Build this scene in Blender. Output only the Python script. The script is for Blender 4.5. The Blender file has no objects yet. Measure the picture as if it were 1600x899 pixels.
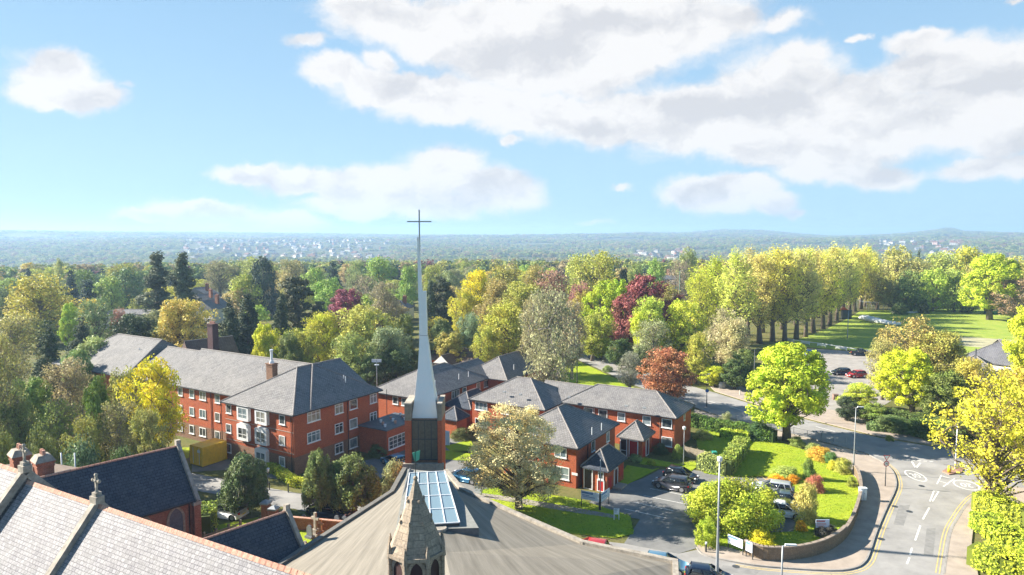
import bpy, math, random
import numpy as np
from mathutils import Vector, Matrix
from mathutils.geometry import tessellate_polygon

sc = bpy.context.scene
col = sc.collection
# ------------------------------------------------------------------ camera
F = 1067.0; HZ = 366.0; CH = 30.0          # focal length in photo pixels, horizon row, height
PIT = math.atan((449.5 - HZ) / F)
cd = bpy.data.cameras.new('camera'); cam = bpy.data.objects.new('camera', cd); col.objects.link(cam)
cam.location = (0, 0, CH); cam.rotation_euler = (math.pi / 2 - PIT, 0, 0)
cd.sensor_width = 36; cd.lens = 36 * F / 1600.0
cd.clip_start = 0.5; cd.clip_end = 30000
sc.camera = cam

# ------------------------------------------------------------------ light
SUN_AZ = math.radians(-78)      # from +Y, clockwise: from the left and a little beyond
SUN_EL = math.radians(30)
sdir = Vector((math.sin(SUN_AZ) * math.cos(SUN_EL), math.cos(SUN_AZ) * math.cos(SUN_EL), math.sin(SUN_EL)))
ld = bpy.data.lights.new('sun', 'SUN'); ld.energy = 5.0; ld.angle = math.radians(0.5); ld.color = (1.0, 0.93, 0.80)
sun = bpy.data.objects.new('sun', ld); col.objects.link(sun)
sun.rotation_euler = (-sdir).to_track_quat('-Z', 'Y').to_euler()
sun.location = (-200, 60, 150)
sc.view_settings.view_transform = 'Standard'; sc.view_settings.look = 'None'
sc.view_settings.exposure = 1.55; sc.view_settings.gamma = 1.0
sc.view_settings.use_curve_mapping = False
try:
    sc.cycles.use_denoising = True
    sc.cycles.denoiser = 'OPENIMAGEDENOISE'
    sc.cycles.max_bounces = 5; sc.cycles.diffuse_bounces = 2; sc.cycles.glossy_bounces = 2
    sc.cycles.transmission_bounces = 3; sc.cycles.volume_bounces = 1; sc.cycles.transparent_max_bounces = 6
    sc.cycles.use_adaptive_sampling = True; sc.cycles.adaptive_threshold = 0.02
    sc.cycles.sample_clamp_indirect = 4
    world_res = 512
except Exception:
    pass

world = bpy.data.worlds.new('World'); sc.world = world; world.use_nodes = True
wt = world.node_tree; wn = wt.nodes; wl = wt.links; wn.clear()
def nd(nt, typ, **kw):
    n = nt.nodes.new(typ)
    for k, v in kw.items():
        setattr(n, k, v)
    return n
def math_(nt, op, a, b=None, clamp=False):
    n = nd(nt, 'ShaderNodeMath', operation=op, use_clamp=clamp)
    for i, v in enumerate((a, b)):
        if v is None: continue
        if isinstance(v, (int, float)): n.inputs[i].default_value = v
        else: nt.links.new(v, n.inputs[i])
    return n.outputs[0]
SKY_STR = 0.05
def build_sky():
    out = nd(wt, 'ShaderNodeOutputWorld'); bg = nd(wt, 'ShaderNodeBackground'); bg.inputs[1].default_value = SKY_STR
    wl.new(bg.outputs[0], out.inputs[0])
    sky = nd(wt, 'ShaderNodeTexSky', sky_type='NISHITA', sun_disc=False)
    sky.sun_elevation = SUN_EL; sky.sun_rotation = SUN_AZ
    sky.air_density = 1.0; sky.dust_density = 0.5; sky.ozone_density = 2.0; sky.altitude = 100
    tc = nd(wt, 'ShaderNodeTexCoord')
    sp = nd(wt, 'ShaderNodeSeparateXYZ'); wl.new(tc.outputs['Generated'], sp.inputs[0])
    x, y, z = sp.outputs
    az = math_(wt, 'ARCTAN2', x, y)
    el = math_(wt, 'ARCSINE', z)
    cb = nd(wt, 'ShaderNodeCombineXYZ'); wl.new(az, cb.inputs[0]); wl.new(el, cb.inputs[1])
    P = cb.outputs[0]
    # domain warp so that the outlines billow
    def noise(vec, scale, detail, rough, off=(0, 0, 0), st=(1, 1, 1)):
        mp = nd(wt, 'ShaderNodeMapping'); mp.inputs['Location'].default_value = off; mp.inputs['Scale'].default_value = st
        wl.new(vec, mp.inputs[0])
        n = nd(wt, 'ShaderNodeTexNoise'); n.inputs['Scale'].default_value = scale
        n.inputs['Detail'].default_value = detail; n.inputs['Roughness'].default_value = rough
        wl.new(mp.outputs[0], n.inputs['Vector']); return n
    def a_of(px): return math.atan((px - 800) / F)
    def e_of(py, px=800): return math.atan((HZ - py) / math.hypot(F, px - 800))
    # (px, py, rx, ry, weight)
    blobs = [(105, 120, 62, 36, 1.12), (140, 150, 62, 30, 1.12), (85, 152, 50, 24, 1.05), (205, 140, 24, 14, .6), (2, 130, 16, 9, .6),
             (330, 338, 85, 22, 1.3), (410, 350, 90, 18, 1.3), (245, 338, 70, 12, 1.05), (325, 326, 42, 15, 1.2),
             (400, 275, 72, 16, 1), (480, 285, 80, 24, 1), (560, 292, 90, 30, 1.05), (640, 300, 80, 36, 1.05), (700, 275, 62, 40, 1.1),
             (770, 295, 75, 34, 1.05), (690, 320, 120, 26, 1), (560, 322, 100, 22, .95), (810, 310, 40, 22, .9), 
             (560, 20, 75, 30, .9), (490, 70, 45, 18, .72), (620, 40, 110, 40, 1), (740, 60, 140, 60, 1.1), (880, 80, 180, 80, 1.2), (1000, 50, 160, 60, 1.15), (1120, 40, 75, 30, .95),
             (530, 118, 60, 26, 1), (610, 140, 90, 34, 1.1), (700, 160, 110, 38, 1.1), (600, 100, 40, 24, .85), (830, 180, 120, 36, 1.1), (950, 190, 130, 40, 1.1), (800, 220, 26, 12, .8),
             (1080, 190, 140, 50, 1.15), (1200, 160, 110, 70, 1.2), (1230, 100, 60, 30, .95), (1200, 230, 120, 36, 1.1), (1320, 220, 120, 50, 1.15), (1290, 262, 110, 26, 1),
             (1380, 275, 70, 22, .95), (1350, 160, 70, 50, 1.1), (1430, 190, 120, 44, 1.15), (1460, 110, 100, 42, 1.1), (1560, 130, 110, 56, 1.2), (1560, 210, 90, 40, 1.1), (1415, 76, 52, 17, 1),
             (1520, 262, 75, 22, 1), (1600, 262, 60, 24, 1), (1700, 150, 160, 70, 1.1), (1330, 68, 30, 10, .7), (1570, 16, 30, 10, .7), (1210, 45, 50, 26, .7),
             (1090, 302, 60, 24, 1.12), (1150, 302, 66, 28, 1.2), (1205, 318, 55, 22, 1), (1240, 335, 30, 12, .85), (1070, 312, 40, 14, .8), (968, 292, 28, 11, .72), (925, 350, 60, 10, .6),
             (-150, 120, 90, 30, .9), (1900, 250, 120, 40, 1)]
    wn_ = noise(P, 13.0, 7, 0.62)
    vs = nd(wt, 'ShaderNodeVectorMath', operation='SUBTRACT'); wl.new(wn_.outputs['Color'], vs.inputs[0]); vs.inputs[1].default_value = (.5, .5, .5)
    vm = nd(wt, 'ShaderNodeVectorMath', operation='MULTIPLY'); wl.new(vs.outputs[0], vm.inputs[0]); vm.inputs[1].default_value = (0.075, 0.05, 0)
    va = nd(wt, 'ShaderNodeVectorMath', operation='ADD'); wl.new(P, va.inputs[0]); wl.new(vm.outputs[0], va.inputs[1])
    PW = va.outputs[0]
    def field(vec):
        acc = None
        for (px, py, rx, ry, w) in blobs:
            c = (a_of(px), e_of(py, px)); fx = abs(a_of(px + rx) - a_of(px - rx)) / 2; fy = abs(e_of(py - ry, px) - e_of(py + ry, px)) / 2
            mp = nd(wt, 'ShaderNodeMapping'); mp.inputs['Scale'].default_value = (1 / fx, 1 / fy, 0)
            mp.inputs['Location'].default_value = (-c[0] / fx, -c[1] / fy, 0)
            wl.new(vec, mp.inputs[0])
            ln = nd(wt, 'ShaderNodeVectorMath', operation='DOT_PRODUCT'); wl.new(mp.outputs[0], ln.inputs[0]); wl.new(mp.outputs[0], ln.inputs[1])
            # w / (1 + d2)
            d = math_(wt, 'DIVIDE', w, math_(wt, 'ADD', ln.outputs['Value'], 1.0))
            if acc is None: acc = d
            else:
                n = nd(wt, 'ShaderNodeMath', operation='SMOOTH_MAX'); wl.new(acc, n.inputs[0]); wl.new(d, n.inputs[1]); n.inputs[2].default_value = 0.12; acc = n.outputs[0]
        return acc
    fld = field(PW)
    n1 = noise(PW, 10.0, 10, 0.64, (3, 1, 0), (1, 1.6, 1))
    n2 = noise(PW, 10.0, 10, 0.64, (3 + 0.02, 1 - 0.035, 0), (1, 1.6, 1))     # the same field a step towards the light
    dens = math_(wt, 'ADD', math_(wt, 'SUBTRACT', fld, 0.52), math_(wt, 'MULTIPLY', math_(wt, 'SUBTRACT', n1.outputs[0], 0.5), 0.62))
    s1 = noise(PW, 7.0, 3.5, 0.5, (3, 1, 0), (1, 1.8, 1)); s2 = noise(PW, 7.0, 3.5, 0.5, (3 + 0.02, 1 - 0.05, 0), (1, 1.8, 1))
    mr = nd(wt, 'ShaderNodeMapRange', interpolation_type='SMOOTHSTEP'); wl.new(dens, mr.inputs[0])
    mr.inputs[1].default_value = -0.12; mr.inputs[2].default_value = 0.17
    # thickness -> grey underside inside big clouds, white rims
    lit = math_(wt, 'ADD', math_(wt, 'MULTIPLY', math_(wt, 'SUBTRACT', n1.outputs[0], n2.outputs[0]), 1.8), math_(wt, 'MULTIPLY', math_(wt, 'SUBTRACT', s1.outputs[0], s2.outputs[0]), 2.0))
    thick = nd(wt, 'ShaderNodeMapRange', interpolation_type='SMOOTHSTEP'); wl.new(fld, thick.inputs[0]); thick.inputs[1].default_value = 0.62; thick.inputs[2].default_value = 1.15
    sh = math_(wt, 'ADD', math_(wt, 'MULTIPLY', thick.outputs[0], 0.42), math_(wt, 'MULTIPLY', lit, -1.25), clamp=True)
    shm = nd(wt, 'ShaderNodeMapRange'); wl.new(sh, shm.inputs[0]); shm.inputs[1].default_value = 0.0; shm.inputs[2].default_value = 0.7
    cm = nd(wt, 'ShaderNodeMix', data_type='RGBA'); wl.new(shm.outputs[0], cm.inputs[0])
    cm.inputs[6].default_value = (6.65, 6.6, 6.6, 1); cm.inputs[7].default_value = (5.0, 5.1, 5.35, 1)
    # sky tint
    gm = nd(wt, 'ShaderNodeMix', data_type='RGBA', blend_type='MULTIPLY'); gm.inputs[0].default_value = 1.0
    wl.new(sky.outputs[0], gm.inputs[6]); gm.inputs[7].default_value = (0.95, 1.12, 1.10, 1)
    ramp = nd(wt, 'ShaderNodeValToRGB'); wl.new(el, ramp.inputs[0]); e = ramp.color_ramp.elements
    e[0].position = 0.0; e[0].color = (.36, .57, .73, 1); e[1].position = 1.0; e[1].color = (.045, .12, .26, 1)
    for p_, c_ in ((.10, (.37, .56, .73, 1)), (.34, (.265, .45, .66, 1)), (.47, (.10, .27, .48, 1))):
        q = e.new(p_); q.color = c_
    rs = nd(wt, 'ShaderNodeVectorMath', operation='SCALE'); wl.new(ramp.outputs[0], rs.inputs[0]); rs.inputs['Scale'].default_value = 9.3
    gb = nd(wt, 'ShaderNodeMix', data_type='RGBA'); gb.inputs[0].default_value = 0.88; wl.new(gm.outputs[2], gb.inputs[6]); wl.new(rs.outputs[0], gb.inputs[7])
    mx = nd(wt, 'ShaderNodeMix', data_type='RGBA'); wl.new(mr.outputs[0], mx.inputs[0])
    wl.new(gb.outputs[2], mx.inputs[6]); wl.new(cm.outputs[2], mx.inputs[7])
    wl.new(mx.outputs[2], bg.inputs[0])
build_sky()

# ------------------------------------------------------------------ helpers
cp, sp_ = math.cos(PIT), math.sin(PIT)
def ray(px, py):
    dx = (px - 800) / F; dy = -(py - 449.5) / F
    return (dx, cp + dy * sp_, dy * cp - sp_)
def G(px, py, h=0.0):                       # the point at height h seen at a photo pixel
    d = ray(px, py); t = (h - CH) / d[2]
    return Vector((d[0] * t, d[1] * t, h))
def HT(py, Y):                              # height seen at row py, Y metres ahead
    d = ray(800, py); return CH + d[2] / d[1] * Y
def XT(px, Y, h=0):                         # sideways place of column px, Y metres ahead at height h
    depth = Y * cp - (h - CH) * sp_
    return (px - 800) / F * depth
def link(o, parent=None):
    col.objects.link(o)
    if parent is not None: o.parent = parent
    return o
def tag(o, label=None, cat=None, group=None, kind=None):
    if label: o['label'] = label
    if cat: o['category'] = cat
    if group: o['group'] = group
    if kind: o['kind'] = kind
    return o
def empty(name, loc=(0, 0, 0), rz=0.0):
    o = bpy.data.objects.new(name, None); o.location = loc; o.rotation_euler = (0, 0, rz); o.empty_display_size = .5
    return link(o)
def copy_tree(o, parent=None):
    c = o.copy(); col.objects.link(c); c.parent = parent
    for ch in KIDS.get(o.name, []): 
        copy_tree(bpy.data.objects[ch], c)
    return c
KIDS = {}
def reg(parent, o): KIDS.setdefault(parent.name, []).append(o.name)

class MB:
    def __init__(s): s.v = []; s.f = []; s.m = []; s.mi = 0
    def add(s, verts, faces):
        b = len(s.v); s.v += [tuple(v) for v in verts]
        s.f += [tuple(i + b for i in f) for f in faces]; s.m += [s.mi] * len(faces)
    def poly(s, pts): s.add(pts, [tuple(range(len(pts)))])
    def hexa(s, a, b):                       # a: 4 bottom points, b: 4 top points
        s.add(list(a) + list(b), [(3, 2, 1, 0), (4, 5, 6, 7), (0, 1, 5, 4), (1, 2, 6, 5), (2, 3, 7, 6), (3, 0, 4, 7)])
    def box(s, c, d, ax=None):               # centre, size, axes
        ax = ax or (Vector((1, 0, 0)), Vector((0, 1, 0)), Vector((0, 0, 1)))
        c = Vector(c); X, Y, Z = ax[0] * d[0] / 2, ax[1] * d[1] / 2, ax[2] * d[2] / 2
        s.hexa([c - X - Y - Z, c + X - Y - Z, c + X + Y - Z, c - X + Y - Z], [c - X - Y + Z, c + X - Y + Z, c + X + Y + Z, c - X + Y + Z])
    def tube(s, pts, rad, n=6, caps=True):
        pts = [Vector(p) for p in pts]; k = len(pts); rad = rad if hasattr(rad, '__len__') else [rad] * k
        vs = []
        for i, p in enumerate(pts):
            d = (pts[min(i + 1, k - 1)] - pts[max(i - 1, 0)])
            d = d.normalized() if d.length > 1e-9 else Vector((0, 0, 1))
            a = d.orthogonal().normalized() if abs(d.z) < .99 else Vector((1, 0, 0)); a = (a - d * a.dot(d)).normalized(); b = d.cross(a)
            vs += [p + (a * math.cos(2 * math.pi * j / n) + b * math.sin(2 * math.pi * j / n)) * rad[i] for j in range(n)]
        fs = []
        for i in range(k - 1):
            for j in range(n):
                fs.append((i * n + j, i * n + (j + 1) % n, (i + 1) * n + (j + 1) % n, (i + 1) * n + j))
        if caps: fs += [tuple(range(n))[::-1], tuple(range((k - 1) * n, k * n))]
        s.add(vs, fs)
    def prism(s, pts, z0, z1, top=True, bottom=False):    # plan polygon walls
        n = len(pts); area = sum(pts[i][0] * pts[(i + 1) % n][1] - pts[(i + 1) % n][0] * pts[i][1] for i in range(n))
        if area < 0: pts = list(pts)[::-1]
        lo = [(p[0], p[1], z0) for p in pts]; hi = [(p[0], p[1], z1) for p in pts]
        s.add(lo + hi, [(i, (i + 1) % n, n + (i + 1) % n, n + i) for i in range(n)])
        if top:
            tr = tessellate_polygon([[Vector(p) for p in hi]])
            fs = []
            for t in tr:
                a, b, c = (Vector(hi[i]) for i in t)
                fs.append(tuple(t) if (b - a).cross(c - a).z > 0 else tuple(t)[::-1])
            s.add(hi, fs)
    def blob(s, c, r, seed=0, n=10, m=7, amp=.15):
        rng = random.Random(seed); c = Vector(c); vs = []
        for i in range(m + 1):
            th = math.pi * i / m
            for j in range(n):
                ph = 2 * math.pi * j / n; k = 1 + rng.uniform(-amp, amp)
                vs.append((c.x + r[0] * k * math.sin(th) * math.cos(ph), c.y + r[1] * k * math.sin(th) * math.sin(ph), c.z + r[2] * k * math.cos(th)))
        fs = [(i * n + j, (i + 1) * n + j, (i + 1) * n + (j + 1) % n, i * n + (j + 1) % n) for i in range(m) for j in range(n)]
        s.add(vs, fs)
    def build(s, name, mats, parent=None, smooth=False, uv=True):
        me = bpy.data.meshes.new(name)
        me.from_pydata(s.v, [], s.f)
        mats = mats if isinstance(mats, (list, tuple)) else [mats]
        for m in mats: me.materials.append(m)
        if len(mats) > 1: me.polygons.foreach_set('material_index', s.m)
        if smooth: me.polygons.foreach_set('use_smooth', [True] * len(s.f))
        me.update()
        if uv:
            ul = me.uv_layers.new(name='uv'); co = []
            for p in me.polygons:
                n = p.normal
                if abs(n.z) > .985: u = Vector((1, 0, 0)); v = Vector((0, 1, 0))
                else:
                    u = Vector((-n.y, n.x, 0)).normalized(); v = n.cross(u)
                for li in p.loop_indices:
                    q = me.vertices[me.loops[li].vertex_index].co
                    co += [q.dot(u), q.dot(v)]
            ul.data.foreach_set('uv', co)
        o = bpy.data.objects.new(name, me); link(o, parent)
        if parent is not None: reg(parent, o)
        return o

# ------------------------------------------------------------------ materials
MATS = {}
def mat_new(name):
    m = bpy.data.materials.new(name); m.use_nodes = True; nt = m.node_tree; nt.nodes.clear()
    out = nd(nt, 'ShaderNodeOutputMaterial'); b = nd(nt, 'ShaderNodeBsdfPrincipled'); nt.links.new(b.outputs[0], out.inputs[0])
    MATS[name] = m; return m, nt, b
def rgba(c): return (c[0], c[1], c[2], 1)
def scl(c, k): return tuple(min(1, x * k) for x in c)
def plain(name, c, rough=.6, metal=0, var=0.0, scale=3.0, bump=0.0, spec=None, c2=None, detail=6, obj=True, coat=0):
    m, nt, b = mat_new(name)
    b.inputs['Roughness'].default_value = rough; b.inputs['Metallic'].default_value = metal
    if spec is not None: b.inputs['Specular IOR Level'].default_value = spec
    if coat: b.inputs['Coat Weight'].default_value = coat; b.inputs['Coat Roughness'].default_value = .05
    if var == 0 and c2 is None: b.inputs['Base Color'].default_value = rgba(c); return m
    tc = nd(nt, 'ShaderNodeTexCoord'); geo = nd(nt, 'ShaderNodeNewGeometry')
    src = tc.outputs['Object'] if obj else geo.outputs['Position']
    n = nd(nt, 'ShaderNodeTexNoise'); n.inputs['Scale'].default_value = scale; n.inputs['Detail'].default_value = detail; n.inputs['Roughness'].default_value = .65
    nt.links.new(src, n.inputs['Vector'])
    r = nd(nt, 'ShaderNodeMapRange'); r.inputs[1].default_value = .3; r.inputs[2].default_value = .7; nt.links.new(n.outputs[0], r.inputs[0])
    mx = nd(nt, 'ShaderNodeMix', data_type='RGBA'); nt.links.new(r.outputs[0], mx.inputs[0])
    mx.inputs[6].default_value = rgba(scl(c, 1 - var)); mx.inputs[7].default_value = rgba(c2 if c2 else scl(c, 1 + var))
    nt.links.new(mx.outputs[2], b.inputs['Base Color'])
    if bump:
        bp = nd(nt, 'ShaderNodeBump'); bp.inputs['Strength'].default_value = bump; bp.inputs['Distance'].default_value = .1
        nt.links.new(n.outputs[0], bp.inputs['Height']); nt.links.new(bp.outputs[0], b.inputs['Normal'])
    return m
def bricky(name, c1, c2, mortar, bw, rh, ms, rough=.85, bump=.4, weather=None, wscale=.35, wamt=.5, off=.5):
    """courses of brick, slate or tile laid out in metres along each face"""
    m, nt, b = mat_new(name); L = nt.links
    uv = nd(nt, 'ShaderNodeUVMap'); uv.uv_map = 'uv'
    br = nd(nt, 'ShaderNodeTexBrick'); br.offset = off
    br.inputs['Color1'].default_value = rgba(c1); br.inputs['Color2'].default_value = rgba(c2); br.inputs['Mortar'].default_value = rgba(mortar)
    br.inputs['Scale'].default_value = 1; br.inputs['Mortar Size'].default_value = ms; br.inputs['Mortar Smooth'].default_value = .1; br.inputs['Bias'].default_value = 0
    br.inputs['Brick Width'].default_value = bw; br.inputs['Row Height'].default_value = rh
    L.new(uv.outputs[0], br.inputs['Vector'])
    geo = nd(nt, 'ShaderNodeNewGeometry')
    n = nd(nt, 'ShaderNodeTexNoise'); n.inputs['Scale'].default_value = wscale; n.inputs['Detail'].default_value = 8; n.inputs['Roughness'].default_value = .7
    L.new(geo.outputs['Position'], n.inputs['Vector'])
    r = nd(nt, 'ShaderNodeMapRange'); r.inputs[1].default_value = .38; r.inputs[2].default_value = .66; r.inputs[4].default_value = wamt; L.new(n.outputs[0], r.inputs[0])
    mx = nd(nt, 'ShaderNodeMix', data_type='RGBA'); L.new(r.outputs[0], mx.inputs[0]); L.new(br.outputs[0], mx.inputs[6])
    mx.inputs[7].default_value = rgba(weather if weather else scl(c1, .7))
    n3 = nd(nt, 'ShaderNodeTexNoise'); n3.inputs['Scale'].default_value = 9; n3.inputs['Detail'].default_value = 4
    L.new(geo.outputs['Position'], n3.inputs['Vector'])
    r3 = nd(nt, 'ShaderNodeMapRange'); r3.inputs[1].default_value = .3; r3.inputs[2].default_value = .7; r3.inputs[3].default_value = .78; r3.inputs[4].default_value = 1.22; L.new(n3.outputs[0], r3.inputs[0])
    ml = nd(nt, 'ShaderNodeVectorMath', operation='SCALE'); L.new(mx.outputs[2], ml.inputs[0]); L.new(r3.outputs[0], ml.inputs['Scale'])
    L.new(ml.outputs[0], b.inputs['Base Color']); b.inputs['Roughness'].default_value = rough; b.inputs['Specular IOR Level'].default_value = .2
    inv = math_(nt, 'SUBTRACT', 1.0, br.outputs['Fac'])
    bp = nd(nt, 'ShaderNodeBump'); bp.inputs['Strength'].default_value = bump; bp.inputs['Distance'].default_value = .02
    L.new(inv, bp.inputs['Height']); L.new(bp.outputs[0], b.inputs['Normal'])
    return m

BRICK = bricky('brick_red', (.50, .115, .042), (.38, .085, .035), (.40, .16, .09), .225, .075, .010, weather=(.36, .075, .035), wamt=.35, wscale=.8)
BRICKLOW = bricky('brick_brown', (.27, .14, .085), (.20, .10, .065), (.28, .2, .14), .225, .075, .012, weather=(.2, .1, .06), wamt=.4)
BRICKOLD = bricky('brick_old', (.42, .12, .065), (.30, .08, .045), (.32, .22, .16), .225, .075, .012, weather=(.2, .09, .06), wamt=.5, wscale=1.2)
WALLB = bricky('brick_garden', (.26, .17, .10), (.18, .12, .08), (.26, .21, .15), .225, .075, .012, weather=(.12, .1, .07), wamt=.5)
SLATE = bricky('roof_tiles', (.25, .24, .24), (.18, .173, .175), (.055, .053, .057), .33, .27, .022, rough=.75, weather=(.30, .285, .27), wamt=.45, wscale=.5, bump=.6)
SLATEL = bricky('church_slate', (.30, .285, .30), (.19, .18, .195), (.07, .065, .08), .32, .23, .014, rough=.6, weather=(.36, .345, .33), wamt=.35, wscale=1.1, bump=.6)
SLATED = bricky('dark_shaded_slate', (.070, .085, .115), (.045, .055, .08), (.015, .02, .03), .40, .28, .02, rough=.6, weather=(.11, .12, .13), wamt=.35, wscale=.9, bump=.6)  # own dark tone on the porches, painted shade on the transept
RIDGE = plain('ridge_tile', (.22, .20, .19), .8, var=.3, scale=4)
TERRA = bricky('terracotta_ridge', (.62, .33, .24), (.52, .26, .19), (.25, .12, .09), .45, 2.0, .02, weather=(.5, .38, .3), wamt=.4, off=0)
STONE = plain('stone', (.34, .30, .25), .85, var=.35, scale=2.2, bump=.4)
STONEB = bricky('turret_stone', (.42, .335, .25), (.34, .27, .205), (.2, .16, .12), .62, .34, .014, weather=(.19, .165, .14), wamt=.55, wscale=1.6)
LEAD = plain('lead', (.10, .11, .125), .55, var=.3, scale=2)
WHITE = plain('white_upvc', (.82, .82, .82), .4)
GUTTER = plain('gutter_black', (.03, .03, .035), .5)
def glassy(name, c=(.04, .05, .06), rough=.06):
    m, nt, b = mat_new(name); b.inputs['Base Color'].default_value = rgba(c); b.inputs['Roughness'].default_value = rough
    b.inputs['Specular IOR Level'].default_value = .9
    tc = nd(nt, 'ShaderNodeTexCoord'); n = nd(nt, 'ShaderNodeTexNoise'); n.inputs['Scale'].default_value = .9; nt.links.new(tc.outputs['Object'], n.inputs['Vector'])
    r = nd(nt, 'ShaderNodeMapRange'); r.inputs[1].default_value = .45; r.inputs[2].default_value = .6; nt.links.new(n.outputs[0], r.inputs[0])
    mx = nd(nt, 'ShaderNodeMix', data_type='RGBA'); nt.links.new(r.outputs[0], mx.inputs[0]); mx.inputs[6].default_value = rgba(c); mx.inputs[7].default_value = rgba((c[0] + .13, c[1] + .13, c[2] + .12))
    nt.links.new(mx.outputs[2], b.inputs['Base Color'])
    return m
GLASS = glassy('window_glass'); GLASSES = [GLASS, glassy('curtained_glass', (.22, .21, .19), .15), glassy('painted_reflection_glass', (.12, .17, .20), .04), glassy('dark_glass', (.02, .025, .03), .05)]; CARGLASS = plain('car_glass', (.015, .02, .025), .05, spec=.9)  # the bright pane has a reflection painted into its base colour
ASPHALT = plain('asphalt', (.26, .25, .24), .9, var=.16, scale=.28, c2=(.37, .355, .34), bump=.05, obj=False, detail=12)
ASPHALTD = plain('asphalt_car_park', (.165, .165, .165), .9, var=.15, scale=.5, c2=(.235, .23, .22), bump=.05, obj=False, detail=12)
PAVE = plain('pavement', (.36, .295, .245), .9, var=.14, scale=.7, c2=(.45, .375, .31), obj=False, detail=12)
PATHM = plain('gravel_path', (.30, .27, .24), .9, var=.25, scale=1.2, obj=False)
KERB = plain('kerb_stone', (.30, .28, .26), .85, var=.2, scale=1)
PAINT = plain('road_paint', (.74, .73, .70), .7, var=.12, scale=2.5, obj=False)
YPAINT = plain('yellow_paint', (.60, .45, .18), .7, var=.15, scale=3, obj=False)
METALG = plain('grey_metal', (.34, .36, .38), .45, metal=.3)
METALD = plain('dark_metal', (.05, .055, .06), .5, metal=.2)
METALW = plain('white_metal', (.72, .74, .76), .4)
RUBBER = plain('rubber', (.02, .02, .02), .8)
CHROME = plain('alloy', (.5, .5, .52), .3, metal=.8)
BARK = plain('bark', (.13, .105, .08), .9, var=.4, scale=6)
BARKL = plain('bark_grey', (.27, .235, .19), .9, var=.35, scale=6)
BARKT = plain('bark_brown', (.15, .115, .085), .9, var=.35, scale=6)
WOODF = plain('weathered_wood', (.30, .25, .19), .85, var=.3, scale=4)
REDP = plain('red_panel', (.45, .02, .02), .5)
def grassy(name, c, c2, c3, stripes=0):
    m, nt, b = mat_new(name); L = nt.links; b.inputs['Roughness'].default_value = .95; b.inputs['Specular IOR Level'].default_value = .15
    geo = nd(nt, 'ShaderNodeNewGeometry')
    def nz(s, d=8, st=None):
        n = nd(nt, 'ShaderNodeTexNoise'); n.inputs['Scale'].default_value = s; n.inputs['Detail'].default_value = d; n.inputs['Roughness'].default_value = .65
        if st:
            mp = nd(nt, 'ShaderNodeMapping'); mp.inputs['Scale'].default_value = st; mp.inputs['Rotation'].default_value = (0, 0, .3); L.new(geo.outputs['Position'], mp.inputs[0]); L.new(mp.outputs[0], n.inputs['Vector'])
        else: L.new(geo.outputs['Position'], n.inputs['Vector'])
        return n.outputs[0]
    def rng(a, lo, hi):
        r = nd(nt, 'ShaderNodeMapRange'); r.inputs[1].default_value = lo; r.inputs[2].default_value = hi; L.new(a, r.inputs[0]); return r.outputs[0]
    m1 = nd(nt, 'ShaderNodeMix', data_type='RGBA'); L.new(rng(nz(.25), .35, .65), m1.inputs[0]); m1.inputs[6].default_value = rgba(c); m1.inputs[7].default_value = rgba(c2)
    m2 = nd(nt, 'ShaderNodeMix', data_type='RGBA'); L.new(rng(nz(2.2), .48, .72), m2.inputs[0]); L.new(m1.outputs[2], m2.inputs[6]); m2.inputs[7].default_value = rgba(c3)
    L.new(m2.outputs[2], b.inputs['Base Color'])
    bp = nd(nt, 'ShaderNodeBump'); bp.inputs['Strength'].default_value = .5; bp.inputs['Distance'].default_value = .06; L.new(nz(9, 4), bp.inputs['Height']); L.new(bp.outputs[0], b.inputs['Normal'])
    return m
LAWN = grassy('lawn_grass', (.26, .36, .022), (.38, .43, .03), (.19, .27, .02))
FIELD = grassy('field_grass', (.24, .34, .045), (.38, .42, .08), (.21, .29, .04))
EARTH = grassy('undergrowth_ground', (.11, .13, .03), (.19, .16, .07), (.07, .09, .02))
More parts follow.
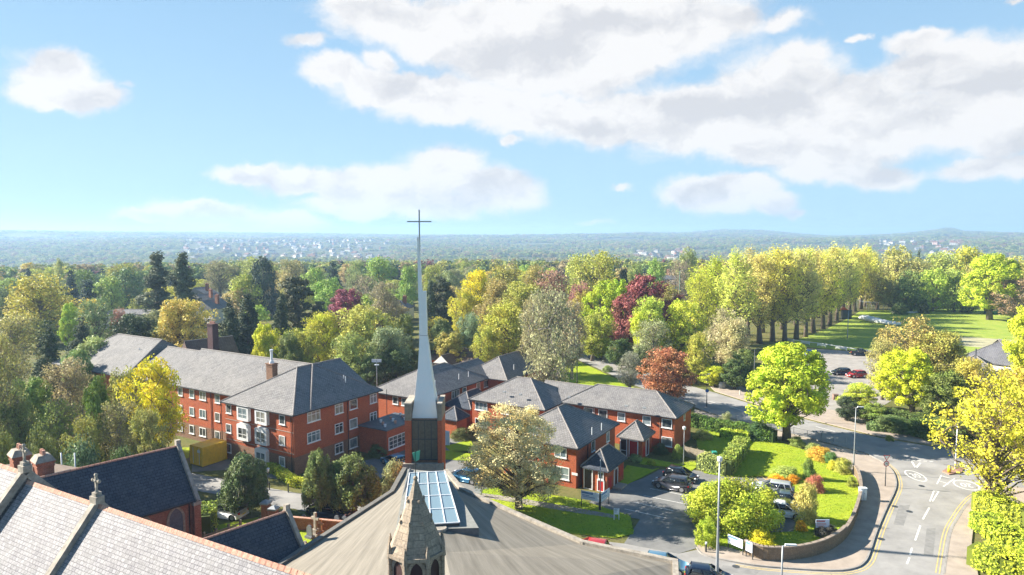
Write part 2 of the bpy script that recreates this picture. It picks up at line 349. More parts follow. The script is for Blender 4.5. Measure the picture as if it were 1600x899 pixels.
# ------------------------------------------------------------------ foliage
def leafmat(name, sat=1.0, rough=.6, trans=.24):
    m, nt, b = mat_new(name); L = nt.links
    oi = nd(nt, 'ShaderNodeObjectInfo'); at = nd(nt, 'ShaderNodeAttribute'); at.attribute_name = 'var'; at.attribute_type = 'GEOMETRY'
    geo = nd(nt, 'ShaderNodeNewGeometry')
    # leaf to leaf brightness and hue
    k = nd(nt, 'ShaderNodeMapRange'); L.new(at.outputs['Fac'], k.inputs[0]); k.inputs[3].default_value = .82; k.inputs[4].default_value = 2.1
    mu = nd(nt, 'ShaderNodeVectorMath', operation='SCALE'); L.new(oi.outputs['Color'], mu.inputs[0]); L.new(k.outputs[0], mu.inputs['Scale'])
    n = nd(nt, 'ShaderNodeTexNoise'); n.inputs['Scale'].default_value = .55; n.inputs['Detail'].default_value = 3; L.new(geo.outputs['Position'], n.inputs['Vector'])
    r = nd(nt, 'ShaderNodeMapRange'); r.inputs[1].default_value = .35; r.inputs[2].default_value = .65; L.new(n.outputs[0], r.inputs[0])
    hs = nd(nt, 'ShaderNodeHueSaturation'); hs.inputs['Saturation'].default_value = sat; L.new(mu.outputs[0], hs.inputs['Color'])
    h2 = nd(nt, 'ShaderNodeMapRange'); L.new(r.outputs[0], h2.inputs[0]); h2.inputs[3].default_value = .485; h2.inputs[4].default_value = .515; L.new(h2.outputs[0], hs.inputs['Hue'])
    L.new(hs.outputs[0], b.inputs['Base Color']); b.inputs['Roughness'].default_value = rough; b.inputs['Specular IOR Level'].default_value = .25
    tr = nd(nt, 'ShaderNodeBsdfTranslucent'); L.new(hs.outputs[0], tr.inputs[0])
    ms = nd(nt, 'ShaderNodeMixShader'); ms.inputs[0].default_value = trans; L.new(b.outputs[0], ms.inputs[1]); L.new(tr.outputs[0], ms.inputs[2])
    out = [x for x in nt.nodes if x.type == 'OUTPUT_MATERIAL'][0]; L.new(ms.outputs[0], out.inputs[0])
    return m
LEAF = leafmat('leaves'); NEEDLE = leafmat('needles', .9, .7, .12)

def leaf_mesh(name, C, N, S, V, mat, asp=.62):
    """C centres, N normals, S sizes, V per leaf variation -> one quad each"""
    n = len(C); rng = np.random.default_rng(5)
    N = N / np.maximum(np.linalg.norm(N, axis=1, keepdims=True), 1e-6)
    R = rng.normal(size=(n, 3)); A = np.cross(N, R); A /= np.maximum(np.linalg.norm(A, axis=1, keepdims=True), 1e-6); B = np.cross(N, A)
    A = A * S[:, None]; B = B * (S * asp)[:, None]
    # a bent pointed leaf clump: rhombus of two triangles
    v = np.stack([C - A, C - B + N * S[:, None] * .12, C + A, C + B + N * S[:, None] * .12], 1).reshape(-1, 3)
    me = bpy.data.meshes.new(name)
    me.vertices.add(4 * n); me.vertices.foreach_set('co', v.astype(np.float32).ravel())
    me.loops.add(4 * n); me.loops.foreach_set('vertex_index', np.arange(4 * n, dtype=np.int32))
    me.polygons.add(n); me.polygons.foreach_set('loop_start', np.arange(0, 4 * n, 4, dtype=np.int32)); me.polygons.foreach_set('loop_total', np.full(n, 4, np.int32))
    me.materials.append(mat)
    a = me.attributes.new('var', 'FLOAT', 'FACE'); a.data.foreach_set('value', V.astype(np.float32))
    me.update(calc_edges=True); return me

def env_r(kind, t):
    t = max(0., min(1., t))
    if kind == 'broad': return math.sqrt(max(0, 1 - ((t - .42) / .60) ** 2)) if t > .05 else .3
    if kind == 'oval': return math.sqrt(max(0, 1 - ((t - .5) / .52) ** 2)) ** .8
    if kind == 'tall': return max(.12, math.sin(math.pi * min(1, (t * .9 + .1))) ** .6) if t < .97 else .2
    if kind == 'conifer': return (1 - t) ** .85 * .97 + .03
    if kind == 'spruce': return (1 - t) ** .7 * (.82 + .18 * math.sin(t * 55))
    if kind == 'redwood': return max(.08, (1 - t) ** .45 * (.68 + .32 * math.sin(t * 19 + 1)))
    if kind == 'cedar': return max(.1, math.sin(math.pi * (t * .8 + .16)) ** .7 * (.8 + .2 * math.sin(t * 30)))
    if kind == 'column': return .85 + .15 * math.sin(t * 9) if t < .85 else max(.05, (1 - t) / .15) * .85
    if kind == 'mound': return math.sqrt(max(0, 1 - t * t))
    if kind == 'dome': return math.sqrt(max(0, 1 - ((t - .25) / .76) ** 2)) if t > .25 else .97
    return 1
def make_tree(seed, env='broad', clumps=90, leaves=9000, lsize=.16, t0=.18, csz=.16, fill=.55, flat=.75, limbs=40, twigs=0, droop=0, trunk_r=.032, wood=BARK, lean=0.03,
              mat=LEAF, outward=.75, H=10., W=8., stems=1, hang=0, bunch=.55):
    rng = np.random.default_rng(seed); pr = random.Random(seed)
    H2 = H * (1 - t0); cs = []
    # lobes make the outline uneven
    lob = [(pr.uniform(0, 6.28), pr.uniform(.1, 1), pr.uniform(.10, .30)) for _ in range(7)]
    k = 0
    while len(cs) < clumps and k < clumps * 30:
        k += 1
        t = pr.random(); r = env_r(env, t)
        if pr.random() > r + .12: continue
        ph = pr.uniform(0, 2 * math.pi)
        w = 1 + sum(a * math.cos(ph - p) * math.exp(-((t - tt) / .3) ** 2) for p, tt, a in lob)
        q = pr.random() ** fill
        rr = r * w * q * W / 2 * .86
        c = (rr * math.cos(ph), rr * math.sin(ph), H * t0 + H2 * (t * .93 + .03))
        if all((c[0] - d[0]) ** 2 + (c[1] - d[1]) ** 2 + (c[2] - d[2]) ** 2 > (csz * W * bunch) ** 2 for d in cs): cs.append(c)
    cs = np.array(cs); K = len(cs)
    mb = MB()
    tops = []
    for s in range(stems):
        ox = 0 if stems == 1 else pr.uniform(-.1, .1) * W; oy = 0 if stems == 1 else pr.uniform(-.1, .1) * W
        tp = [Vector((ox * .3, oy * .3, -.3))] + [Vector((ox * (i / 5) * 2 + pr.uniform(-lean, lean) * H * .5, oy * (i / 5) * 2 + pr.uniform(-lean, lean) * H * .5, H * (t0 + (1 - t0) * .8) * i / 5)) for i in range(1, 6)]
        tr = trunk_r * H / math.sqrt(stems)
        mb.tube(tp, [tr * 1.5, tr * 1.0, tr * .85, tr * .6, tr * .38, tr * .12], 8); tops.append(tp)
    ends = []
    order = sorted(range(K), key=lambda i: -math.hypot(cs[i][0], cs[i][1]) - pr.random() * W * .3)
    nodes = []
    for i in order[:limbs]:
        c = Vector(cs[i]); tp = tops[pr.randrange(len(tops))]
        hz = max(H * t0 * .75, c.z - (math.hypot(c.x, c.y) * pr.uniform(.55, 1.0)) - .03 * H)
        if env in ('conifer', 'spruce', 'redwood'): hz = min(c.z + .02 * H, H * .9)
        zz = hz / (H * (t0 + (1 - t0) * .8)) * 5; a = int(max(0, min(4, zz))); f = max(0, min(1, zz - a)); st = tp[a].lerp(tp[a + 1], f)
        if nodes and pr.random() < .45 and env not in ('conifer', 'spruce'):
            st = min(nodes, key=lambda q: (q - c).length); 
        mid = st.lerp(c, .5) + Vector((pr.uniform(-1, 1), pr.uniform(-1, 1), pr.uniform(0, 1.4))) * .035 * W
        l = (c - st).length; r0 = max(.05, trunk_r * H * .42 * (1 - .5 * c.z / H)) * min(1, l / (.35 * W) + .25)
        m1 = st.lerp(mid, .5) + Vector((pr.uniform(-1, 1), pr.uniform(-1, 1), 0)) * .012 * W; m2 = mid.lerp(c, .5) + Vector((pr.uniform(-1, 1), pr.uniform(-1, 1), pr.uniform(-1, 1))) * .02 * W
        mb.tube([st, m1, mid, m2, c], [r0, r0 * .8, r0 * .6, r0 * .4, r0 * .2], 5, False); nodes += [mid, m2]
        for _ in range(twigs):
            d = Vector((pr.gauss(0, 1), pr.gauss(0, 1), pr.gauss(.45, .7))).normalized() * csz * W * pr.uniform(.7, 1.5)
            b0 = m2.lerp(c, pr.random()); b1 = b0 + d * .55 + Vector((pr.uniform(-.1, .1), pr.uniform(-.1, .1), pr.uniform(-.05, .05))) * csz * W
            mb.tube([b0, b1, b0 + d], [r0 * .22, r0 * .15, .008], 3, False)
            if hang: 
                for q in range(2): mb.tube([b0 + d * .5, b0 + d * .8 + Vector((0, 0, -hang * .3)), b0 + d + Vector((0, 0, -hang * pr.uniform(.6, 1)))], [.02, .016, .008], 3, False)
    wd = mb
    n = leaves; idx = rng.integers(0, K, n)
    sz = csz * W * rng.uniform(.65, 1.25, K)
    D = rng.normal(size=(n, 3)); D /= np.linalg.norm(D, axis=1, keepdims=True)
    rad = sz[idx] * rng.uniform(.12, 1.0, n) ** .42
    off = D * rad[:, None]; off[:, 2] *= flat
    if hang:                                     # strands that trail down
        off[:, 2] -= np.abs(rng.normal(0, hang, n)) * (np.linalg.norm(cs[idx][:, :2], axis=1) / (W / 2)) 
    Cc = cs[idx] + off
    if droop: Cc[:, 2] -= droop * np.linalg.norm(Cc[:, :2], axis=1)
    if hang: Cc[:, 2] = np.maximum(Cc[:, 2], H * t0 * .8 + rng.uniform(0, .8, n))
    Cc[:, 2] = np.maximum(Cc[:, 2], .05)
    out = Cc - np.array([0, 0, H * (t0 + .35 * (1 - t0))]); out /= np.maximum(np.linalg.norm(out, axis=1, keepdims=True), 1e-6)
    Nn = D * outward + out * .35 + rng.normal(size=(n, 3)) * (.55 if outward > .3 else 1.0) + np.array([0, 0, .25])
    cv = rng.uniform(0, 1, K)
    V = np.clip(.66 * cv[idx] + .34 * rng.uniform(0, 1, n), 0, 1)
    S = lsize * rng.uniform(.6, 1.35, n)
    return leaf_mesh('crown', Cc, Nn, S, V, mat), wd, wood
PROTO = {}
def proto(key, n, **kw):
    L = []
    for i in range(n):
        cm, wd, wood = make_tree(hash(key) % 9973 if False else sum(map(ord, key)) * 7 + i * 131, **kw)
        o = wd.build('trunk', wood, None, smooth=True, uv=False); wm = o.data; bpy.data.objects.remove(o)
        if key == 'bigshrub':                # true the crown up so that it stands centred at its stated width
            n_ = len(cm.vertices); a = np.empty(n_ * 3, np.float32); cm.vertices.foreach_get('co', a); a = a.reshape(-1, 3)
            lo, hi = np.percentile(a, 1.5, axis=0), np.percentile(a, 98.5, axis=0); W_ = kw['W']
            for j in (0, 1): a[:, j] = (a[:, j] - (lo[j] + hi[j]) / 2) * W_ / (hi[j] - lo[j])
            cm.vertices.foreach_set('co', a.ravel()); cm.update()
        L.append((cm, wm))
    PROTO[key] = (L, kw.get('H', 10.), kw.get('W', 8.))
# near, full leaf
proto('maple', 2, env='broad', clumps=210, leaves=27000, lsize=.125, t0=.17, csz=.082, limbs=80, twigs=2, flat=.9, fill=.42, outward=.8, bunch=.42)
proto('golden', 2, env='broad', clumps=190, leaves=8000, lsize=.10, t0=.14, csz=.085, limbs=190, twigs=5, fill=.62, wood=BARKT, outward=.3, trunk_r=.024, flat=.8, bunch=.4)
proto('leafy', 3, env='oval', clumps=110, leaves=13000, lsize=.17, t0=.12, csz=.12, limbs=40, twigs=1, fill=.45)
proto('airy', 3, env='oval', clumps=150, leaves=12000, lsize=.135, t0=.16, csz=.10, limbs=150, twigs=5, fill=.7, wood=BARKT, outward=.3, trunk_r=.026, flat=.9)
proto('bare', 3, env='oval', clumps=150, leaves=6500, lsize=.12, t0=.15, csz=.10, limbs=150, twigs=9, fill=.75, wood=BARKL, outward=.2, trunk_r=.026, flat=.9)
proto('lime', 4, env='tall', clumps=130, leaves=8000, lsize=.17, t0=.20, csz=.13, limbs=130, twigs=6, fill=.7, wood=BARKT, outward=.3, trunk_r=.020, H=22., W=10., flat=1.3)
proto('blossom', 1, env='broad', clumps=230, leaves=42000, lsize=.068, t0=.14, csz=.075, limbs=150, twigs=4, fill=.5, outward=.5, wood=BARK, trunk_r=.022)
proto('conifer', 3, env='conifer', clumps=150, leaves=13000, lsize=.16, t0=.03, csz=.12, limbs=20, fill=.3, mat=NEEDLE, outward=.5, H=14., W=6., flat=1.1, trunk_r=.018)
proto('spruce', 2, env='spruce', clumps=150, leaves=11000, lsize=.15, t0=.05, csz=.10, limbs=30, fill=.45, mat=NEEDLE, outward=.5, H=14., W=6., droop=.25, flat=.6, trunk_r=.018)
proto('redwood', 2, env='redwood', clumps=150, leaves=15000, lsize=.26, t0=.10, csz=.12, limbs=70, fill=.6, mat=NEEDLE, outward=.6, H=24., W=9., flat=.8, trunk_r=.018)
proto('cedar', 2, env='cedar', clumps=120, leaves=15000, lsize=.22, t0=.08, csz=.12, limbs=50, fill=.45, mat=NEEDLE, outward=.7, H=15., W=10., flat=.5, trunk_r=.025)
proto('column', 1, env='column', clumps=90, leaves=7000, lsize=.18, t0=.04, csz=.2, limbs=20, fill=.4, H=16., W=4., trunk_r=.015, flat=1.2)
proto('weeping', 2, env='dome', clumps=110, leaves=24000, lsize=.115, t0=.22, csz=.11, limbs=90, twigs=3, fill=.28, flat=.9, wood=BARKL, hang=.55, H=6., W=6., trunk_r=.045, outward=.6)
proto('shrub', 3, env='mound', clumps=90, leaves=9000, lsize=.075, t0=.0, csz=.13, limbs=12, fill=.4, flat=.8, H=3., W=4., trunk_r=.02)
proto('bigshrub', 1, env='dome', clumps=240, leaves=30000, lsize=.10, t0=.0, csz=.085, limbs=12, fill=.25, flat=.9, H=4.3, W=9., trunk_r=.02, bunch=.4)
proto('midleaf', 4, env='oval', clumps=90, leaves=4600, lsize=.30, t0=.08, csz=.14, limbs=22, fill=.42, H=12., W=11.)
proto('midairy', 4, env='oval', clumps=110, leaves=5200, lsize=.21, t0=.12, csz=.13, limbs=90, twigs=3, fill=.62, H=12., W=10., wood=BARKT, outward=.3)
proto('midbare', 2, env='oval', clumps=110, leaves=2300, lsize=.16, t0=.12, csz=.12, limbs=110, twigs=6, fill=.7, H=12., W=10., wood=BARKL, outward=.2)
proto('midcon', 3, env='conifer', clumps=90, leaves=3600, lsize=.28, t0=.03, csz=.15, limbs=8, fill=.3, mat=NEEDLE, H=14., W=6.)
TREE_N = 0
def tree(kind, x, y, H, W, color, label, name='tree', cat='tree', group=None, z=0.0, rot=None, var=None):
    global TREE_N
    TREE_N += 1; pr = random.Random(TREE_N * 77)
    L, h0, w0 = PROTO[kind]; cm, wm = L[(TREE_N if var is None else var) % len(L)]
    r = empty(name, (x, y, z), pr.uniform(0, 6.28) if rot is None else rot)
    tag(r, label, cat, group)
    w = bpy.data.objects.new('trunk', wm); link(w, r); c = bpy.data.objects.new('crown', cm); link(c, r)
    s = (W / w0, W / w0, H / h0)
    for o in (w, c): o.scale = s
    j = pr.uniform(.93, 1.07)
    c.color = (color[0] * j, color[1] * pr.uniform(.95, 1.05), color[2] * j, 1); w.color = c.color
    return r
def TP(kind, px, top, Y, wpx, color, label, **kw):
    """place a tree by its column, the row of its tip, its distance and its width in the photo"""
    H = HT(top, Y); W = wpx * Y / F
    return tree(kind, XT(px, Y, H * .5), Y, H - kw.get('z', 0), W * 1.08, color, label, **kw)
# ------------------------------------------------------------------ terrain, one sheet to the horizon
SK = [(-400, 362), (0, 359), (150, 361), (300, 362), (500, 364), (700, 367), (860, 369), (930, 366), (1000, 362), (1060, 363), (1130, 358), (1190, 359), (1240, 364), (1300, 368), (1370, 366), (1430, 362), (1462, 358), (1478, 355), (1500, 360), (1560, 362), (1640, 364), (2000, 364)]
SKA = [math.atan((p - 800) / F) for p, _ in SK]; SKH = [(HZ - y) for _, y in SK]
def sm(a, b, x):
    t = max(0., min(1., (x - a) / (b - a))); return t * t * (3 - 2 * t)
def terr(x, y):
    d = math.hypot(x, y); az = math.atan2(x, y)
    z = -34 * sm(430, 1250, d)
    if d > 900:
        z += 7 * math.sin(x * .0021 + 1.3) * math.sin(y * .0017) * sm(900, 1600, d)
        z += 3 * math.sin(x * .007 + y * .004) * sm(900, 1600, d)
    z += 30 * sm(1700, 3700, d)
    D = 6500.
    hill = np.interp(az, SKA, SKH) / F * D * math.cos(az) + 30 - 14
    k = sm(3200, D, d)
    z = z * (1 - k) + hill * k
    if d > D: z -= 60 * sm(D, 8200, d)
    # a nearer, lower fold of land
    z += 16 * math.exp(-((d - 4600) / 500.) ** 2) * (.5 + .5 * math.sin(az * 9 + 1))
    return z
def build_terrain():
    rs = [0.5, 15, 40, 80, 140, 220, 300, 380, 430] + list(np.geomspace(470, 8300, 70))
    azs = [math.radians(a) for a in list(np.arange(-60, 60, .75)) + list(np.arange(60, 300, 10))]
    n = len(azs); vs = []; fs = []
    for r in rs:
        for a in azs:
            x, y = r * math.sin(a), r * math.cos(a); vs.append((x, y, terr(x, y)))
    for i in range(len(rs) - 1):
        for j in range(n):
            fs.append((i * n + j, i * n + (j + 1) % n, (i + 1) * n + (j + 1) % n, (i + 1) * n + j))
    vs.append((0, 0, 0)); c = len(vs) - 1
    fs += [(c, (j + 1) % n, j) for j in range(n)]
    fs = [f[::-1] for f in fs]
    mb = MB(); mb.v = vs; mb.f = fs; mb.m = [0] * len(fs)
    o = mb.build('ground', TERR, uv=False, smooth=True); tag(o, kind='structure')
m, nt, b = mat_new('countryside'); b.inputs['Roughness'].default_value = .95; b.inputs['Specular IOR Level'].default_value = .1
geo = nd(nt, 'ShaderNodeNewGeometry'); 
v = nd(nt, 'ShaderNodeTexVoronoi'); v.inputs['Scale'].default_value = .0042; nt.links.new(geo.outputs['Position'], v.inputs['Vector'])
cr = nd(nt, 'ShaderNodeValToRGB'); nt.links.new(v.outputs['Color'], cr.inputs[0])
e = cr.color_ramp.elements; e[0].position = .2; e[0].color = (.06, .085, .03, 1); e[1].position = .8; e[1].color = (.13, .15, .05, 1)
q = e.new(.5); q.color = (.09, .10, .04, 1)
n_ = nd(nt, 'ShaderNodeTexNoise'); n_.inputs['Scale'].default_value = .35; n_.inputs['Detail'].default_value = 9; n_.inputs['Roughness'].default_value = .7; nt.links.new(geo.outputs['Position'], n_.inputs['Vector'])
r_ = nd(nt, 'ShaderNodeMapRange'); r_.inputs[1].default_value = .35; r_.inputs[2].default_value = .65; nt.links.new(n_.outputs[0], r_.inputs[0])
mx_ = nd(nt, 'ShaderNodeMix', data_type='RGBA'); nt.links.new(r_.outputs[0], mx_.inputs[0]); nt.links.new(cr.outputs[0], mx_.inputs[6]); mx_.inputs[7].default_value = (.10, .085, .04, 1)
nt.links.new(mx_.outputs[2], b.inputs['Base Color']); TERR = m
build_terrain()

# haze: one even box of air round the whole scene
def build_haze():
    m = bpy.data.materials.new('haze_air'); m.use_nodes = True; nt = m.node_tree; nt.nodes.clear()
    out = nd(nt, 'ShaderNodeOutputMaterial'); pv = nd(nt, 'ShaderNodeVolumePrincipled'); nt.links.new(pv.outputs[0], out.inputs['Volume'])
    pv.inputs['Color'].default_value = (.46, .68, 1.0, 1); pv.inputs['Density'].default_value = 0.00023; pv.inputs['Anisotropy'].default_value = .2
    mb = MB(); mb.box((0, 0, 17), (17800, 17800, 180)); o = mb.build('haze', m, uv=False); tag(o, kind='stuff')
build_haze()

# ------------------------------------------------------------------ sheets and slabs
def sheet(name, pts, z, mat, kind='structure', parent=None, thick=None):
    mb = MB(); P = [(p[0], p[1]) for p in pts]
    if thick is None:
        hi = [Vector((p[0], p[1], z)) for p in P]
        for t in tessellate_polygon([hi]):
            a, b_, c = (hi[i] for i in t)
            mb.add(hi, [tuple(t) if (b_ - a).cross(c - a).z > 0 else tuple(t)[::-1]])
    else: mb.prism(P, z - thick, z)
    o = mb.build(name, mat, parent); 
    if parent is None: tag(o, kind=kind)
    return o
def GP(*pp): return [G(a, b, 0) for a, b in pp]
def dup_smooth(pts, k=3):                    # rounds a chain of points
    out = []
    n = len(pts)
    for i in range(n - 1):
        p0 = pts[max(i - 1, 0)]; p1 = pts[i]; p2 = pts[i + 1]; p3 = pts[min(i + 2, n - 1)]
        for j in range(k):
            t = j / k
            out.append(.5 * ((2 * p1) + (p2 - p0) * t + (2 * p0 - 5 * p1 + 4 * p2 - p3) * t * t + (3 * p1 - p0 - 3 * p2 + p3) * t ** 3))
    out.append(pts[-1]); return out
# rough ground of the built-up area, then roads, pavements and lawns each a step above
sheet('undergrowth', [(-220, 25), (-60, 20), (150, 20), (190, 60), (150, 120), (110, 180), (60, 330), (-220, 330)], .01, EARTH)
farL = [G(*p) for p in [(1700, 742), (1600, 722), (1480, 702), (1375, 685), (1282, 662), (1200, 640), (1117, 614), (1060, 598), (985, 572), (940, 556), (905, 544)]]
nearL = [G(*p) for p in [(870, 549), (930, 574), (985, 600), (1060, 628), (1112, 647), (1200, 669), (1300, 695), (1350, 708), (1378, 722)]]
kerbL = dup_smooth([G(*p) for p in [(1378, 722), (1392, 734), (1399, 748), (1399, 765), (1385, 795), (1370, 830), (1360, 860), (1352, 878), (1335, 889), (1295, 893), (1200, 887), (1150, 880), (1112, 872), (1096, 866), (1089, 857)]], 3)
kerbR = dup_smooth([G(*p) for p in [(1475, 899), (1482, 850), (1487, 830), (1495, 815), (1510, 792), (1528, 775), (1560, 762), (1620, 768), (1720, 800)]], 3)
side = [G(1475, 899), G(1470, 960), G(1330, 1020), G(1000, 1010), G(760, 960)]
roadW = [G(560, 812), G(440, 788), G(312, 768), G(250, 756)]
roadW2 = [G(250, 738), G(420, 766), G(560, 790), G(700, 812), G(830, 832), G(900, 842), G(975, 850)]
entry = [G(1030, 858), G(1060, 866)]
ROAD = farL + nearL[:-1] + kerbL[:-1] + [G(1060, 866), G(975, 850), G(900, 842), G(830, 832), G(700, 812), G(560, 788), G(420, 763), G(312, 742), G(200, 722), G(190, 742), G(312, 768), G(440, 792), G(560, 816), G(760, 870), G(1000, 960), G(1250, 1040), G(1478, 960)] + kerbR
sheet('road', ROAD, .03, ASPHALT)
cpk = GP((975, 850), (985, 835), (1000, 812), (905, 795), (955, 765), (1005, 748), (1030, 735), (1060, 732), (1098, 737), (1130, 745), (1205, 748), (1250, 765), (1240, 838), (1085, 840), (1089, 857), (1060, 866))
sheet('car_park', cpk, .036, ASPHALTD)
# pavements (0.14 m above the road, with kerb)
pavL = [G(*p) for p in [(1085, 640), (1112, 649), (1200, 671), (1300, 697), (1350, 710), (1376, 723)]] + kerbL[1:] + GP((1092, 848), (1140, 858), (1165, 866), (1200, 877), (1232, 877), (1267, 871), (1298, 860), (1320, 843), (1333, 820), (1342, 793), (1345, 773), (1341, 752), (1330, 740), (1300, 722), (1270, 706), (1235, 690), (1200, 684), (1130, 668), (1085, 654))
sheet('pavement', pavL, .14, PAVE, thick=.13)
mbk = MB()
for ch in (nearL[3:] + kerbL[1:], kerbR):
    for a, b2 in zip(ch[:-1], ch[1:]):
        d = (b2 - a); 
        if d.length < .02: continue
        c = (a + b2) / 2; d.normalize()
        mbk.box((c.x, c.y, .085), ((b2 - a).length + .02, .16, .13), (d, Vector((-d.y, d.x, 0)), Vector((0, 0, 1))))
tag(mbk.build('kerb', KERB), kind='structure')
pavR = kerbR + GP((1760, 900), (1560, 899), (1522, 899), (1520, 840), (1526, 800), (1545, 785)) [:0] + GP((1720, 830), (1620, 800), (1545, 790), (1522, 815), (1518, 850), (1528, 899), (1535, 960), (1470, 960))
sheet('pavement', pavR, .14, PAVE, thick=.13)
pavF = [G(*p) for p in [(1282, 660), (1375, 683), (1480, 700), (1600, 720), (1600, 700), (1480, 682), (1390, 662), (1330, 648), (1290, 640), (1200, 622), (1120, 590), (1100, 580), (1090, 585), (1117, 612), (1200, 638)]]
sheet('pavement', pavF, .14, PAVE, thick=.13)
sheet('path', GP((905, 544), (940, 556), (985, 572), (1060, 598), (1060, 588), (985, 560), (940, 544), (905, 534)), .06, PATHM)
# drive to the sports ground and its car park
sheet('car_park', GP((1262, 545), (1340, 550), (1430, 556), (1440, 600), (1370, 640), (1290, 645), (1225, 640), (1268, 620), (1255, 590), (1215, 560)), .045, plain('gravel_tarmac', (.30, .275, .25), .95, var=.22, scale=.5, c2=(.40, .37, .34), obj=False, detail=12))
# cricket field and the striped avenue lawn
sheet('field', GP((1185, 542), (1262, 543), (1340, 549), (1440, 556), (1560, 560), (1900, 585), (1800, 480), (1560, 482), (1420, 484), (1345, 486), (1325, 498), (1290, 515), (1250, 530)), .05, FIELD)
mbp = plain('worn_pitch', (.40, .37, .22), .95, var=.2, scale=.4, obj=False)
sheet('cricket_square', GP((1440, 536), (1590, 548), (1640, 536), (1500, 526)), .056, mbp)
# verge by the far road
sheet('verge', GP((878, 553), (930, 577), (985, 603), (1000, 612), (930, 606), (880, 600), (850, 570)), .05, LAWN)
# lawns round the houses
lawnA = GP((1088, 690), (1100, 668), (1150, 676), (1210, 690), (1262, 706), (1300, 724), (1330, 741), (1341, 752), (1345, 773), (1341, 793), (1332, 820), (1319, 843), (1297, 860), (1266, 871), (1232, 876), (1200, 876), (1165, 865), (1140, 857), (1095, 846), (1105, 838), (1240, 832), (1248, 800), (1235, 768), (1200, 745), (1130, 745), (1100, 740))
sheet('lawn', lawnA, .10, LAWN, thick=.08)
sheet('lawn', GP((755, 766), (790, 762), (905, 782), (985, 808), (990, 835), (960, 842), (870, 832), (800, 805), (745, 782)), .09, LAWN, thick=.06)
sheet('path', GP((752, 772), (800, 778), (900, 795), (960, 806), (965, 812), (900, 803), (800, 786), (748, 778)), .11, PATHM)
sheet('lawn', GP((980, 728), (1020, 735), (1030, 732), (1000, 748), (975, 760), (962, 752)), .09, LAWN, thick=.06)
sheet('lawn', GP((1005, 716), (1060, 726), (1085, 722), (1092, 728), (1080, 737), (1040, 730), (1000, 726)), .09, LAWN, thick=.06)
sheet('lawn', GP((695, 698), (735, 688), (748, 712), (705, 706)), .09, LAWN, thick=.06)
sheet('lawn', GP((692, 705), (735, 706), (735, 722), (690, 718)), .09, LAWN, thick=.06)
sheet('lawn', GP((300, 830), (420, 806), (445, 812), (425, 835), (310, 860)), .09, LAWN, thick=.06)
sheet('lawn', GP((445, 815), (560, 815), (560, 870), (445, 880)), .09, LAWN, thick=.06)
sheet('lawn', GP((225, 705), (296, 700), (296, 716), (235, 728)), .09, LAWN, thick=.06)
sheet('courtyard', GP((600, 745), (560, 770), (480, 757), (350, 735), (300, 738), (300, 700), (345, 715), (457, 752), (600, 712), (700, 685), (735, 690), (738, 728), (760, 762), (800, 805), (720, 800)), .034, ASPHALTD)

# ------------------------------------------------------------------ road markings
def quad(mb, pts, z=.036): mb.poly([(p[0], p[1], z) for p in pts])
def stripe(mb, pts, w, z=.036, closed=False):
    pts = [Vector((p[0], p[1], 0)) for p in pts]
    if closed: pts = pts + pts[:1]
    for a, b2 in zip(pts[:-1], pts[1:]):
        d = b2 - a
        if d.length < 1e-3: continue
        d.normalize(); n = Vector((-d.y, d.x, 0)) * w / 2; e2 = d * w * .12
        quad(mb, [a - n - e2, b2 - n + e2, b2 + n + e2, a + n - e2], z)
mw = MB()
for a, b2 in [((1452, 794), (1442, 812)), ((1438, 822), (1430, 845)), ((1425, 857), (1422, 868)), ((1421, 872), (1417, 882))]:
    stripe(mw, GP(a, b2), .16)
stripe(mw, GP((1471, 743), (1464, 757)), .14); stripe(mw, GP((1492, 748), (1474, 761)), .14); stripe(mw, GP((1471, 744), (1488, 749)), .12); stripe(mw, GP((1467, 752), (1479, 755.5)), .12)
stripe(mw, GP((1459.5, 767), (1453, 784)), .14); stripe(mw, GP((1467, 768), (1457, 784)), .14); stripe(mw, GP((1459, 767), (1467, 768.5)), .12)
stripe(mw, GP((1425, 722), (1431, 732)), .22); stripe(mw, GP((1431, 732), (1438, 724)), .22); 
stripe(mw, GP((1508, 727), (1519, 730)), .2); stripe(mw, GP((1519, 730), (1507, 736)), .2)
for k in range(6): 
    a = G(1405, 719).lerp(G(1462, 722), k / 6); b2 = G(1405, 719).lerp(G(1462, 722), (k + .55) / 6); stripe(mw, [a, b2], .16)
for (x0, y0, x1, y1) in [(1110, 628, 1128, 633), (1140, 636, 1160, 642), (1235, 655, 1262, 662), (1275, 667, 1305, 675)]: stripe(mw, GP((x0, y0), (x1, y1)), .14)
def glyphs(txt, size):
    cu = bpy.data.curves.new('t', 'FONT'); cu.body = txt; cu.size = size; cu.align_x = 'CENTER'; cu.align_y = 'CENTER'; cu.resolution_u = 3
    o = bpy.data.objects.new('t', cu); col.objects.link(o); bpy.context.view_layer.update()
    me = o.to_mesh(); vs = [tuple(v.co) for v in me.vertices]; fs = [tuple(p.vertices) for p in me.polygons]
    o.to_mesh_clear(); bpy.data.objects.remove(o); return vs, fs
def ground_text(mb, txt, c, size, ang, z, sx=1, sy=1):
    vs, fs = glyphs(txt, size); ca, sa = math.cos(ang), math.sin(ang)
    mb.add([(c.x + sx * v[0] * ca - sy * v[1] * sa, c.y + sx * v[0] * sa + sy * v[1] * ca, z) for v in vs], fs)
def ring(mb, c, rx, ry, w, ang, z, n=40):
    ca, sa = math.cos(ang), math.sin(ang)
    P = lambda r, t: (c.x + (rx - r) * math.cos(t) * ca - (ry - r) * math.sin(t) * sa, c.y + (rx - r) * math.cos(t) * sa + (ry - r) * math.sin(t) * ca, z)
    for i in range(n):
        a, b2 = 2 * math.pi * i / n, 2 * math.pi * (i + 1) / n
        mb.poly([P(w, a), P(0, a), P(0, b2), P(w, b2)])
